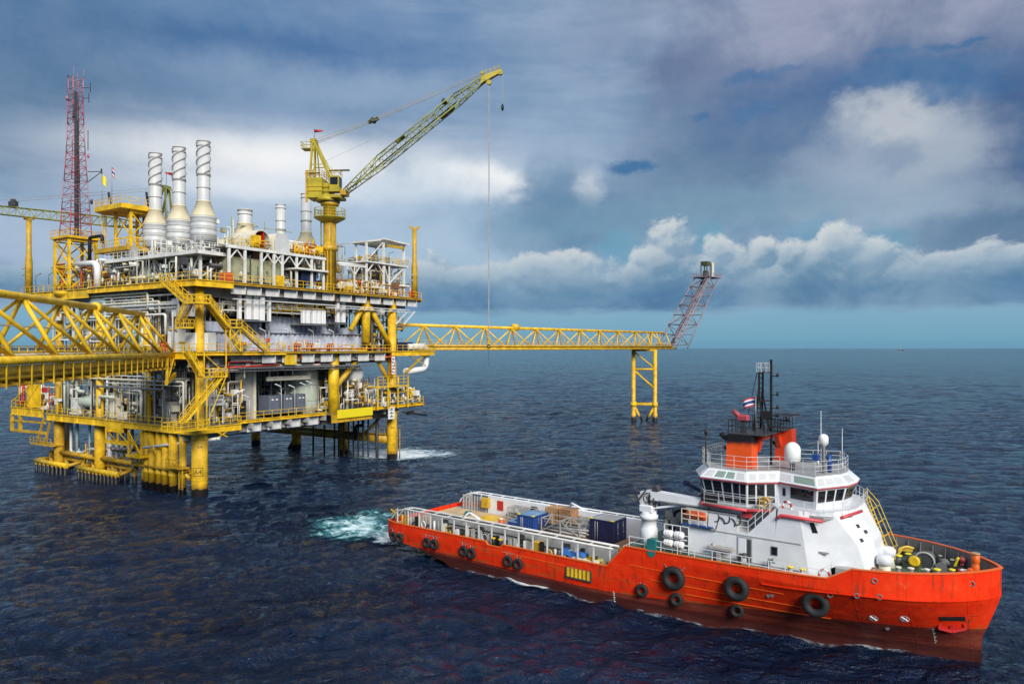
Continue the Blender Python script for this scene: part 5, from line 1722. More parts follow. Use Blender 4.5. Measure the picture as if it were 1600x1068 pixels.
# conductors, risers, boat landings, caissons
CO = [(12.1, .5), (10.7, .55), (8.9, .5), (7.3, .5), (5.2, .65), (2.8, .5)]
CL = ['yellow well conductor pipe, sixth from the corner leg', 'yellow well conductor pipe, fifth from the corner leg', 'yellow well conductor pipe, fourth from the corner leg', 'yellow well conductor pipe, third from the corner leg', 'thicker yellow well conductor pipe, second from the corner leg', 'yellow well conductor pipe standing next to the corner leg']
for (v, r), lab in zip(CO, CL):
    mb = MB().lathe([(r, -6), (r, 2.6), (r + .07, 2.65), (r + .07, 2.95), (r, 3.0), (r, 9.0)], (-.9, v, 0), 16)
    single('conductor_pipe', lab, 'pipe', mb, 'yellow_leg', (-.9, v, 0), FP, 'yellow conductor pipes beside the corner leg')
PT.part('conductor_guide', MB().box(-1.6, .3, 1.6, 13.2, 3.6, 3.8), 'yellow_far')
RI = [(39.0, .20, 3.3), (36.9, .26, 3.2), (32.7, .2, 2.5), (29.6, .24, 2.5), (27.6, .3, .2), (26.2, .42, .2), (24.2, .3, .2), (22.6, .3, .2), (20.9, .24, .2)]
RL = ['pale teal riser pipe, first at the left end of the platform', 'pale teal riser pipe, second from the left end', 'pale teal riser pipe in front of the second left leg', 'grey riser pipe just right of the second left leg', 'grey riser pipe, first of the five over the boat landing', 'thick grey riser pipe, second of the five over the boat landing', 'grey riser pipe, middle of the five over the boat landing', 'grey riser pipe, fourth of the five over the boat landing', 'thin grey riser pipe, last of the five over the boat landing']
for (v, r, zb), lab in zip(RI, RL):
    t = Thing('riser_pipe', lab, 'pipe', (1.0, v, zb), FP, 'riser pipes on the left face')
    t.part('tube', MB().tube((1.0, v, zb - (3 if zb < 1 else 0)), (1.0, v, ZL - .4), r, 12), 'teal_pipe' if v > 29 else 'stack_grey')
    if zb < 1:
        t.part('coating', MB().tube((1.0, v, -1), (1.0, v, 2.2), r + .06, 12), 'yellow_far' if v < 27 else 'dark_grey')
        t.part('flange', MB().lathe([(r + .14, 5.2), (r + .14, 5.45)], (1.0, v, 0), 12), 'wall_grey')
MP = Thing('manifold_pipe', 'long pale pipe running below the lower deck from the risers', 'pipe', (1, 30, 3.2), FP)
MP.part('tube', MB().pipe([(1.0, 39, 9), (1.0, 39, 3.5), (1.0, 36.0, 3.3), (1.0, 33, 4.4), (1.0, 19.5, 5.4), (1.0, 19.5, 9)], .24, 10), 'stack_grey')
MP.part('valve', MB().lathe([(.3, -.5), (.55, -.1), (.55, .1), (.3, .5)], (1.0, 36.3, 3.4), 12, 'y').tube((1, 36.3, 3.4), (1, 36.3, 4.3), .08), 'pale_green')


def boat_landing(v0, v1, lab, n):
    t = Thing('boat_landing', lab, 'boat landing', (-1.5, (v0 + v1) / 2, 0), FP, 'boat landings at the waterline')
    t.part('fender_rail', MB().tube((-1.8, v0, 1.75), (-1.8, v1, 1.75), .42, 12), 'yellow')
    t.part('fender_rail', MB().pipe([(-1.8, v1, 1.75), (-1.5, v1 + .5, 1.75), (.6, v1 + .6, 1.8)], .38, 10), 'yellow_far')
    t.part('beam', MB().tube((.8, v0, 2.2), (.8, v1, 2.2), .35, 10).tube((-1.8, v0, 1.7), (.8, v0, 2.2), .3, 10), 'yellow_far')
    for k in range(n):
        v = v0 + .6 + (v1 - v0 - 1.0) * k / (n - 1)
        t.part('fender_post', MB().lathe([(.22, -3), (.26, 1.9)], (-1.9, v, 0), 10), 'yellow_leg')
    for v in (v0, (v0 + v1) / 2, v1):
        t.part('support_post', MB().lathe([(.4, -4), (.4, 3.2)], (.8, v, 0), 12), 'yellow_far')
    t.part('handrail', MB().rail([(.6, v0, 2.3), (.6, v1, 2.3)], 1.1, 1.5, .045), 'yellow_far')


boat_landing(34.5, 45.5, 'yellow boat landing with dark fender posts at the far left', 8)
boat_landing(18.5, 31.0, 'longer yellow boat landing with dark fender posts left of the conductors', 11)
LT = Thing('caisson', 'stout dark column with a small railed top behind the left boat landing', 'caisson', (3, 44.5, 0), FP)
LT.part('shaft', MB().lathe([(1.1, -5), (1.1, 3.4), (.85, 4.0), (.85, 10)], (3, 44.5, 0), 16), 'yellow_far')
LT.part('collar', MB().lathe([(1.0, 5), (1.0, 9.2)], (3, 44.5, 0), 16), 'girder_grey')
LT.part('handrail', MB().rail([(1.4, 46, 3.6), (1.4, 43, 3.6), (4.4, 43, 3.6)], 1.2, 1, .05), 'yellow_dull')
LD = Thing('boat_ladder', 'pair of upright yellow ladder rails beside the corner leg', 'ladder', (-2.0, 1.6, 0), FP)
LD.part('rail', MB().bar((-2.0, 1.2, -2), (-2.0, 1.2, 4.6), .16), 'yellow_far')
LD.part('rail', MB().bar((-2.0, 2.0, -2), (-2.0, 2.0, 4.6), .16), 'yellow_far')
rg = MB()
for k in range(14):
    rg.bar((-2.0, 1.2, -.6 + k * .36), (-2.0, 2.0, -.6 + k * .36), .06)
LD.part('rungs', rg, 'yellow_far')
LD.part('platform', MB().box(-2.6, -1.1, .9, 4.4, 4.2, 4.4).rail([(-2.6, 4.4, 4.4), (-2.6, .9, 4.4)], 1.1, 1, .05), 'yellow_dull')
LD2 = Thing('boat_ladder', 'thin ladder rails beside the far right leg', 'ladder', (43.6, -.6, 0), FP)
LD2.part('rail', MB().bar((43.6, -.6, -2), (43.6, -.6, 6), .14).bar((43.6, .1, -2), (43.6, .1, 6), .14), 'yellow_far')
ORD = ['second', 'third', 'fourth', 'fifth', 'sixth', 'seventh', 'eighth', 'ninth', 'tenth', 'eleventh', 'thickest one, first']
for k, (u, v, r) in enumerate([(40.6, 5 + i * 1.35, .18) for i in range(8)] + [(40.4, 17.2, .2), (40.4, 20.5, .2), (41, 3.0, .32)]):
    single('caisson_pipe', 'thin dark caisson pipe between the back legs, %s from the right' % ORD[k], 'pipe', MB().tube((u, v, -3), (u, v, ZL - .3), r, 8), 'dark_grey', (u, v, 0), FP, 'thin dark caisson pipes at the back')
single('drain_pipe', 'black bent drain pipe under the lower deck near the right back leg', 'pipe', MB().pipe([(41, 6.8, 9.8), (41, 6.8, 6.4), (41, 8.8, 6.4), (41, 8.8, 3.4)], .3, 10), 'black', (41, 7, 3.4), FP)
single('hose_boom', 'short black hose boom jutting from the lower right corner of the platform', 'boom', MB().tube((44, -1.2, 9.3), (49.5, -2.6, 8.3), .18, 8).box(44.8, 46.6, -1.8, -1.2, 8.7, 9.4), 'black', (44, -1.2, 8.5), FP)
# white elbow pipe at the right end
single('vent_pipe', 'thick white pipe bending down below the right end of the middle deck', 'pipe', MB().pipe([(45.5, -.8, 22.2), (50.8, -.8, 22.2), (51.6, -.8, 21.8), (51.6, -.8, 17.6), (45, -.8, 17.3)], .62, 14, 1.9), 'white', (48, -.8, 17.2), FP)
single('fire_main', 'orange red fire water pipe along the edge of the middle deck', 'pipe', MB().pipe([(18.2, -1.2, 20.0), (18.2, -1.2, 21.8), (40, -1.2, 21.85), (40.3, -1.2, 20.2), (38.6, -1.2, 20.2)], .14, 8).tube((40.4, -1.3, 16.5), (40.4, -1.3, 22.6), .1), 'orange_red', (29, -1.2, 21.6), FP)
random.seed(11)
for k, u in enumerate((16.9, 19.6, 24.2)):
    mb = MB()
    for j in range(3):
        mb.pipe([(u + j * .5, -1.0, ZM), (u + j * .5, -1.0, 22.4 + .1 * j), (u + j * .5 + .3, -1.0, 22.7)], .11, 8)
        mb.torus((u + j * .5, -1.2, 22.5), (0, 1, 0), .24, .06, 10, 5)
    single('hydrant', ('red valve cluster on the middle deck edge, nearest the stairs', 'red valve cluster on the middle deck edge below the short white ducts', 'red valve cluster on the middle deck edge below the crane pedestal')[k], 'valves', mb, 'orange_red', (u, -1, ZM), FP, 'red valve clusters')
single('fire_pipe', 'dark red sprinkler pipe slung under the middle deck above the generators', 'pipe', MB().pipe([(4.5, -.8, 19.0), (14, -.8, 19.2)], .13, 8).pipe([(4.5, -.6, 18.5), (4.5, -.6, 19.8), (9, -.6, 19.8)], .1, 8), 'red', (9, -.7, 19), FP)
# large teal and white header pipes on the left face
single('header_pipe', 'fat white pipe rising from a long level run on the left of the top deck', 'pipe', MB().pipe([(-.4, 27.5, ZT), (-.4, 27.5, 36.2), (-.4, 36, 36.4)], .55, 14, 1.4), 'white', (-.4, 27.5, ZT), FP)
single('header_pipe', 'fat pale pipe crossing under the top deck on the left face', 'pipe', MB().pipe([(-.6, 24.5, 22), (-.6, 24.5, 29.6), (-.6, 33.5, 29.4), (-.6, 33.5, 22)], .42, 12, 1.0), 'teal_pipe', (-.6, 28, 22), FP)
single('header_pipe', 'pale upright double pipe behind the access bridge end', 'pipe', MB().tube((-.2, 18.6, ZM), (-.2, 18.6, 29.8), .5, 12).tube((-.2, 17.0, ZM), (-.2, 17.0, 29.8), .4, 12).tube((-.2, 14.8, ZM), (-.2, 14.8, 29.2), .45, 12), 'teal_pipe', (-.2, 17, ZM), FP)
single('header_pipe', 'black bent pipe standing on the yellow lower floor near the radio tower', 'pipe', MB().pipe([(1.4, 33.5, 36.2), (1.4, 33.5, 41.2), (1.4, 29.4, 41.2), (1.4, 29.4, 39.9)], .3, 10, .5), 'black', (1.4, 31, 36), FP)

# ---- dense small pipework that cannot be told apart, one part per deck zone
def pipework(zone, u0, u1, v0, v1, z0, z1, n, seed, mats, rmin=.05, rmax=.2, frames=True, valves=6):
    rnd = random.Random(seed)
    for mi, m in enumerate(mats):
        mb = MB()
        for _ in range(n):
            r = rnd.uniform(rmin, rmax) * (1.0 if rnd.random() < .8 else 1.6)
            u, v, z = rnd.uniform(u0, u1), rnd.uniform(v0, v1), rnd.uniform(z0 + .2, z1)
            kind = rnd.random()
            L = rnd.uniform(1.0, 6.0)
            du = rnd.random() < .6
            if kind < .35:
                a = (u, v, z)
                b = (min(u1, u + L), v, z) if du else (u, min(v1, v + L), z)
                c = (b[0], b[1], max(z0, min(z1, z + rnd.choice((-1, 1)) * rnd.uniform(.6, 3))))
                mb.pipe([a, b, c], r, 6)
            elif kind < .6:
                zb = z0 if rnd.random() < .7 else rnd.uniform(z0, z1)
                mb.pipe([(u, v, zb), (u, v, z), ((u + L * .5, v, z) if du else (u, v + L * .5, z))], r, 6)
            elif kind < .72:
                mb.tube((u, v, z0), (u, v, z1 if rnd.random() < .4 else z), r, 6)
            elif kind < .86:
                s = rnd.uniform(.2, .6)
                mb.box(u - s, u + s, v - s, v + s, z - s, z + s * rnd.uniform(.4, 1.4))
            else:
                w = rnd.choice((.08, .12))
                mb.bar((u, v, z0), (u, v, z1), w)
                mb.bar((u, v, z), (u + (L if du else 0), v + (0 if du else L), z), w)
        for _ in range(valves):
            u, v, z = rnd.uniform(u0, u1), rnd.uniform(v0, (v0 + v1) / 2), rnd.uniform(z0 + .4, z0 + (z1 - z0) * .6)
            mb.torus((u, v, z), rnd.choice(((1, 0, 0), (0, 1, 0), (0, 0, 1))), .3, .05, 10, 4)
            mb.tube((u, v, z - .4), (u, v, z + .4), .1, 6)
        PT.part('pipework', mb, m, stuff=True)


pipework('low_r', 5, 24, 4.8, 9.5, ZL, 20, 40, 21, ('dark_grey', 'steel', 'white_steel'), .06, .25)
pipework('low_r2', 26, 41, .8, 7, ZL + .1, 16, 30, 22, ('white_steel', 'yellow_dull', 'cream', 'brown_duct'), .05, .16)
pipework('low_l', -.6, 5, 4, 43, ZL, 19, 48, 23, ('white_steel', 'steel', 'yellow_dull', 'pale_green', 'dark_grey', 'cream'), .06, .2)
pipework('low_le', -1, 2.4, 43, 55, ZL + .6, 15, 14, 24, ('yellow_dull', 'white_steel', 'red'), .05, .14)
pipework('under', 0, 30, .2, 3, 18.2, 20.9, 50, 25, ('girder_grey', 'dark_grey', 'steel', 'red'), .05, .14)
pipework('mid_r', 4, 35, 3.9, 8.6, 27.2, 31.4, 46, 26, ('cream', 'dark_grey', 'yellow_dull', 'brown_duct', 'white_steel'), .06, .25)
pipework('mid_rf', 2, 36, .4, 2.4, ZM, 23.4, 9, 27, ('yellow', 'orange_red', 'white_steel'), .04, .1)
pipework('mid_re', 36.5, 46, .5, 8, ZM, 30.5, 30, 28, ('dark_grey', 'white_steel', 'yellow_dull', 'steel'), .06, .25)
pipework('mid_l', -.8, 6, 4, 42, ZM, 30.4, 64, 29, ('white_steel', 'cream', 'steel', 'dark_grey', 'girder_grey', 'yellow_dull'), .06, .26)
pipework('mid_lt', -.8, 3, 2, 42, 27.5, 30.8, 46, 30, ('white', 'white_steel', 'dark_grey'), .05, .16)
pipework('top_l', .5, 12, 3, 27, ZT, 36, 54, 31, ('white_steel', 'cream', 'dark_grey', 'steel', 'white', 'pale_green'), .06, .24)
pipework('top_ll', -.5, 7, 26, 42, ZT, 37, 34, 32, ('white_steel', 'cream', 'steel', 'yellow_dull', 'orange_red'), .06, .22)
pipework('top_mez', 1.8, 13, 3, 27, 36.8, 39.6, 44, 33, ('white_steel', 'cream', 'stack_grey'), .05, .15)
pipework('top_stacks', 7.5, 15, 3, 26, 37, 43.2, 24, 34, ('white_steel', 'cream', 'beige_green'), .05, .2)
pipework('top_r', 5, 25, .4, 8, ZT, 36.8, 26, 35, ('white_steel', 'dark_grey', 'cream', 'brown_duct'), .06, .2)
pipework('top_r2', 17, 33, 2, 18, 36, 41.4, 52, 36, ('white_steel', 'cream', 'yellow_dull', 'stack_grey', 'steel'), .05, .2)
pipework('top_re', 27.5, 47, -.6, 6, ZT, 34.6, 48, 37, ('white_steel', 'cream', 'yellow_dull', 'orange_red', 'brown_duct'), .05, .18)
pipework('top_pm', 35, 46, .2, 7, 34.6, 40, 26, 38, ('white_steel', 'cream', 'steel', 'yellow_dull'), .05, .18)
pipework('top_in', 9.5, 11, .2, 2, 37.9, 39.6, 10, 39, ('yellow', 'yellow_dull'), .05, .12)
pipework('top_in2', 18.8, 24, .2, 4, 37.9, 40.0, 16, 40, ('yellow', 'orange_red', 'white_steel'), .05, .14)
pipework('boat', -.5, 3, 16, 33, 2.2, 5.5, 16, 41, ('yellow_far', 'steel', 'brown_duct'), .05, .16)
pipework('top_back', 14, 42, 20, 40, ZT, 38, 26, 42, ('white_steel', 'cream', 'dark_grey'), .08, .3)

pipework('mid_rf2', 4, 34, .8, 3.2, 27.5, 31.0, 26, 51, ('cream', 'yellow_dull', 'white_steel'), .06, .2)
pipework('low_rf2', 2, 8, .2, 4, ZL, 17, 14, 52, ('white_steel', 'cream', 'yellow_dull'), .05, .15)
pipework('low_re2', 34.5, 48, -2.5, 1, ZL + .6, 14, 20, 53, ('white_steel', 'yellow', 'cream'), .05, .14)

# ================================================================== access bridge to the left (frame FA: x away from the platform)
AB = Thing('access_bridge', 'yellow triangular truss bridge reaching the platform from the left', 'bridge', (0, 0, 21), FA)
XE = 74.0
AB.part('bottom_chord', MB().tube((-1.0, 0, 20.95), (XE, 0, 20.95), .36, 14), 'yellow')
AB.part('bottom_chord', MB().tube((-1.0, -5.6, 20.95), (XE, -5.6, 20.95), .36, 14), 'yellow')
AB.part('top_chord', MB().tube((4.6, -2.8, 26.7), (XE, -2.8, 26.7), .36, 14), 'yellow')
for x in (22.6, 57.5):
    AB.part('collar', MB().lathe([(.4, -.6), (.62, -.5), (.62, .5), (.4, .6)], (x, -2.8, 26.7), 14, 'x'), 'yellow')
PX = [6.0 + 8.7 * k for k in range(8)]
for i, x in enumerate(PX):
    for y in (0, -5.6):
        AB.part('brace', MB().tube((x, y, 21.1), (x + .6, -2.8, 26.6), .21, 10), 'yellow')
    if i < len(PX) - 1:
        AB.part('brace', MB().tube((x, 0, 21.1), (x + 9.2, -2.8, 26.6), .19, 10), 'yellow')
        AB.part('brace', MB().tube((x + 8.7, -5.6, 21.1), (x + .7, -2.8, 26.6), .16, 10), 'yellow')
for y in (0, -5.6):
    AB.part('brace', MB().tube((-.6, y, 21.2), (4.8, -2.8, 26.6), .19, 10), 'yellow')
AB.part('walkway', MB().box(-2, XE, -4.9, -.7, 20.9, 21.05), 'deck_plate')
AB.part('handrail', MB().rail([(-1.5, -.8, 21.05), (XE, -.8, 21.05)], 1.1, 1.6, .04), 'yellow')
AB.part('handrail', MB().rail([(-1.5, -4.8, 21.05), (XE, -4.8, 21.05)], 1.1, 1.6, .04), 'yellow')
for y, z, r, m in ((-1.3, 21.35, .16, 'cream'), (-1.75, 21.35, .12, 'white_steel'), (-2.1, 21.6, .1, 'yellow_dull'), (-4.2, 21.4, .2, 'white_steel'), (-4.6, 21.9, .1, 'steel')):
    AB.part('pipe', MB().tube((-2, y, z), (XE, y, z), r, 8), m)
AB.part('cable_tray', MB().box(-1, XE, -2.9, -2.4, 23.9, 24.0), 'cream')
AB.part('floor_beam', MB().box(-1.8, XE, -.12, .05, 20.0, 20.55), 'yellow_dull')
for k in range(33):
    x = -.6 + k * 2.25
    AB.part('hanger', MB().bar((x, .18, 20.7), (x, .18, 18.7 if x > 14 else 19.3), .10, .14), 'yellow')
    AB.part('cross_beam', MB().bar((x, .1, 19.0), (x, -5.6, 19.0), .12, .25), 'yellow_dull')
for y, z, r, m in ((-.6, 19.6, .35, 'yellow_dull'), (-1.7, 19.5, .3, 'dark_grey'), (-3.2, 19.6, .4, 'brown_duct'), (-.3, 18.9, .1, 'yellow_dull'), (-4.6, 19.5, .3, 'steel')):
    AB.part('pipe', MB().tube((-1, y, z), (XE, y, z), r, 10), m)
AB.part('bearing_frame', MB().bar((0, .2, 20.5), (3.4, .2, 17.2), .2).box(3.2, 3.5, -.1, .3, 16.9, 20.6).bar((-1.4, 0, 18.0), (3.5, 0, 16.9), .4, .6), 'yellow')

# ================================================================== flare bridge, its jacket and the flare tower (frame FB)
FBT = Thing('flare_bridge', 'long yellow triangular truss bridge from the platform to the flare tower', 'bridge', (0, 0, 21.6), FB)
LB = 108.0
FBT.part('top_chord', MB().tube((-2.0, 0, 26.7), (LB, 0, 26.7), .34, 14), 'yellow')
FBT.part('end_cap', MB().tube((-2.8, 0, 26.7), (-1.9, 0, 26.7), .42, 14), 'yellow_dull')
FBT.part('collar', MB().lathe([(.4, -.9), (.85, -.7), (.85, .7), (.4, .9)], (35.5, 0, 26.9), 14, 'x'), 'yellow')
for y in (-2.6, 2.6):
    FBT.part('bottom_chord', MB().tube((1.5, y, 21.9), (LB + 3, y, 21.9), .3, 12), 'yellow')
FBT.part('deck_box', MB().box(1.5, LB + 2, -2.2, 2.2, 21.5, 22.5), 'yellow')
FBT.part('pipe', MB().tube((-3, -2.95, 22.4), (LB, -2.95, 22.4), .28, 10), 'yellow_dull')
FBT.part('pipe', MB().tube((-3, -3.1, 21.6), (LB, -3.1, 21.6), .16, 8), 'yellow_dull')
nb = 11
for k in range(nb):
    x = 5.8 + k * 9.45
    for y in (-2.6, 2.6):
        FBT.part('brace', MB().tube((x, 0, 26.6), (x - 4.7, y, 22), .16, 8), 'yellow')
        FBT.part('brace', MB().tube((x, 0, 26.6), (x + 4.7, y, 22), .16, 8), 'yellow')
        FBT.part('brace', MB().tube((x, 0, 26.6), (x + .6, y, 22), .1, 8), 'yellow_dull')
for x in (96, 102, 108):
    for y in (-2.6, 2.6):
        FBT.part('brace', MB().tube((x, y, 22), (x, y * .3, 26.5), .16, 8), 'yellow')
FBT.part('handrail', MB().rail([(2, -2.4, 22.5), (LB, -2.4, 22.5)], 1.05, 2.0, .04), 'yellow')

_j = FB.w((96.0, 0, 0))
FQ = Fr(_j[0], _j[1], -10.2)                       # flare jacket, turned a little out of the bridge's line
FJ = Thing('flare_jacket', 'yellow braced jacket standing in the sea under the end of the flare bridge', 'jacket', (0, 0, 0), FQ)
JL = [(-3.2, -2.6), (3.2, -2.6), (-3.2, 2.6), (3.2, 2.6)]
for x, y in JL:
    FJ.part('leg', MB().lathe([(.72, -8), (.72, 2.0), (.58, 2.3), (.58, 21.4)], (x, y, 0), 14), 'yellow_leg')
for (a, b) in (((-3.2, -2.6), (3.2, -2.6)), ((-3.2, 2.6), (3.2, 2.6)), ((-3.2, -2.6), (-3.2, 2.6)), ((3.2, -2.6), (3.2, 2.6))):
    for z in (4.9, 15.5, 21.2):
        FJ.part('brace', MB().tube((*a, z), (*b, z), .26, 8), 'yellow')
    FJ.part('brace', MB().tube((*a, 15.3), (*b, 9.6), .22, 8), 'yellow')
    FJ.part('brace', MB().tube((*a, 21.0), (*b, 15.7), .2, 8), 'yellow')
    m_ = ((a[0] + b[0]) / 2, (a[1] + b[1]) / 2)
    FJ.part('brace', MB().tube((*a, 4.6), (*m_, -1.2), .24, 8), 'yellow_leg')
    FJ.part('brace', MB().tube((*b, 4.6), (*m_, -1.2), .24, 8), 'yellow_leg')
for x, y in JL:
    FJ.part('collar', MB().lathe([(.85, 4.4), (.85, 5.4)], (x, y, 0), 12), 'yellow')

FT = Thing('flare_tower', 'leaning purple grey lattice flare tower at the end of the yellow bridge', 'flare tower', (114, 0, 21.8), FB)
P0, P1 = Vector((113.5, 0, 23.0)), Vector((138.0, 0, 46.2))
n = 7
ringsF = []
for i in range(n + 1):
    t = i / n
    c = P0 + (P1 - P0) * t
    ringsF.append([c + Vector((sx * 3.9, sy * 3.4, 0)) * (1 - .18 * t) for sx, sy in ((-1, -1), (1, -1), (1, 1), (-1, 1))])
for k in range(4):
    FT.part('leg', MB().tube(ringsF[0][k] - Vector((0, 0, 1.2)), ringsF[-1][k], .23, 8), 'flare_steel')
for i in range(n):
    mb = MB()
    for k in range(4):
        a, b = (k, (k + 1) % 4) if (i + k) % 2 else ((k + 1) % 4, k)
        mb.tube(ringsF[i][a], ringsF[i + 1][b], .13, 6)
        mb.tube(ringsF[i + 1][k], ringsF[i + 1][(k + 1) % 4], .14, 6)
        if i == 0:
            mb.tube(ringsF[0][k], ringsF[0][(k + 1) % 4], .18, 6)
    FT.part('bracing', mb, 'flare_steel')
for y, r in ((-.8, .32), (.6, .22), (1.4, .14), (-1.6, .12), (0, .1)):
    FT.part('flare_pipe', MB().tube((112.5 + y, y, 22.2), (137.2 + y * .5, y, 46.0), r, 8), 'flare_steel')
FT.part('ladder', MB().bar((110.6, -2.6, 24), (134.6, -2.4, 46.2), .5, .1).bar((110, -2.6, 25), (134, -2.4, 47.2), .1).bar((118, -2.8, 31), (120.6, -2.8, 31), .6, .2).bar((124.4, -2.8, 37.6), (127, -2.8, 37.6), .6, .2), 'flare_steel')
FT.part('head_platform', MB().box(133.6, 143.4, -3.2, 3.2, 46.2, 46.5), 'flare_steel')
FT.part('handrail', MB().rail([(133.6, -3.2, 46.5), (143.4, -3.2, 46.5), (143.4, 3.2, 46.5), (133.6, 3.2, 46.5)], 1.1, 1.6, .06, closed=True), 'flare_steel')
tip = FT.part('burner', MB().lathe([(1.0, 46.5), (1.0, 48.6)], (137.4, 0, 0), 14), 'dark_grey')
FT.part('windshield', MB().box(135.9, 138.9, -1.2, 1.2, 50.4, 51.8).bar((136.0, -1.1, 46.5), (136.0, -1.1, 50.4), .25).bar((136.0, 1.1, 46.5), (136.0, 1.1, 50.4), .25).bar((138.8, 1.1, 46.5), (138.8, 1.1, 50.4), .25), 'olive_dark', parent=tip)
FT.part('side_panel', MB().box(139.2, 140.8, -1.5, -1.3, 46.5, 51.6), 'cream', parent=tip)
FT.part('pilot_mast', MB().bar((141.6, 0, 46.5), (141.6, 0, 51.6), .36), 'dark_grey')

# foam round the platform legs
w = FP.w((42.5, -3, 0))
foam('sea_foam', 'white foam washing around the right-hand leg of the platform', (-23.5, 151.0), 17, 14, 0, 'foam_white', 120)
w = FP.w((36, 12, 0))
for lu, lv, lab in ((0, 0, 'small broken foam around the corner leg'), (-.9, 8, 'small broken foam around the conductor pipes'), (42, 13.5, 'small broken foam around the second back leg')):
    w = FP.w((lu, lv, 0))
    foam('leg_foam', lab, (w[0], w[1] - .6), 4.5 if lv == 8 else 2.8, 2.6, 57 + 90 if lv == 8 else 0, 'foam_thin', 40, .1)
foam('sea_foam', 'thin broken foam between the back legs of the platform', (w[0] + 6, w[1] - 2), 13, 7, 0, 'foam_thin')
foam('sea_foam', 'thin foam streaks on the dark water between platform and ship', (-16, 108), 22, 14, 8, 'foam_thin', 110)

# ================================================================== the supply vessel (frame FS: x forward from the stern, y to port)
SV = Thing('supply_vessel', 'orange offshore supply ship with a white superstructure, steaming away from the platform', 'ship', (0, 0, 0), FS)
HBM = 6.7


def sstep(t):
    t = min(1, max(0, t))
    return t * t * (3 - 2 * t)


def stem_x(z):
    return 56.15 + 1.2 * min(1, max(0, (z - 1.0) / 3.35)) ** .9


KN = 4.35       # height of the bow knuckle: plating is upright above it and flares in below


def half_b(x, z):
    f = min(1, max(0, z / KN))
    xs = stem_x(z)

    def wl(x0, p, q):
        if x <= x0:
            return 1.0
        s = min(1, (x - x0) / (xs - x0))
        return max(0.0, 1 - s ** p) ** q
    top, low = wl(43.0, 3.0, .8), wl(27.5, 1.65, 1.15)
    b = HBM * (low + (top - low) * f ** .85) * (0.955 + .045 * min(1, max(0, (z + .5) / 2.2)))
    if x < 2.2:
        b *= 1 - .09 * ((2.2 - x) / 2.2) ** 2
    return max(b, .10)


def curve(pts, x):
    for (a, za), (b, zb) in zip(pts, pts[1:]):
        if x <= b:
            return za + (zb - za) * (x - a) / (b - a)
    return pts[-1][1]


SHEER = [(0, 2.62), (14.9, 2.68), (15.2, 2.36), (16.8, 2.36), (17.1, 2.70), (28.8, 2.74), (30.7, 4.82), (40, 4.95), (47.2, 5.2), (48.9, 6.12), (60, 6.35)]
KEEL = [(0, .75), (3, .55), (6, .2), (9, -.5), (12, -1.8), (14, -2.8), (60, -2.8)]
XS = sorted(set([0, .25, .7, 1.4, 2.2, 3, 4.5, 6, 9, 12, 14.9, 15.2, 16.8, 17.1, 20, 24, 28.8, 30.7] + [32 + i * 1.2 for i in range(12)] + [47.2, 48.9] + [49.4 + .55 * i for i in range(13)] + [56.2, 56.5, 56.75, 56.95, 57.1, 57.22, 57.3, 57.35]))
WL = [0, .1, .2, .3, .4, .5, .58, .66, .72, .78, .84, .90, .901, .95, 1.0]


def mapx(x, z):
    """squeeze the bow stations so that they end at the raked stem"""
    if x <= 40:
        return x
    return 40 + (x - 40) * (stem_x(z) - 40) / (57.35 - 40)


def hull_grid(inset=0.0, x0=0.0, zlow=None, nz=WL):
    rows = []
    for x in XS:
        if x < x0:
            continue
        zt, zb = curve(SHEER, x), curve(KEEL, x) if zlow is None else zlow
        row = []
        for w in nz:
            z = zb + (zt - zb) * w
            if zlow is None and zt > KN + .3:           # keep a station line on the knuckle
                z = zb + (KN - zb) * w / .9 if w < .9005 else KN + .05 + (zt - KN - .05) * (w - .901) / .099
            xx = mapx(x, z)
            row.append((xx - (inset * .8 if x > 56 else 0), max(half_b(xx, z) - inset, .02), z))
        rows.append(row)
    return rows


g_ = hull_grid()
hm = MB()
nW = len(WL)
for sgn in (-1, 1):
    vs = [(x, sgn * y, z) for row in g_ for x, y, z in row]
    fs = [(i * nW + k, (i + 1) * nW + k, (i + 1) * nW + k + 1, i * nW + k + 1) for i in range(len(g_) - 1) for k in range(nW - 1)]
    hm.add(vs, fs, True)
# transom and stem closing strips
hm.add([(p[0], -p[1], p[2]) for p in g_[0]] + [(p[0], p[1], p[2]) for p in g_[0]], [(k, k + 1, nW + k + 1, nW + k) for k in range(nW - 1)])
hm.add([(p[0], -p[1], p[2]) for p in g_[-1]] + [(p[0], p[1], p[2]) for p in g_[-1]], [(k, k + 1, nW + k + 1, nW + k) for k in range(nW - 1)])
# counter and bottom
hm.add([(r[0][0], s * r[0][1], r[0][2]) for r in g_ for s in (-1, 1)], [(2 * i, 2 * i + 1, 2 * i + 3, 2 * i + 2) for i in range(len(g_) - 1)])
hull = SV.part('hull', hm, 'hull_paint')
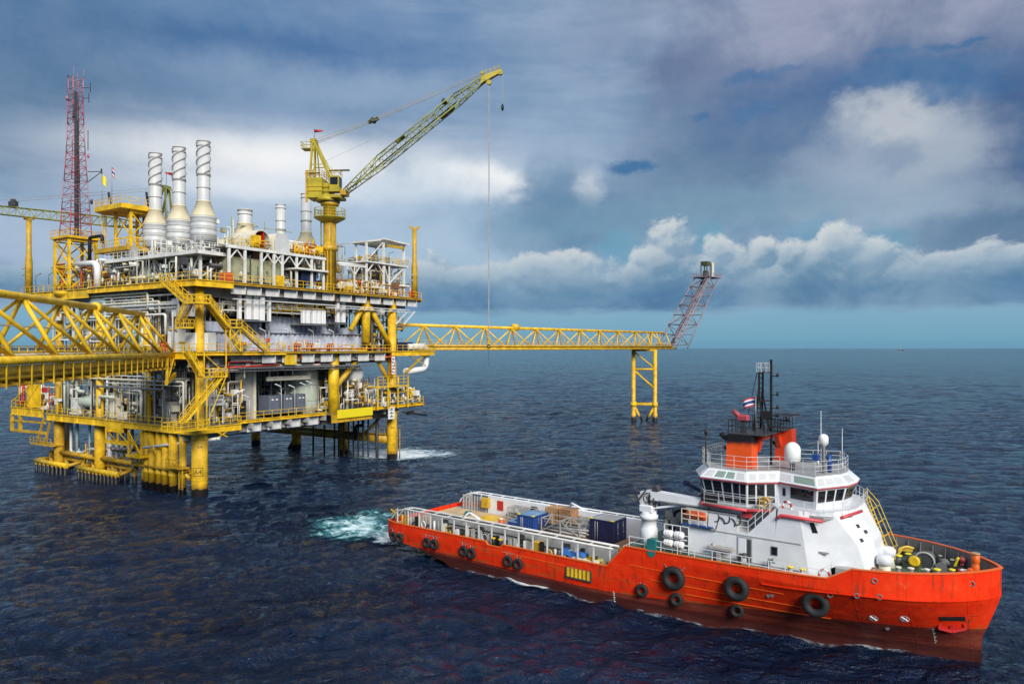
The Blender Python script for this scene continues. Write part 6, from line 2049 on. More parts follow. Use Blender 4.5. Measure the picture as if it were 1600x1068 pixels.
# rubbing strakes: the long chine line at the bow and fender bars along the side
for sgn in (-1, 1):
    sk = MB()
    pts = []
    for i in range(34):
        x = 42.5 + i * .44
        z = KN - .45 * (1 - sstep((x - 42.5) / 8))
        xx = min(mapx(x, z), stem_x(z) - .02)
        pts.append((xx, sgn * (half_b(xx, z) + .05), z))
    for a, b in zip(pts, pts[1:]):
        sk.bar(a, b, .07, .09)
    SV.part('chine_strake', sk, 'hull_paint', parent=hull)
for x0, x1, z in ((17.0, 27.0, 2.0), (31, 44, 3.3), (33, 46, 2.35), (36, 47, 1.65)):
    n = max(2, int((x1 - x0) / 1.5))
    fb = MB()
    for i in range(n):
        a, b = x0 + (x1 - x0) * i / n, x0 + (x1 - x0) * (i + 1) / n
        fb.bar((a, -half_b(a, z) - .02, z), (b, -half_b(b, z) - .02, z), .05, .05)
    SV.part('weld_seam', fb, 'orange', parent=hull)
# bar across the sheer top
tr_ = MB()
for sgn in (-1, 1):
    pts = [(r[-1][0], sgn * (r[-1][1] - .06), r[-1][2] + .03) for r in g_]
    for a, b in zip(pts, pts[1:]):
        tr_.bar(a, b, .24, .08)
SV.part('sheer_rail', tr_, 'orange', parent=hull)

# inner bulwark at the bow
bw = MB()
gi = hull_grid(.22, 47.2, 4.7, [0, .5, 1])
for sgn in (-1, 1):
    vs = [(x, sgn * y, z) for row in gi for x, y, z in row]
    bw.add(vs, [(i * 3 + k, (i + 1) * 3 + k, (i + 1) * 3 + k + 1, i * 3 + k + 1) for i in range(len(gi) - 1) for k in range(2)], True)
blw = SV.part('bulwark', bw, 'bulwark_grey')
for sgn in (-1, 1):
    for x in [49.5 + .95 * i for i in range(8)]:
        z = curve(SHEER, x)
        y = half_b(x, 5.6) - .24
        SV.part('bulwark_stay', MB().add([(x, sgn * y, 4.75), (x, sgn * (y - .5), 4.75), (x, sgn * y, z - .1), (x + .06, sgn * y, 4.75), (x + .06, sgn * (y - .5), 4.75), (x + .06, sgn * y, z - .1)], [(0, 1, 2), (3, 5, 4), (0, 3, 4, 1), (1, 4, 5, 2)]), 'bulwark_grey', parent=blw)


def deck_poly(x0, x1, z, inset, n=40):
    pts = []
    for i in range(n + 1):
        x = x0 + (x1 - x0) * i / n
        pts.append((x, half_b(x, z) - inset))
    return [(x, -y) for x, y in pts] + [(x, y) for x, y in reversed(pts)]


SV.part('cargo_deck', MB().prism(deck_poly(.15, 30.6, 2.2, .06), 2.0, 2.15), 'ship_grey')
SV.part('stern_deck', MB().prism([(.3, -4.8), (9.5, -4.8), (9.5, 4.8), (.3, 4.8)], 2.15, 2.22), 'deck_sand')
pm = None
for k in range(32):                                                 # sheathing planks run fore and aft
    y = -4.8 + k * .3
    if pm is None:
        o = _obj('deck_plank', MB().box(9.55, 29.4, 0.0, .285, 2.15, 2.24), 'deck_wood', (0, 0, 0), SV.o, FS.k)
        pm = o.data
    else:
        o = bpy.data.objects.new('deck_plank', pm)
        COL.objects.link(o); o.parent = SV.o
    o.location = (0, y * FS.k, .006 * ((k * 7) % 3))
SV.part('deck_marking', MB().box(6.4, 9.0, 1.6, 3.9, 2.222, 2.228), 'yellow')
SV.part('deck_marking', MB().box(26.6, 27.0, -2.4, 3.0, 2.25, 2.256).box(22.0, 26.6, 0.6, 0.9, 2.25, 2.256), 'yellow')
SV.part('forecastle_deck', MB().prism(deck_poly(30.4, 56.9, 4.75, .2), 4.55, 4.72), 'deck_green')
SV.part('forecastle_bulkhead', MB().box(30.3, 30.45, -6.4, 6.4, 2.1, 4.72).box(30.2, 30.32, -4.6, -3.4, 2.2, 4.1), 'white_ship')

# cargo rails: plated inner wall, twin top tubes and posts, curving down at the stern
def cargo_rail(sgn, y_out, y_in):
    top = [(.7, 2.75), (1.1, 3.35), (1.9, 3.95), (3.0, 4.2), (8, 4.2), (29.2, 4.25)]
    rb = MB()
    for y in (y_out, y_in):
        pts = [(x, sgn * y, z) for x, z in top]
        rb.pipe(pts, .085 if y == y_out else .10, 8, .6)
    for k in range(14):
        x = 3.2 + k * 1.95
        rb.bar((x, sgn * y_in, 4.2), (x, sgn * y_out, 4.2), .07)
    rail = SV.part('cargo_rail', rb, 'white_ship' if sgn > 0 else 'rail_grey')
    me = None
    for k in range(17):
        x = 1.7 + k * 1.7
        if me is None:
            o = _obj('rail_post', MB().bar((0, 0, 2.4), (0, 0, 4.1), .11, .13), 'rail_grey', (0, 0, 0), rail, FS.k)
            me = o.data
        else:
            o = bpy.data.objects.new('rail_post', me)
            COL.objects.link(o); o.parent = rail
        o.location = (x * FS.k, sgn * y_out * FS.k, 0)
    return rail


for sgn in (-1, 1):
    cargo_rail(sgn, 6.2, 5.15)
    wp = MB()
    xs = [5.5 + 2.35 * k for k in range(11)]
    for a, b in zip(xs, xs[1:]):
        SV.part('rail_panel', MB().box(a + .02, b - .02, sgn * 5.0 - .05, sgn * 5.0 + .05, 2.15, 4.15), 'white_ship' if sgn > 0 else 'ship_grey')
    SV.part('rail_stanchions', MB().grille((1.6, sgn * 4.95, 2.2), (5.2, sgn * 4.95, 2.2), 9, .12, 1.75, .2), 'ship_grey')
for x, m in ((7.0, 'red'), (12.0, 'dark_grey'), (17.2, 'red'), (22.6, 'wall_grey')):
    SV.part('wall_opening', MB().bevel_box(x, x + .9, 4.86, 4.94, 2.75, 3.85, .02), m)
    SV.part('wall_opening', MB().bevel_box(x + .6, x + 1.4, -5.14, -5.06, 2.75, 3.6, .02), 'dark_grey')
SV.part('wall_box', MB().box(5.0, 5.9, 4.3, 4.9, 2.9, 4.0), 'yellow_dull')
SV.part('curved_guard', MB().pipe([(16.6, 6.2, 4.2), (17.2, 5.4, 4.8), (19.0, 5.3, 4.25)], .12, 8), 'white_ship')
SV.part('curved_guard', MB().pipe([(10.6, -5.15, 4.2), (11.2, -4.9, 4.75), (12.8, -5.0, 4.25)], .12, 8), 'white_ship')
# hoses, bins and pipes stowed in the side passage
random.seed(3)
psg = {'black': MB(), 'white_steel': MB(), 'yellow_dull': MB(), 'ship_grey': MB()}
for k in range(46):
    x = 2.2 + k * .58 + random.uniform(-.2, .2)
    m = random.choice(['black', 'black', 'white_steel', 'ship_grey', 'yellow_dull', 'ship_grey'])
    y = random.uniform(-5.9, -5.4)
    h = random.uniform(.4, 1.35)
    kind = random.random()
    if kind < .4:
        psg[m].box(x - .15, x + .2, y - .15, y + .15, 2.2, 2.2 + h)
    elif kind < .7:
        psg[m].tube((x, y, 2.2), (x, y, 2.2 + h), .12, 8)
    else:
        psg[m].torus((x, y, 2.2 + h * .5), (random.uniform(-.3, .3), 1, 0), .35, .08, 12, 6)
for m, mb in psg.items():
    SV.part('side_fittings', mb, m, stuff=True)
SV.part('passage_pipe', MB().tube((8, -5.45, 2.9), (24, -5.45, 3.0), .1, 8).tube((9, -5.7, 3.4), (20, -5.7, 3.4), .07, 8), 'black')

# ---------------- superstructure
hb = [(35.8, -5.1), (45.6, -5.1), (49.2, -3.0), (49.8, -1.2), (49.8, 1.2), (49.2, 3.0), (45.6, 5.1), (35.8, 5.1)]
ht = [(37.6, -5.1), (44.4, -5.1), (46.2, -4.3), (47.2, -1.5), (47.2, 1.5), (46.2, 4.3), (44.4, 5.1), (37.6, 5.1)]
hk = [(35.8, -5.1), (45.2, -5.1), (48.6, -3.5), (49.3, -1.3), (49.3, 1.3), (48.6, 3.5), (45.2, 5.1), (35.8, 5.1)]
low = MB()
low.loft([[(x, y, 4.7) for x, y in hb], [(x, y, 7.2) for x, y in hk]])
hse = SV.part('deckhouse', low, 'white_ship')
# upper storey: a solid front block and an aft block, with the recessed door alcove and stair between them
fblk = [(43.0, -5.1), (45.2, -5.1), (48.6, -3.5), (49.3, -1.3), (49.3, 1.3), (48.6, 3.5), (45.2, 5.1), (38, 5.1), (38, -2.2), (41.2, -2.2)]
ftop = [(43.3, -5.1), (44.8, -5.1), (47.0, -4.2), (48.1, -1.5), (48.1, 1.5), (47.0, 4.2), (44.8, 5.1), (38, 5.1), (38, -2.2), (41.2, -2.2)]
SV.part('upper_house', MB().loft([[(x, y, 7.2) for x, y in fblk], [(x, y, 9.55) for x, y in ftop]]), 'white_ship')
SV.part('stair_side', MB().prism([(40.9, -5.1), (43.05, -5.1), (43.05, -5.0), (40.9, -5.0)], 7.2, lambda x, y: 7.22 + (x - 40.9) * 1.06), 'white_ship')
SV.part('aft_house', MB().box(35.8, 39.9, -5.1, 5.1, 7.2, 8.5), 'white_ship')
SV.part('boat_deck', MB().box(35.6, 40.0, -5.2, 5.2, 8.5, 8.58), 'ship_grey')
SV.part('alcove', MB().box(40.0, 41.25, -5.13, -5.08, 4.75, 6.9), 'ship_grey')
dr = SV.part('door', MB().bevel_box(40.85, 41.15, -5.17, -5.12, 4.9, 6.75, .03), 'dark_grey')
SV.part('door', MB().bevel_box(40.1, 40.75, -5.17, -5.12, 4.9, 6.75, .03), 'white_ship')
sfl = MB()
for i in range(9):
    sfl.box(41.0 + i * .25, 41.25 + i * .25, -4.9, -3.9, 7.22 + i * .25, 7.27 + i * .25)
SV.part('stair', sfl.bar((40.9, -3.9, 7.2), (43.2, -3.9, 9.5), .08, .25), 'ship_grey')
SV.part('handrail', MB().rail([(40.0, -5.1, 7.2), (40.9, -5.1, 7.2), (43.2, -5.1, 9.5)], 1.0, .8, .03), 'white_ship')
for x, z, w, h in ((43.0, 6.2, .42, .6), (47.35, 5.0, .0, .0), (46.35, 8.5, .0, .0)):
    if w:
        f = SV.part('window', MB().box(x - w / 2 - .05, x + w / 2 + .05, -5.16, -5.12, z - h / 2 - .05, z + h / 2 + .05), 'ship_grey')
        SV.part('pane', MB().box(x - w / 2, x + w / 2, -5.19, -5.16, z - h / 2, z + h / 2), 'glass', parent=f)


def on_face(ring0, z0, ring1, z1, i, s, t):
    """point on side face i of a lofted house: s along, t up"""
    a0, b0 = Vector((*ring0[i], z0)), Vector((*ring0[i + 1], z0))
    a1, b1 = Vector((*ring1[i], z1)), Vector((*ring1[i + 1], z1))
    lo = a0 + (b0 - a0) * s
    hi = a1 + (b1 - a1) * s
    p = lo + (hi - lo) * t
    n = (b0 - a0).cross(a1 - a0).normalized()
    return p, n


def face_pane(thing, ring0, z0, ring1, z1, i, s0, s1, t0, t1, mat, name='window', parent=None, out=.03, frame=None, fm='white_ship'):
    q = [on_face(ring0, z0, ring1, z1, i, s, t) for s, t in ((s0, t0), (s1, t0), (s1, t1), (s0, t1))]
    front = [p + n * out for p, n in q]
    back = [p - n * .03 for p, n in q]
    mb = MB().add(back + front, [(4, 5, 6, 7), (0, 1, 5, 4), (1, 2, 6, 5), (2, 3, 7, 6), (3, 0, 4, 7)])
    return thing.part(name, mb, mat, parent=parent)


def win(thing, r0, z0, r1, z1, i, s0, s1, t0, t1, parent, mat='glass', fmat='white_ship'):
    ds, dt = (s1 - s0) * .10, (t1 - t0) * .09
    f = face_pane(thing, r0, z0, r1, z1, i, s0 - ds, s1 + ds, t0 - dt, t1 + dt, fmat, 'window', parent, .035)
    return f, face_pane(thing, r0, z0, r1, z1, i, s0, s1, t0, t1, mat, 'window' if parent is not None else 'pane', parent if parent is not None else f, .055)


for s0, s1, t0, t1, r0, z0, r1, z1 in ((.40, .50, .06, .32, hb, 4.7, hk, 7.2),):
    win(SV, r0, z0, r1, z1, 1, s0, s1, t0, t1, None)
win(SV, [(x, y) for x, y in fblk], 7.2, ftop, 9.55, 1, .22, .34, .32, .66, None)
for k, (s, t) in enumerate(((.30, .3), (.55, .7), (.75, .5))):
    face_pane(SV, fblk, 7.2, ftop, 9.55, 2, s, s + .09, t - .25, t - .15, 'dark_grey', 'bracket', None, .15)
SV.part('wall_lamp', MB().box(46.2, 46.9, -4.75, -4.6, 6.5, 6.62), 'wall_grey')
SV.part('wall_lamp', MB().box(37.6, 38.3, -5.3, -5.14, 7.05, 7.15), 'wall_grey')
# skirting strip and red-brown grating at the house foot
SV.part('house_skirt', MB().box(36, 45.2, -5.16, -5.1, 4.72, 5.0).box(36, 45.0, -5.15, -5.1, 6.98, 7.05), 'ship_grey')
# bridge deck with its red edge pipe
bd = [(36.6, -4.6), (37.3, -5.4), (41.0, -5.5), (42.6, -4.4), (46.6, -5.0), (48.0, -2.6), (48.2, 0), (48.0, 2.6), (46.6, 5.0), (42.6, 4.4), (41.0, 5.5), (37.3, 5.4), (36.6, 4.6)]
brd = SV.part('bridge_deck', MB().prism(bd, 9.05, 9.25), 'ship_grey')
eg = MB()
for a, b in zip(bd[:3], bd[1:4]):
    eg.tube((*a, 9.12), (*b, 9.12), .13, 8)
SV.part('edge_pipe', eg, 'pink_red', parent=brd)
SV.part('edge_pipe', MB().pipe([(43.3, -5.25, 8.8), (43.5, -5.25, 9.05), (46.6, -5.2, 9.0)], .13, 8), 'pink_red', parent=brd)
SV.part('edge_pipe', MB().pipe([(47.6, -3.8, 9.2), (48.4, -1.2, 9.35)], .12, 8), 'pink_red', parent=brd)
SV.part('red_bracket', MB().prism([(40.4, -5.1), (41.2, -5.1), (41.2, -4.9), (40.4, -4.9)], 8.45, 9.05), 'pink_red')
SV.part('handrail', MB().rail([(36.7, -4.5, 9.25), (37.3, -5.3, 9.25), (41.0, -5.4, 9.25), (42.6, -4.6, 9.25), (43.0, -4.8, 9.25)], 1.05, 1.1, .013, 2), 'white_ship')
SV.part('handrail', MB().rail([(45.2, -5.0, 9.25), (46.6, -4.9, 9.25), (48.0, -2.6, 9.25), (48.2, 0, 9.25), (48.0, 2.6, 9.25), (46.6, 4.9, 9.25)], 1.05, .9, .022, 1), 'white_ship')
# wheelhouse
wr = [(35.4, -2.4), (37.0, -5.2), (40.9, -5.4), (42.8, -3.5), (46.0, -4.6), (47.5, -1.7), (47.7, 0), (47.5, 1.7), (46.0, 4.6), (42.8, 3.5), (40.9, 5.4), (37.0, 5.2), (35.4, 2.4)]
cx_, cy_ = 41.5, 0


def inset(ring, d):
    out = []
    n = len(ring)
    for i in range(n):
        p, a, b = Vector(ring[i]), Vector(ring[i - 1]), Vector(ring[(i + 1) % n])
        e1, e2 = (p - a).normalized(), (b - p).normalized()
        n1, n2 = Vector((-e1.y, e1.x)), Vector((-e2.y, e2.x))
        m = (n1 + n2).normalized()
        out.append(tuple(p + m * (d / max(.5, m.dot(n1)))))
    return out


wb = inset(wr, .55)
wm = inset(wr, .06)
wt = inset(wr, .62)
wh = SV.part('wheelhouse', MB().loft([[(x, y, 9.25) for x, y in wb], [(x, y, 11.25) for x, y in wm]]), 'white_ship')
SV.part('roof_band', MB().loft([[(x, y, 11.28) for x, y in inset(wr, -.08)], [(x, y, 11.36) for x, y in inset(wr, -.12)], [(x, y, 12.0) for x, y in wt], [(x, y, 12.06) for x, y in wt]]), 'white_ship', parent=wh)
SV.part('red_trim', MB().loft([[(x, y, 11.2) for x, y in inset(wr, -.1)], [(x, y, 11.27) for x, y in inset(wr, -.13)]]), 'pink_red', parent=wh)
r0, r1 = wb, wm
za, zb_ = 9.25, 11.25


def wpane(i, s0, s1, t0, t1):
    """each wheelhouse window with its pane"""
    ds, dt = (s1 - s0) * .07, (t1 - t0) * .07
    face_pane(SV, r0, za, r1, zb_, i, s0, s1, t0, t1, 'glass', 'window', wh, .03)


for s0, s1 in ((.1, .45), (.55, .9)):
    wpane(0, s0, s1, .45, .92)
for s0, s1 in ((.03, .20), (.24, .43), (.47, .66), (.70, .83), (.86, .98)):
    wpane(1, s0, s1, .42, .93)
for s0, s1 in ((.10, .31), (.34, .43), (.47, .66), (.70, .83), (.86, .98)):
    wpane(1, s0, s1, .10, .36)
for s0, s1 in ((.05, .26), (.32, .55), (.62, .86)):
    wpane(2, s0, s1, .42, .93)
    wpane(2, s0, s1, .10, .36)
wpane(3, .10, .18, .48, .8)
wpane(3, .32, .93, .44, .90)
wpane(4, .06, .30, .44, .90); wpane(4, .36, .62, .44, .90); wpane(4, .68, .94, .44, .90)
for i in (5, 6):
    wpane(i, .06, .94, .44, .90)
for i in (7,):
    wpane(i, .06, .30, .44, .90); wpane(i, .36, .62, .44, .90); wpane(i, .68, .94, .44, .90)
wpane(8, .1, .9, .44, .9)
# slanted pale panes in the roof band
ra, rb_ = inset(wr, -.12), wt
for i, ss in ((1, ((.06, .24), (.29, .50), (.54, .72), (.78, .95))), (2, ((.08, .30), (.38, .60), (.68, .9))), (3, ((.04, .34), (.42, .96))), (4, ((.06, .28), (.34, .6), (.66, .93))), (5, ((.1, .9),)), (0, ((.2, .8),)), (7, ((.06, .28), (.34, .6), (.66, .93)))):
    for k, (s0, s1) in enumerate(ss):
        face_pane(SV, ra, 11.36, rb_, 12.0, i, s0, s1, .18, .84, 'glass_green' if (i, k) in ((1, 1), (1, 2), (3, 1)) else 'stack_grey', 'skylight', wh, .02)
SV.part('monkey_island', MB().prism(inset(wr, .66), 12.06, 12.12), 'ship_grey', parent=wh)
SV.part('handrail', MB().rail([(*p, 12.1) for p in inset(wr, .75)], 1.1, 1.0, .016, 2, closed=True), 'white_ship', parent=wh)
SV.part('wheelhouse_door', MB().box(36.9, 38.3, -5.02, -4.95, 9.3, 10.0), 'black', parent=wh)

# funnels, arch and mast
def funnel(y0, y1, x0, x1, mat):
    ring = lambda z, d, s: [(x0 + d + s, y0 + d, z), (x1 - d - s * .4, y0 + d, z), (x1 - d - s * .4, y1 - d, z), (x0 + d + s, y1 - d, z)]
    mb = MB().loft([[(x0 + a, y0, z), (x1 - .25 * a, y0, z), (x1 - .25 * a, y1, z), (x0 + a, y1, z)] for z, a in ((12.06, 0), (14.5, .1), (14.85, .15))])
    f = SV.part('funnel', mb, mat)
    SV.part('exhaust_pipe', MB().pipe([(x0 + .6, (y0 + y1) / 2, 14.2), (x0 - .1, (y0 + y1) / 2, 14.3), (x0 - .7, (y0 + y1) / 2, 14.75)], .24, 8, .4), 'black', parent=f)
    SV.part('exhaust_pipe', MB().pipe([(x0 + .6, (y0 + y1) / 2 + .3, 13.2), (x0 - .1, (y0 + y1) / 2 + .3, 13.3), (x0 - .5, (y0 + y1) / 2 + .3, 13.6)], .14, 8, .4), 'black', parent=f)
    return f


funnel(-3.6, -2.2, 38.45, 40.65, 'funnel_sooty')
funnel(2.6, 3.8, 40.45, 41.95, 'funnel_orange')
SV.part('funnel_arch', MB().box(39.75, 41.05, -2.2, 2.7, 14.35, 14.75).prism([(40.45, -2.2), (40.85, -2.2), (40.85, -1.4), (40.45, -1.4)], lambda x, y: 14.3 if y > -2 else 13.4, 14.36).prism([(40.65, 1.7), (41.05, 1.7), (41.05, 2.6), (40.65, 2.6)], lambda x, y: 14.3 if y < 2 else 13.2, 14.36), 'funnel_orange')
SV.part('mast_platform', MB().box(38.55, 41.75, -3.6, 3.8, 14.86, 14.95), 'dark_grey')
SV.part('handrail', MB().rail([(38.65, 3.7, 14.95), (38.65, -3.5, 14.95), (41.65, -3.5, 14.95), (41.65, 3.7, 14.95)], 1.05, .8, .03, 1, closed=True), 'black')
ms = MB()
for x, y in ((40.15, -.45), (40.15, .45)):
    ms.bar((x - .35, y * 2, 14.9), (x, y, 18.4), .17).bar((x, y, 18.4), (x, y, 19.9), .14).bar((x + .5, y * 1.6, 14.9), (x, y, 18.0), .1)
for z in [15.6 + .42 * k for k in range(11)]:
    ms.bar((40.15 - (18.4 - min(z, 18.4)) * .1, -.45 - max(0, 18.4 - z) * .13, z), (40.15 - (18.4 - min(z, 18.4)) * .1, .45 + max(0, 18.4 - z) * .13, z), .08)
ms.bar((41.05, -.1, 12.1), (41.05, -.1, 21.0), .17).bar((40.15, -.45, 19.9), (41.05, -.1, 19.9), .08).bar((40.15, .45, 19.9), (41.05, -.1, 19.9), .08).bar((40.15, -.45, 17.5), (41.05, -.1, 17.5), .1).bar((40.15, .2, 16.4), (41.05, -.1, 16.4), .1).box(40.25, 40.95, -.3, .3, 15.9, 16.6)
ms.bar((38.95, -.6, 14.9), (39.95, -.35, 19.9), .06)
mast = SV.part('mast', ms, 'black')
SV.part('masthead_basket', MB().rail([(39.95, -.5, 19.9), (40.75, -.5, 19.9), (40.75, .4, 19.9), (39.95, .4, 19.9)], .8, .5, .025, 1, closed=True), 'stack_grey', parent=mast)
for z in (19.6, 18.0, 16.9, 16.2):
    SV.part('navigation_light', MB().bar((41.05, -.1, z), (41.65, -.3, z), .06).lathe([(.1, 0), (.1, .32)], (41.65, -.3, z - .05), 8), 'black', parent=mast)
SV.part('radar', MB().bar((41.05, -.1, 16.0), (42.65, -.3, 15.9), .09).lathe([(.16, 0), (.16, .4)], (42.45, -.3, 15.9), 10).bar((41.65, -.7, 16.42), (43.35, .1, 16.42), .1, .14), 'black', parent=mast)
SV.part('spreader', MB().bar((41.05, -1.2, 15.6), (42.15, .8, 15.6), .08).box(41.05, 42.75, -.9, .6, 15.3, 15.36), 'black', parent=mast)

# ladder on the house front
ld = MB()
for y in (1.25, 2.05):
    ld.bar((48.2, y, 9.9), (50.0, y, 5.0), .06)
for k in range(16):
    t = k / 15
    ld.bar((48.2 + 1.8 * t, 1.25, 9.9 - 4.9 * t), (48.2 + 1.8 * t, 2.05, 9.9 - 4.9 * t), .04)
for y in (1.1, 2.2):
    ld.bar((48.0, y, 10.6), (48.9, y, 9.6), .045).bar((48.9, y, 9.6), (50.3, y, 6.2), .045)
    for k in range(4):
        t = k / 3
        ld.bar((48.5 + 1.2 * t, y, 9.0 - 3.2 * t), (48.95 + 1.25 * t, y, 9.3 - 3.0 * t), .04)
SV.part('front_ladder', ld, 'cage_yellow')
# forecastle handrail on the starboard edge
rp_ = [(x, -half_b(x, 4.9) + .18, 4.74) for x in (31.0, 34, 37, 40, 43, 45.5, 47.2)]
SV.part('handrail', MB().rail(rp_, 1.0, 1.3, .03, 1), 'white_ship')
SV.part('handrail', MB().rail([(p[0], -p[1], p[2]) for p in rp_], 1.0, 1.3, .03, 1), 'white_ship')
SV.part('deck_locker', MB().bevel_box(47.3, 48.8, -4.6, -3.8, 4.72, 5.6, .05), 'wall_grey')
# marks on the hull
def hull_pt(x, z, out=.03):
    y = half_b(x, z)
    y2 = half_b(x + .2, z)
    return Vector((x, -y - out, z))


for x, z in ((49.9, 2.3), (51.85, 2.55)):
    mk = MB()
    n = 16
    pts = []
    for i in range(n):
        a = 2 * math.pi * i / n
        for r in (.24, .30):
            pts.append(hull_pt(x + r * math.cos(a), z + r * math.sin(a)))
    mk.add(pts, [(2 * i, 2 * i + 1, (2 * i + 3) % (2 * n), (2 * i + 2) % (2 * n)) for i in range(n)])
    for dx, dz in ((.18, .18), (.18, -.18)):
        mk.bar(hull_pt(x - dx, z - dz), hull_pt(x + dx, z + dz), .02, .07)
    SV.part('thruster_mark', mk, 'lamp_white', parent=hull)
for x0, zs in ((53.35, [.15 + .19 * k for k in range(9)]), (29.4, [-.3 + .17 * k for k in range(6)])):
    dm = MB()
    for k, z in enumerate(zs):
        w = .10 if k % 2 else .16
        dm.add([hull_pt(x0, z), hull_pt(x0 + w, z), hull_pt(x0 + w, z + .09), hull_pt(x0, z + .09)], [(0, 1, 2, 3)])
    SV.part('draught_marks', dm, 'lamp_white', parent=hull)
for k in range(6):
    x = 24.7 + k * .43
    SV.part('ladder_stripe', MB().box(x, x + .26, -6.78, -6.70, 1.15, 1.95), 'yellow', parent=hull)
SV.part('ladder_panel', MB().box(24.5, 27.3, -6.735, -6.66, 1.0, 2.05), 'dark_grey', parent=hull)
# anchor pocket
ap = [hull_pt(53.9, 2.95, .04), hull_pt(55.35, 2.95, .04), hull_pt(55.35, 2.55, .04), hull_pt(53.9, 2.55, .04)]
SV.part('anchor_pocket', MB().add(ap, [(0, 1, 2, 3)]), 'black', parent=hull)
anc = MB()
p, q = hull_pt(53.75, 1.95, .12), hull_pt(55.3, 1.95, .12)
m = (p + q) / 2
for e in (p, q):
    anc.bar(m + Vector((0, -.1, -.2)), e, .25, .2).bar(e, e + (m - e) * .25 + Vector((0, -.05, .5)), .22, .12)
anc.bar(m + Vector((0, -.05, -.2)), m + Vector((0, -.02, .75)), .2)
single('anchor', 'red anchor housed in the bow below its dark pocket', 'anchor', anc, 'red', (m.x, m.y, 1.7), FS)
for x, z in ((47.4, 4.0), (49.2, 4.3), (50.6, 4.4), (50.3, 5.5), (55.8, 5.5)):
    SV.part('fairlead', MB().torus(hull_pt(min(x, 56), z, .02), (0.25, -1, 0), .17, .05, 12, 6), 'bulwark_grey', parent=hull)
for x, z in ((42.8, 2.9), (43.1, 3.0), (50.6, 1.4)):
    SV.part('hull_scar', MB().lathe([(.14, -.03), (.14, .03)], hull_pt(x, z), 10, 'y'), 'bulwark_grey', parent=hull)

# ---------------- things on and hung from the ship
def tyre(x, z, r, label, group, copy=None):
    y = -half_b(x, z) - r * .30
    if copy:
        return copy.dup((x, y, z), label, group, rot=math.atan2(half_b(x - .6, z) - half_b(x + .6, z), 1.2))
    t = Thing('tyre_fender', label, 'tyre', (x, y, z), FS, group)
    t.part('tyre', MB().torus((x, y, z), (0, 1, 0), r * .69, r * .31, 28, 12), 'rubber')
    tr = MB()
    for k in range(26):
        a = 2 * math.pi * k / 26
        tr.bar((x + r * .96 * math.cos(a), y - .16 * r, z + r * .96 * math.sin(a)), (x + r * .96 * math.cos(a), y + .16 * r, z + r * .96 * math.sin(a)), .07 * r, .05)
    t.part('tread_blocks', tr, 'rubber', stuff=True)
    if r > .7:
        for d in (-1, 1):
            t.part('chain', MB().bar((x + d * r * .55, y, z + r * .6), (x + d * r * 1.35, y + r * .28, z + r * 1.5), .06), 'bulwark_grey')
    else:
        t.part('chain', MB().bar((x - r * .2, y, z + r * .8), (x - r * .5, y + r * .25, z + r * 1.5), .05), 'bulwark_grey')
        t.part('chain', MB().bar((x + r * .2, y, z + r * .8), (x + r * .6, y + r * .25, z + r * 1.45), .05), 'bulwark_grey')
        t.part('hanging_bar', MB().bar((x - r * 1.1, y + r * .25, z + r * 1.5), (x + r * 1.2, y + r * .25, z + r * 1.4), .07), 'bulwark_grey')
    return t


big = tyre(35.25, 2.97, 1.0, 'big black tyre fender on the hull, nearest to the deck crane', 'big tyre fenders')
tyre(40.5, 3.12, 1.0, 'big black tyre fender on the hull below the open doorway', 'big tyre fenders', big)
tyre(46.3, 3.0, 1.0, 'big black tyre fender on the hull, nearest to the bow', 'big tyre fenders', big)
sm0 = tyre(1.62, 1.05, .56, 'small black tyre fender at the stern corner, left of its pair', 'small tyre fenders along the hull')
for x, z, lab in ((2.65, 1.05, 'small black tyre fender at the stern corner, right of its pair'), (6.83, 1.27, 'small tyre fender, left of the second pair from the stern'), (7.95, 1.27, 'small tyre fender, right of the second pair from the stern'),
                  (12.08, 1.27, 'small tyre fender, left of the third pair from the stern'), (13.13, 1.22, 'small tyre fender, right of the third pair from the stern'), (17.86, 1.27, 'small tyre fender, left of the pair nearest the yellow ladder stripes'), (19.1, 1.2, 'small tyre fender, right of the pair nearest the yellow ladder stripes'),
                  (32.25, 1.3, 'lone small tyre fender low on the hull, left of the big tyres'), (35.25, 1.05, 'lone small tyre fender under the first big tyre'), (40.1, 1.0, 'lone small tyre fender on a rusty patch under the middle big tyre')):
    tyre(x, z, .56, lab, 'small tyre fenders along the hull', sm0)

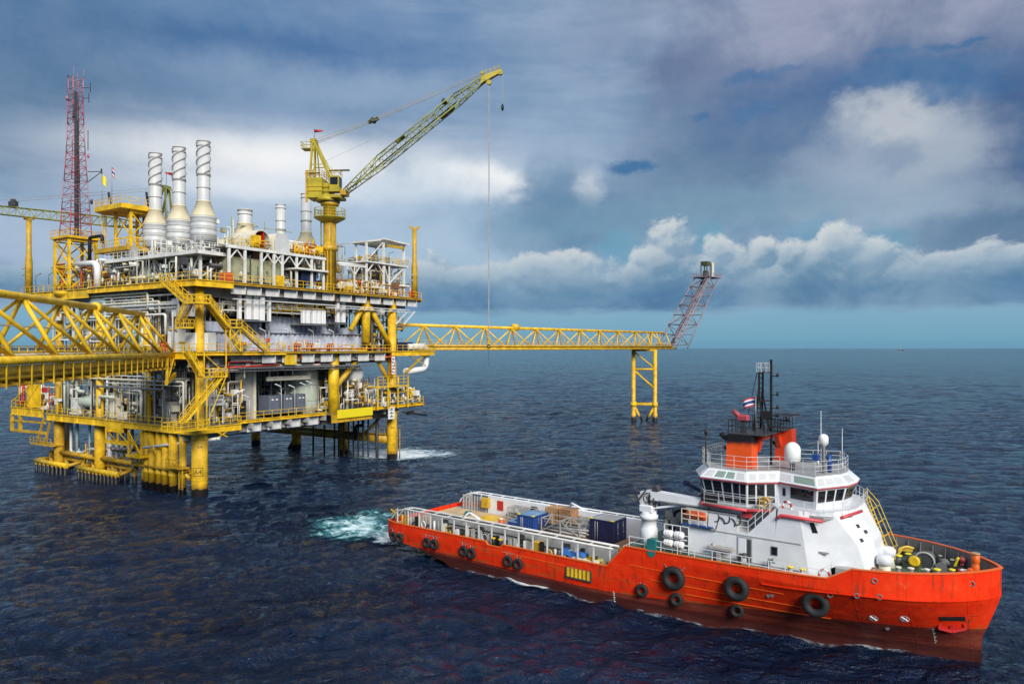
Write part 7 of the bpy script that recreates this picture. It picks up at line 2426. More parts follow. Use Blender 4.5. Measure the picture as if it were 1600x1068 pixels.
# deck cargo
def container(name, label, x0, x1, y0, y1, z0, z1, mat, roofm):
    t = Thing(name, label, 'container', ((x0 + x1) / 2, (y0 + y1) / 2, z0), FS)
    t.part('body', MB().box(x0 + .06, x1 - .06, y0 + .06, y1 - .06, z0 + .1, z1 - .05), mat)
    t.part('side_panel', corrugated(MB(), (x0 + .1, y0 + .05), (x1 - .1, y0 + .05), z0 + .2, z1 - .2, .28, .045), mat)
    t.part('end_panel', corrugated(MB(), (x1 - .05, y0 + .1), (x1 - .05, y1 - .1), z0 + .2, z1 - .2, .28, .045, (1, 0)), mat)
    t.part('end_panel', corrugated(MB(), (x0 + .05, y1 - .1), (x0 + .05, y0 + .1), z0 + .2, z1 - .2, .28, .045, (-1, 0)), mat)
    fr_ = MB()
    for x in (x0, x1 - .14):
        for y in (y0, y1 - .14):
            fr_.box(x, x + .14, y, y + .14, z0, z1)
    fr_.box(x0, x1, y0, y0 + .1, z0, z0 + .16).box(x0, x1, y0, y0 + .1, z1 - .14, z1).box(x0, x0 + .1, y0, y1, z1 - .14, z1).box(x1 - .1, x1, y0, y1, z0, z0 + .16).box(x1 - .1, x1, y0, y1, z1 - .14, z1).box(x0, x1, y1 - .1, y1, z1 - .14, z1)
    t.part('frame', fr_, mat)
    t.part('roof', MB().box(x0 + .1, x1 - .1, y0 + .1, y1 - .1, z1 - .05, z1 - .01), roofm)
    for k in range(2):
        yc = y0 + (y1 - y0) * (.3 + .4 * k)
        t.part('door_bar', MB().tube((x1 + .07, yc, z0 + .2), (x1 + .07, yc, z1 - .2), .03, 6).box(x1 + .05, x1 + .1, yc - .15, yc + .15, z0 + .9, z0 + 1.0), 'steel')
        t.part('door_bar', MB().tube((x0 + (x1 - x0) * (.25 + .1 * k), y0 - .05, z0 + .2), (x0 + (x1 - x0) * (.25 + .1 * k), y0 - .05, z1 - .2), .025, 6), 'stack_grey')
    t.part('lashing_lug', MB().box(x0 - .02, x0 + .3, y0 - .02, y0 + .25, z1, z1 + .08).box(x1 - .3, x1 + .02, y0 - .02, y0 + .25, z1, z1 + .08), 'yellow_clean')
    return t


container('container', 'dark navy container with a grey roof on the cargo deck near the deck crane', 21.9, 24.7, 1.6, 4.3, 2.25, 4.5, 'navy', 'wall_grey')
nv = container('open_container', 'bright blue open container with a pale cover on the cargo deck', 13.6, 15.8, .2, 3.0, 2.25, 4.0, 'blue', 'light_blue')
nv.part('lower_step', MB().box(12.2, 13.58, .3, 2.9, 2.25, 3.0), 'blue')
nv.part('cover', MB().box(12.2, 13.58, .3, 2.9, 3.0, 3.08).box(12.6, 12.9, .5, 2.0, 3.08, 3.16), 'light_blue')
for x0, lab in ((15.1, 'tall pale timber crate behind the blue container'), (16.9, 'darker timber crate leaning by the tall pale one')):
    t = Thing('timber_crate', lab, 'crate', (x0 + .8, 4.2, 2.25), FS)
    for k in range(5):
        t.part('slat', MB().box(x0 + .3 * k, x0 + .3 * k + .25, 3.5, 3.55, 2.3, 4.4), 'timber_pale' if x0 < 16 else 'timber')
        t.part('slat', MB().box(x0 + .3 * k, x0 + .3 * k + .25, 3.5, 4.8, 4.4, 4.45), 'timber_pale' if x0 < 16 else 'timber')
    t.part('frame', MB().box(x0 - .05, x0 + .05, 3.4, 4.85, 2.25, 4.4).box(x0 + 1.4, x0 + 1.55, 3.4, 4.85, 2.25, 4.4).box(x0, x0 + 1.5, 4.75, 4.85, 2.3, 4.4), 'timber')
    t.part('brace', MB().bar((x0, 3.42, 2.4), (x0 + 1.5, 3.42, 4.3), .14, .08), 'timber_pale')


def rack(x0, x1, y0, y1, z1, lab, nb_):
    t = Thing('pipe_rack', lab, 'rack', ((x0 + x1) / 2, (y0 + y1) / 2, 2.25), FS)
    mb = MB()
    for x in (x0, (x0 + x1) / 2, x1):
        for y in (y0, y1):
            mb.bar((x, y, 2.25), (x, y, z1), .10)
        mb.bar((x, y0, z1), (x, y1, z1), .08).bar((x, y0, 2.5), (x, y1, z1), .07)
    for y in (y0, y1):
        for z in (2.5, z1):
            mb.bar((x0, y, z), (x1, y, z), .09)
        mb.bar((x0, y, 2.5), ((x0 + x1) / 2, y, z1), .07).bar(((x0 + x1) / 2, y, z1), (x1, y, 2.5), .07)
    t.part('frame', mb, 'wall_grey')
    for k in range(nb_):
        y = y0 + .2 + (y1 - y0 - .4) * k / max(1, nb_ - 1)
        t.part('pipe', MB().tube((x0 - .4, y, 2.75 + .12 * (k % 2)), (x1 + .6, y, 2.7 + .25 * (k % 3)), .11, 8), 'steel' if k % 2 else 'wall_grey')
    return t


rack(16.4, 21.2, .8, 2.8, 3.9, 'grey steel rack of pipes between the blue and navy containers', 7)
rack(17.6, 21.4, 3.2, 4.7, 3.7, 'farther grey pipe rack beside the timber crates', 5)
rack(9.8, 13.2, 3.4, 4.7, 3.7, 'grey scaffold frame by the far rail behind the blue container', 3)
for x, y, lab in ((11.7, -.2, 'small red barrel beside the blue container'),):
    t = Thing('barrel', lab, 'barrel', (x, y, 2.2), FS)
    t.part('drum', MB().lathe([(.3, 0), (.3, .3), (.33, .33), (.3, .36), (.3, .66), (.33, .7), (.3, .74), (.3, 1.0)], (x, y, 2.24), 14), 'orange_red')
    t.part('lid', MB().lathe([(.22, 1.0), (.22, 1.1)], (x, y, 2.24), 12), 'lamp_white')
for (x, y, r, m, lab) in ((3.6, -1.5, .5, 'timber', 'coil of brown mooring rope on the sandy stern deck, nearer the side rail'), (4.4, 2.6, .45, 'teal', 'coil of green rope on the sandy stern deck near the far rail'), (10.6, -3.4, .5, 'black', 'coil of black hose on the planked deck just inside the near rail'), (27.9, -2.9, .45, 'timber', 'coil of brown rope at the forward end of the cargo deck'), (22.6, -.4, .4, 'yellow_dull', 'coil of yellow hose in front of the navy container')):
    t = Thing('rope_coil', lab, 'rope coil', (x, y, 2.24), FS)
    for k in range(4):
        t.part('turn', MB().torus((x + .03 * (k % 2), y + .03 * (k // 2), 2.3 + .09 * k), (.06 * (k % 3 - 1), .05, 1), r - .04 * k, .055, 18, 6), m)
for (x, y, n, lab) in ((11.4, -2.2, 5, 'low stack of timber dunnage planks beside the red barrel'), (19.0, -2.6, 6, 'stack of timber dunnage on the deck in front of the pipe rack'), (28.2, 2.2, 4, 'short stack of planks forward of the navy container')):
    t = Thing('plank_stack', lab, 'timber stack', (x, y, 2.24), FS)
    for k in range(n):
        t.part('plank', MB().box(x - 1.1 + .08 * (k % 3), x + 1.1 + .1 * (k % 2), y - .5 + .26 * (k % 3), y - .27 + .26 * (k % 3), 2.25 + .11 * (k // 3), 2.35 + .11 * (k // 3)), 'timber_pale' if k % 2 else 'timber')
for (x0, y0, x1, y1, m, lab) in ((14.5, -1.2, 21.0, -1.9, 'wall_grey', 'long grey pipe lying on the deck before the racks'), (15.0, -1.9, 22.5, -2.4, 'brown_duct', 'long rusty pipe lying on the deck nearest the near rail'), (16.0, -.6, 21.5, -.9, 'steel', 'long steel pipe lying on the deck against the pipe rack')):
    t = Thing('deck_pipe', lab, 'pipe', ((x0 + x1) / 2, (y0 + y1) / 2, 2.24), FS)
    t.part('tube', MB().tube((x0, y0, 2.42), (x1, y1, 2.42), .13, 10), m)
    for f in (.1, .5, .9):
        t.part('chock', MB().box(x0 + (x1 - x0) * f - .08, x0 + (x1 - x0) * f + .08, y0 + (y1 - y0) * f - .25, y0 + (y1 - y0) * f + .25, 2.24, 2.32), 'timber')
gr_ = Thing('gas_rack', 'rack of small grey gas bottles between the blue container and the near rail', 'rack', (14.5, -3.6, 2.24), FS)
for k in range(6):
    gr_.part('bottle', MB().lathe([(.13, 0), (.13, 1.1), (.06, 1.25), (.06, 1.35)], (13.8 + .3 * k, -3.6, 2.26), 10), 'wall_grey' if k % 3 else 'pink_red')
gr_.part('frame', MB().rail([(13.5, -3.85, 2.24), (15.6, -3.85, 2.24)], 1.2, 1.0, .03, 1).rail([(13.5, -3.35, 2.24), (15.6, -3.35, 2.24)], 1.2, 1.0, .03, 1), 'yellow_dull')
tp = Thing('tarpaulin', 'crumpled blue tarpaulin over pipes by the near cargo rail', 'tarpaulin', (24.6, -5.4, 2.3), FS)
rnd = random.Random(4)
grid = [[(23.4 + .25 * i, -6.0 + .2 * j, 2.9 + .35 * math.sin(i * .9) * .4 + rnd.uniform(-.1, .1) + (.25 if 0 < j < 4 else -.2)) for j in range(6)] for i in range(12)]
tp.part('sheet', MB().add(sum(grid, []), [(i * 6 + j, (i + 1) * 6 + j, (i + 1) * 6 + j + 1, i * 6 + j + 1) for i in range(11) for j in range(5)], True), 'blue_tarp')
hc = Thing('deck_hatch', 'pale box with yellow and grey striped top by the near cargo rail', 'hatch', (26.2, -5.5, 2.15), FS)
hc.part('box', MB().bevel_box(24.8, 27.6, -6.1, -4.9, 2.15, 2.75, .04), 'cream')
for k in range(5):
    hc.part('stripe', MB().bar((25.0 + k * .5, -6.0, 2.78), (25.4 + k * .5, -5.0, 2.78), .2, .04), 'yellow_clean')
lk = Thing('locker', 'small yellow locker in the near side passage', 'locker', (20.6, -5.5, 2.15), FS)
lk.part('body', MB().bevel_box(20.2, 21.0, -5.8, -5.2, 2.15, 3.4, .05), 'yellow')
lk.part('door', MB().box(20.28, 20.92, -5.83, -5.8, 2.3, 3.3), 'yellow_dull')
sb = Thing('stern_roller_bracket', 'yellow and white mooring bracket at the stern corner', 'bracket', (.6, -5.9, 2.6), FS)
sb.part('post', MB().tube((.5, -5.7, 2.6), (.5, -5.7, 3.3), .16, 8).tube((1.2, -5.7, 2.6), (1.2, -5.7, 3.2), .16, 8), 'olive_dark')
sb.part('arm', MB().bar((.2, -5.8, 3.75), (1.6, -5.8, 3.2), .1).bar((.3, -5.8, 3.2), (1.0, -5.8, 3.8), .1), 'cage_yellow')
sb2 = Thing('hull_bollard', 'pair of black and yellow posts in the notch of the near rail', 'bollard', (16.0, -6.2, 2.2), FS)
for x in (15.5, 16.4):
    sb2.part('post', MB().tube((x, -6.15, 2.2), (x, -6.15, 2.95), .2, 10), 'black')
    sb2.part('cap', MB().tube((x, -6.15, 2.95), (x, -6.15, 3.05), .22, 10), 'yellow')
random.seed(9)
hr = Thing('hose_reel', 'dark winch drum with flanges behind the deck crane pedestal', 'winch', (33.6, -1.0, 4.72), FS)
hr.part('drum', MB().lathe([(1.5, -.9), (1.5, -.8), (.7, -.78), (.7, .78), (1.5, .8), (1.5, .9)], (34.2, -1.6, 6.3), 24, 'y'), 'black')
hr.part('frame', MB().bar((33.2, -2.6, 4.7), (34.2, -2.6, 6.3), .3).bar((35.2, -2.6, 4.7), (34.2, -2.6, 6.3), .3).box(33, 35.4, -2.9, -.4, 4.72, 4.95), 'wall_grey')
wi = Thing('towing_winch', 'large grey winch with black wire between crane and house', 'winch', (33.5, 2.6, 4.72), FS)
wi.part('drum', MB().lathe([(1.7, -1.6), (1.7, -1.5), (1.0, -1.48), (1.0, 1.48), (1.7, 1.5), (1.7, 1.6)], (33.8, 2.6, 6.5), 26, 'y'), 'dark_grey')
wi.part('housing', MB().bevel_box(32.4, 35.4, .3, .9, 4.72, 8.2, .2).bevel_box(32.4, 35.4, 4.3, 4.9, 4.72, 8.0, .2), 'ship_grey')

# deck crane
DC = Thing('deck_crane', 'white deck crane with its jib folded flat towards the wheelhouse', 'crane', (31.9, -4.6, 4.72), FS)
DC.part('pedestal', MB().lathe([(.78, 0), (.76, 1.5), (.66, 1.6), (.66, 2.3), (.8, 2.32), (.8, 2.65), (.66, 2.7), (.66, 3.0)], (31.9, -4.6, 4.72), 22), 'white_ship')
kn = MB().bevel_box(31.2, 32.5, -5.2, -4.0, 7.7, 8.3, .1)
kn.bar((31.6, -4.6, 8.0), (31.2, -4.6, 9.1), .5, .6).bar((31.2, -4.6, 9.1), (32.6, -4.6, 9.5), .45, .5).bar((31.6, -5.0, 7.9), (35.0, -4.4, 8.6), .16)
DC.part('knuckle', kn, 'white_ship')
jib = DC.part('jib', MB().loft([[(32.2, y, z) for y, z in ((-4.95, 8.75), (-3.95, 8.75), (-3.95, 9.5), (-4.95, 9.5))], [(37.5, y, z) for y, z in ((-4.9, 8.7), (-4.0, 8.7), (-4.0, 9.3), (-4.9, 9.3))], [(40.4, y, z) for y, z in ((-4.85, 8.62), (-4.15, 8.62), (-4.15, 9.0), (-4.85, 9.0))]]), 'white_ship')
DC.part('rib', MB().box(33, 39.5, -4.99, -4.93, 8.75, 8.85), 'ship_grey', parent=jib)
hos = MB()
rn = random.Random(8)
for k in range(5):
    x = 38.2 + k * .45
    hos.torus((x, -5.05, 8.1 - .25 * (k % 2)), (.3, 1, rn.uniform(-.3, .3)), .34, .045, 16, 6)
hos.pipe([(37.6, -5.05, 8.8), (37.5, -5.1, 7.3), (38.2, -5.1, 7.1), (38.6, -5.05, 8.4)], .045, 6)
DC.part('hose_loops', hos, 'black')
hos = MB()
for k in range(5):
    hos.torus((31.9 + .2 * k, -5.0 + .1 * k, 8.9 - .1 * k), (1, rn.uniform(-.6, .6), 0), .42, .05, 14, 6)
DC.part('hose_loops', hos, 'black')
DC.part('hydraulic_motor', MB().lathe([(.3, -.4), (.3, .4)], (32.6, -4.5, 9.7), 12, 'y').bar((31.0, -5.2, 8.4), (31.9, -5.2, 9.6), .12), 'dark_grey')
WG = Thing('wire_gantry', 'grey gantry of wires and sheaves between the deck crane and the house', 'gantry', (33.8, -2.8, 4.72), FS)
gm = MB()
for x in (32.9, 35.3):
    gm.bar((x, -3.2, 4.72), (x, -3.2, 8.2), .2).bar((x, -.4, 4.72), (x, -.4, 8.2), .2).bar((x, -3.2, 8.2), (x, -.4, 8.2), .2)
gm.bar((32.9, -3.2, 8.2), (35.3, -3.2, 8.2), .2).bar((32.9, -3.2, 6.4), (35.3, -3.2, 6.4), .14).bar((32.9, -3.2, 4.8), (35.3, -3.2, 8.1), .14)
WG.part('frame', gm, 'wall_grey')
for k in range(4):
    WG.part('sheave', MB().lathe([(.42, -.08), (.3, 0), (.42, .08)], (33.2 + .55 * k, -3.3, 7.3 - .5 * (k % 2)), 16, 'y'), 'steel')
wm = MB()
rq = random.Random(12)
for k in range(26):
    a = (rq.uniform(32.8, 35.4), rq.uniform(-3.5, -3.0), rq.uniform(5, 8.2))
    wm.bar(a, (a[0] + rq.uniform(-.7, .7), a[1] + .2, a[2] + rq.uniform(-1.4, .2)), .05)
WG.part('wires', wm, 'dark_grey', stuff=True)
BX = Thing('control_stand', 'grey control stand and motor beside the liferafts', 'cabinet', (35.2, -4.2, 4.72), FS)
BX.part('cabinet', MB().bevel_box(34.9, 35.7, -4.6, -3.6, 4.72, 6.9, .06), 'ship_grey')
BX.part('motor', MB().lathe([(.35, -.5), (.4, -.4), (.4, .4), (.35, .5)], (34.2, -4.2, 5.3), 14, 'x'), 'dark_grey')
DB = Thing('davit', 'dark blue steel arm sticking out aft of the wheelhouse', 'davit', (36.2, -1.5, 8.6), FS)
DB.part('arm', MB().bar((34.4, -2.4, 10.1), (36.8, -2.2, 9.1), .28, .3), 'navy')
DB.part('head', MB().lathe([(.26, -.2), (.26, .2)], (34.4, -2.4, 10.1), 12, 'y'), 'navy')
RB = Thing('rescue_boat', 'orange rescue boat in a cradle on the house side by the crane jib', 'boat', (36.3, -4.7, 8.58), FS)
rbm = []
for i in range(9):
    s = i / 8
    x = 35.6 + 2.0 * s
    w = .62 * (math.sin(math.pi * (.12 + .8 * s)) ** .6)
    rbm.append([(x, -4.8 + w * math.cos(a), 8.05 + (.42 if math.sin(a) > 0 else .5) * math.sin(a)) for a in [2 * math.pi * k / 12 for k in range(12)]])
RB.part('hull', MB().loft(rbm, smooth=True), 'orange_red')
RB.part('fender_tube', MB().pipe([(35.6, -5.4, 8.1), (37.4, -5.45, 8.1)], .1, 8), 'orange')
RB.part('cradle', MB().rail([(35.4, -5.5, 7.3), (37.6, -5.5, 7.3)], 1.25, .7, .035, 2), 'cream')
RB.part('cradle_floor', MB().box(35.4, 38.0, -5.5, -5.12, 7.2, 7.3), 'blue')
TC = Thing('cover', 'teal canvas cover hanging over the hull edge beside the crane pedestal', 'cover', (33.2, -6.2, 4.9), FS)
TC.part('canvas', MB().loft([[(33.2 + a, -6.55, z) for a in ()] or [(33.2 - w, -6.75, z), (33.2 + w, -6.75, z), (33.2 + w * .9, -6.1, z), (33.2 - w * .9, -6.1, z)] for z, w in ((4.35, .18), (4.6, .36), (5.2, .42), (5.75, .40), (5.85, .3))]), 'teal')
for j, z in enumerate((5.55, 6.35)):
    for k in range(2):
        x = 34.35 + k * .95
        t = Thing('liferaft_canister', 'white liferaft canister on the rail rack, %s row, %s' % ('lower' if j == 0 else 'upper', 'aft one' if k == 0 else 'forward one'), 'liferaft', (x, -5.8, z - .3), FS, 'white liferaft canisters')
        t.part('shell', MB().vessel((x, -5.8, z), .3, .55, 'x', 14), 'lamp_white')
        t.part('strap', MB().lathe([(.31, -.14), (.33, -.12), (.31, -.1)], (x, -5.8, z), 14, 'x').lathe([(.31, .1), (.33, .12), (.31, .14)], (x, -5.8, z), 14, 'x'), 'wall_grey')
LR = Thing('liferaft_rack', 'white tube rack that holds the liferaft canisters', 'rack', (34.8, -5.6, 4.72), FS)
LR.part('frame', MB().rail([(33.8, -5.45, 4.72), (36.0, -5.45, 4.72)], 2.3, .7, .04, 2).bar((33.8, -5.8, 5.2), (36, -5.8, 5.2), .08).bar((33.8, -5.8, 6.0), (36, -5.8, 6.0), .08), 'white_ship')


def life_ring(c, axis, lab, fr=FS, r=.36):
    t = Thing('life_ring', lab, 'life ring', c, fr, 'red and white life rings')
    d = Vector(axis).normalized()
    for k in range(8):
        x = d.cross(Vector((0, 0, 1))).normalized(); y = Vector((0, 0, 1))
        mb = MB()
        pts = [Vector(c) + (x * math.cos(a) + y * math.sin(a)) * r for a in [2 * math.pi * (k + i / 4) / 8 for i in range(5)]]
        mb.pipe(pts, .09, 8, .01)
        t.part('segment', mb, 'red' if k % 2 == 0 else 'lamp_white')
    return t


life_ring((46.9, -6.0, 5.3), (0, 1, 0), 'red and white life ring on the rail at the front corner of the house')
life_ring((43.9, -4.95, 9.75), (.2, 1, 0), 'red and white life ring on the bridge deck rail below the wheelhouse')
cg = Thing('rope_basket', 'orange rope coil on the bridge deck rail next to the life ring', 'rope coil', (42.2, -4.75, 9.3), FS)
cg.part('coil', MB().torus((42.2, -4.85, 9.85), (.2, 1, .1), .3, .13, 16, 7).torus((42.2, -4.75, 9.8), (0, 1, .3), .22, .12, 16, 7), 'timber_pale')
cg.part('cage', MB().rail([(41.8, -5.1, 9.25), (42.6, -4.9, 9.25)], 1.0, .35, .03, 2), 'cage_yellow')
ft = Thing('fire_monitor', 'grey mooring winch head on the forecastle side beside the house', 'winch', (38.6, -5.7, 4.72), FS)
ft.part('post', MB().box(38.5, 38.8, -5.7, -5.4, 4.72, 5.7), 'wall_grey')
ft.part('head', MB().bevel_box(37.9, 39.9, -5.85, -5.3, 5.7, 5.95, .05).tube((38.4, -5.6, 5.8), (38.1, -5.6, 6.1), .14, 8), 'wall_grey')
for x, lab in ((40.4, 'pale bent vent pipe beside the doorway'), (42.7, 'pale bent vent pipe under the small side window')):
    t = Thing('deck_vent', lab, 'vent', (x, -5.6, 4.72), FS)
    t.part('pipe', MB().pipe([(x, -5.6, 4.72), (x, -5.6, 5.6), (x + .4, -5.75, 5.6)], .12, 10), 'dark_grey' if x < 41 else 'ship_grey')
    t.part('head', MB().lathe([(.2, -.1), (.2, .15)], (x + .45, -5.75, 5.6), 10, 'x'), 'dark_grey' if x < 41 else 'ship_grey')
for x, lab in ((44.4, 'yellow topped bollard by the house side, aft one of two'), (45.3, 'yellow topped bollard by the house side, forward one of two')):
    t = Thing('bollard', lab, 'bollard', (x, -5.75, 4.72), FS, 'yellow topped bollards')
    t.part('post', MB().tube((x, -5.75, 4.72), (x, -5.75, 5.3), .18, 12), 'ship_grey')
    t.part('cap', MB().tube((x, -5.75, 5.3), (x, -5.75, 5.4), .24, 12), 'yellow_clean')

# domes and aerials on the wheelhouse roof
RD = Thing('radome', 'large white satellite dome on the wheelhouse roof', 'radome', (43.4, -2.0, 12.1), FS)
RD.part('dome', MB().lathe([(.35, 12.75), (.62, 12.9), (.64, 13.6)] + [(max(.02, .64 * math.cos(a)), 13.7 + .68 * math.sin(a)) for a in [k * math.pi / 12 for k in range(7)]], (43.4, -2.0, 0), 22), 'lamp_white')
RD.part('pedestal', MB().lathe([(.2, 12.1), (.2, 12.8)], (43.4, -2.0, 0), 12), 'dark_grey')
RD2 = Thing('radome', 'small white satellite dome on a pole near the front of the wheelhouse roof', 'radome', (45.8, -2.0, 12.1), FS)
RD2.part('dome', MB().lathe([(.22, 14.35), (.36, 14.45), (.37, 14.8)] + [(max(.02, .37 * math.cos(a)), 14.85 + .36 * math.sin(a)) for a in [k * math.pi / 12 for k in range(7)]], (45.8, -2.0, 0), 18), 'lamp_white')
RD2.part('pole', MB().lathe([(.13, 12.1), (.13, 14.2), (.3, 14.4)], (45.8, -2.0, 0), 10), 'wall_grey')
for x, y, h, lab in ((45.5, -1.6, 17.0, 'tall thin white whip aerial behind the small satellite dome'), (46.4, 1.2, 15.4, 'shorter whip aerial at the front of the wheelhouse roof'), (44.4, 1.6, 14.2, 'shortest whip aerial between the two satellite domes')):
    t = Thing('aerial', lab, 'aerial', (x, y, 12.1), FS, 'whip aerials')
    t.part('whip', MB().tube((x, y, 12.1), (x, y, h), .035, 6, .015), 'lamp_white')
    t.part('base', MB().tube((x, y, 12.1), (x, y, 12.6), .08, 8), 'stack_grey')
sl = Thing('searchlight', 'blue covered searchlight at the front of the wheelhouse roof', 'searchlight', (46.0, -1.0, 12.1), FS)
sl.part('body', MB().tube((46.0, -1.2, 12.1), (46.0, -1.2, 13.5), .2, 10), 'blue')
sl.part('head', MB().bevel_box(45.0, 45.5, -2.4, -2.0, 13.1, 13.6, .06), 'blue')
sl2 = Thing('navigation_mast', 'small dark pole with lamps at the aft edge of the wheelhouse roof', 'mast', (36.2, -2.4, 12.1), FS)
sl2.part('pole', MB().tube((36.2, -2.4, 12.1), (36.2, -2.4, 14.6), .06, 8).tube((36.2, -2.4, 14.5), (36.2, -2.4, 15.0), .12, 8), 'black')
sl2.part('rail', MB().rail([(36.6, -3.6, 12.1), (36.0, -2.6, 12.1), (36.0, 2, 12.1)], 1.3, .5, .04, 2), 'ship_grey')
FM = Thing('fire_monitor', 'dark red fire monitor standing on the funnel platform by the flag', 'fire monitor', (39.65, -2.8, 14.95), FS)
FM.part('post', MB().box(39.45, 39.85, -2.95, -2.65, 14.95, 16.0), 'dark_grey')
FM.part('nozzle', MB().bevel_box(39.15, 40.15, -3.1, -2.6, 16.0, 16.45, .12).tube((39.35, -2.85, 16.3), (38.85, -2.9, 16.7), .2, 10), 'mast_red')
flag('flag', 'red, white and blue striped ensign flying beside the ship mast', (40.05, -1.0, 14.95), 2.9, [(0, .17, 'flag_red'), (.17, .33, 'flag_white'), (.33, .67, 'flag_blue'), (.67, .83, 'flag_white'), (.83, 1, 'flag_red')], 1.15, .75, FS, -1, .18)

# foredeck gear
WN = Thing('anchor_windlass', 'grey windlass with a yellow hub in the middle of the foredeck', 'windlass', (51.9, 2.2, 4.72), FS)
WN.part('drum', MB().lathe([(.62, -.6), (.62, -.52), (.36, -.5), (.36, .5), (.62, .52), (.62, .6)], (52.2, 2.6, 5.4), 24, 'y'), 'dark_grey')
WN.part('hub', MB().lathe([(.2, -.95), (.36, -1.0), (.42, -.85), (.42, -.78)], (51.6, 2.2, 5.45), 20, 'y'), 'yellow')
WN.part('gearbox', MB().bevel_box(51.2, 52.0, 1.5, 3.2, 4.72, 5.75, .12), 'olive_dark')
WN.part('brake_band', MB().torus((52.2, 2.0, 5.4), (0, 1, 0), .68, .08, 24, 8).bar((52.7, 1.95, 5.0), (53.1, 1.9, 4.75), .16), 'ship_grey')
W2 = Thing('mooring_winch', 'flat grey mooring winch forward of the windlass', 'winch', (53.4, 2.6, 4.72), FS)
W2.part('drum', MB().lathe([(.4, -.7), (.4, -.62), (.24, -.6), (.24, .6), (.4, .62), (.4, .7)], (53.4, 2.4, 5.2), 18, 'y'), 'bulwark_grey')
W2.part('base', MB().box(52.9, 53.9, 1.4, 3.4, 4.72, 4.95), 'bulwark_grey')
for (x, y, r, lab) in ((49.5, -1.6, .5, 'white capped drum vent at the house front, nearer the hull edge'), (49.2, 1.2, .5, 'white capped drum vent at the house front, behind the nearer one')):
    t = Thing('drum_vent', lab, 'vent', (x + .6, y, 4.72), FS, 'white drum vents')
    t.part('base', MB().lathe([(r * 1.05, 0), (r * .85, .5), (r * .8, .9)], (x + .6, y, 4.72), 18), 'cream')
    t.part('cap', MB().lathe([(r, .92), (r * 1.12, .95), (r * 1.12, 1.35), (r * .9, 1.55), (.2, 1.62)], (x + .6, y, 4.72), 20), 'white_ship')
rp2 = Thing('rope_pile', 'tangled brown rope heap at the foot of the white drum vents', 'rope', (49.4, -2.4, 4.72), FS)
mb = MB()
rn = random.Random(2)
for k in range(9):
    mb.torus((49.6 + rn.uniform(-.4, .4), -2.3 + rn.uniform(-.3, .3), 4.85 + k * .06), (rn.uniform(-.3, .3), rn.uniform(-.3, .3), 1), .42, .07, 14, 5)
rp2.part('coil', mb, 'timber')
BL = [(50.9, -.9, .22), (51.7, -.6, .24), (53.3, .3, .26), (54.2, .9, .24), (52.7, -.2, .22), (50.8, 3.6, .25), (50.3, 2.6, .26), (51.4, 6.2, .22), (53.0, 4.6, .22), (53.9, 3.9, .22)]
BN = ['pale bollard inside the near bulwark, first from the house', 'pale bollard inside the near bulwark, second from the house', 'yellowish bollard inside the near bulwark, fourth from the house', 'yellow bollard inside the near bulwark, nearest to the bow', 'pale bollard inside the near bulwark, third from the house', 'yellow double bollard head just aft of the windlass, farther one', 'yellow double bollard head just aft of the windlass, nearer one', 'yellow bollard at the foot of the far bulwark, aft one', 'pale bollard at the foot of the far bulwark, middle one', 'pale bollard at the foot of the far bulwark, forward one']
for (x, y, r), lab in zip(BL, BN):
    t = Thing('bollard', lab, 'bollard', (x, y, 4.72), FS, 'foredeck bollards')
    t.part('post', MB().lathe([(r, 0), (r * .8, .15), (r * .8, .62)], (x, y, 4.72), 14), 'bulwark_grey')
    t.part('cap', MB().lathe([(r * 1.0, .62), (r * 1.0, .70), (r * .6, .73)], (x, y, 4.72), 14), 'yellow_clean' if 'yellow' in lab else 'cream')
dv = Thing('davit', 'small yellow davit behind the windlass on the foredeck', 'davit', (50.3, 4.6, 4.72), FS)
dv.part('post', MB().pipe([(50.0, 4.2, 4.72), (50.0, 4.2, 5.5), (50.5, 4.5, 5.75), (51.0, 4.8, 5.6)], .09, 8), 'cage_yellow')
dv.part('arm', MB().box(50.2, 50.9, 4.6, 5.0, 5.3, 5.5).bar((49.8, 3.4, 4.8), (50.3, 3.9, 5.6), .1), 'cage_yellow')
cp_ = Thing('chain_stopper', 'black chain stopper with a yellow lever on the foredeck', 'stopper', (54.1, 2.4, 4.72), FS)
cp_.part('body', MB().bevel_box(53.8, 54.8, 2.0, 3.0, 4.72, 5.3, .1), 'black')
cp_.part('lever', MB().bar((54.2, 2.4, 5.3), (54.4, 2.4, 5.9), .16).tube((54.4, 2.2, 5.9), (54.4, 2.6, 5.9), .1, 8), 'yellow_clean')
jk = Thing('bow_bitt', 'orange post with a flat cap at the very bow', 'post', (55.9, .8, 4.72), FS)
jk.part('post', MB().lathe([(.26, 0), (.26, 1.3), (.2, 1.4), (.28, 1.5), (.28, 2.0), (.18, 2.05)], (55.7, .9, 4.72), 14), 'orange')
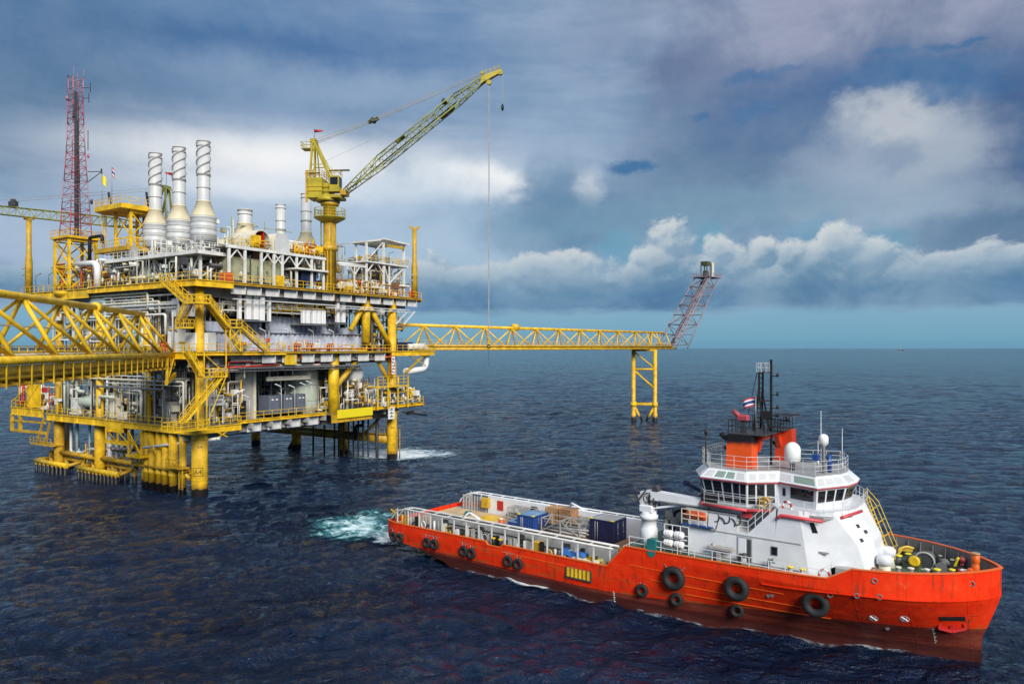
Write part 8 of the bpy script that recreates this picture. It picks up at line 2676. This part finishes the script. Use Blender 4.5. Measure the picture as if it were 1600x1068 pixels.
jk.part('cap', MB().lathe([(.3, 2.08), (.3, 2.18)], (55.7, .9, 4.72), 14), 'timber_pale')
jk.part('roller', MB().lathe([(.22, -.3), (.22, .3)], (55.4, .4, 5.6), 12, 'y'), 'orange')
rr = Thing('rope_tub', 'red rope tub just inside the bow', 'tub', (55.0, 1.6, 4.72), FS)
rr.part('tub', MB().lathe([(.4, 0), (.45, .5), (.38, .5), (.34, .1)], (55.0, .9, 5.0), 16), 'red')
rr.part('rope', MB().torus((55.0, .9, 5.45), (0, 0, 1), .25, .08, 14, 6), 'lamp_white')
ms_ = Thing('fire_hydrant', 'small dark red hydrant against the far bulwark near the bow', 'hydrant', (55.0, 3.6, 4.72), FS)
ms_.part('post', MB().tube((54.6, 3.2, 4.72), (54.6, 3.2, 5.6), .16, 10), 'mast_red')
ms_.part('cap', MB().lathe([(.26, 0), (.26, .3), (.1, .4)], (54.6, 3.2, 5.5), 10), 'mast_red')

# wash at the stern and along the hull
foam('wake_foam', 'turquoise and white propeller wash behind the ship stern', (-18.6, 90.5), 8.5, 12, 0, 'foam_wash', 130)
foam('wake_foam', 'white foam right under the stern corner', (-14.2, 84.6), 3.2, 5.5, 12, 'foam_white', 70)
pts = [FS.w((x, -half_b(x, -.7), 0))[:2] for x in np.linspace(8.5, 53.5, 110)]
foam_path('hull_foam', 'thin broken line of foam along the near waterline of the ship', pts[::-1], 1.5, 'foam_edge')
pts = [FS.w((x, -half_b(x, -.7), 0))[:2] for x in np.linspace(17.0, 23.0, 40)]
foam_path('hull_foam', 'brighter white ripple against the red hull amidships', pts[::-1], .9, 'foam_white', 7, .16)

# a ship far off on the horizon
fs_ = Thing('distant_ship', 'tiny dark ship far away on the horizon at the right', 'ship', (3400, 6400, 0), FW)
fs_.part('hull', MB().prism([(3380, 6394), (3415, 6394), (3421, 6400), (3415, 6406), (3380, 6406)], 0, 6), 'dark_grey')
fs_.part('superstructure', MB().box(3383, 3393, 6395, 6405, 6, 15), 'wall_grey')
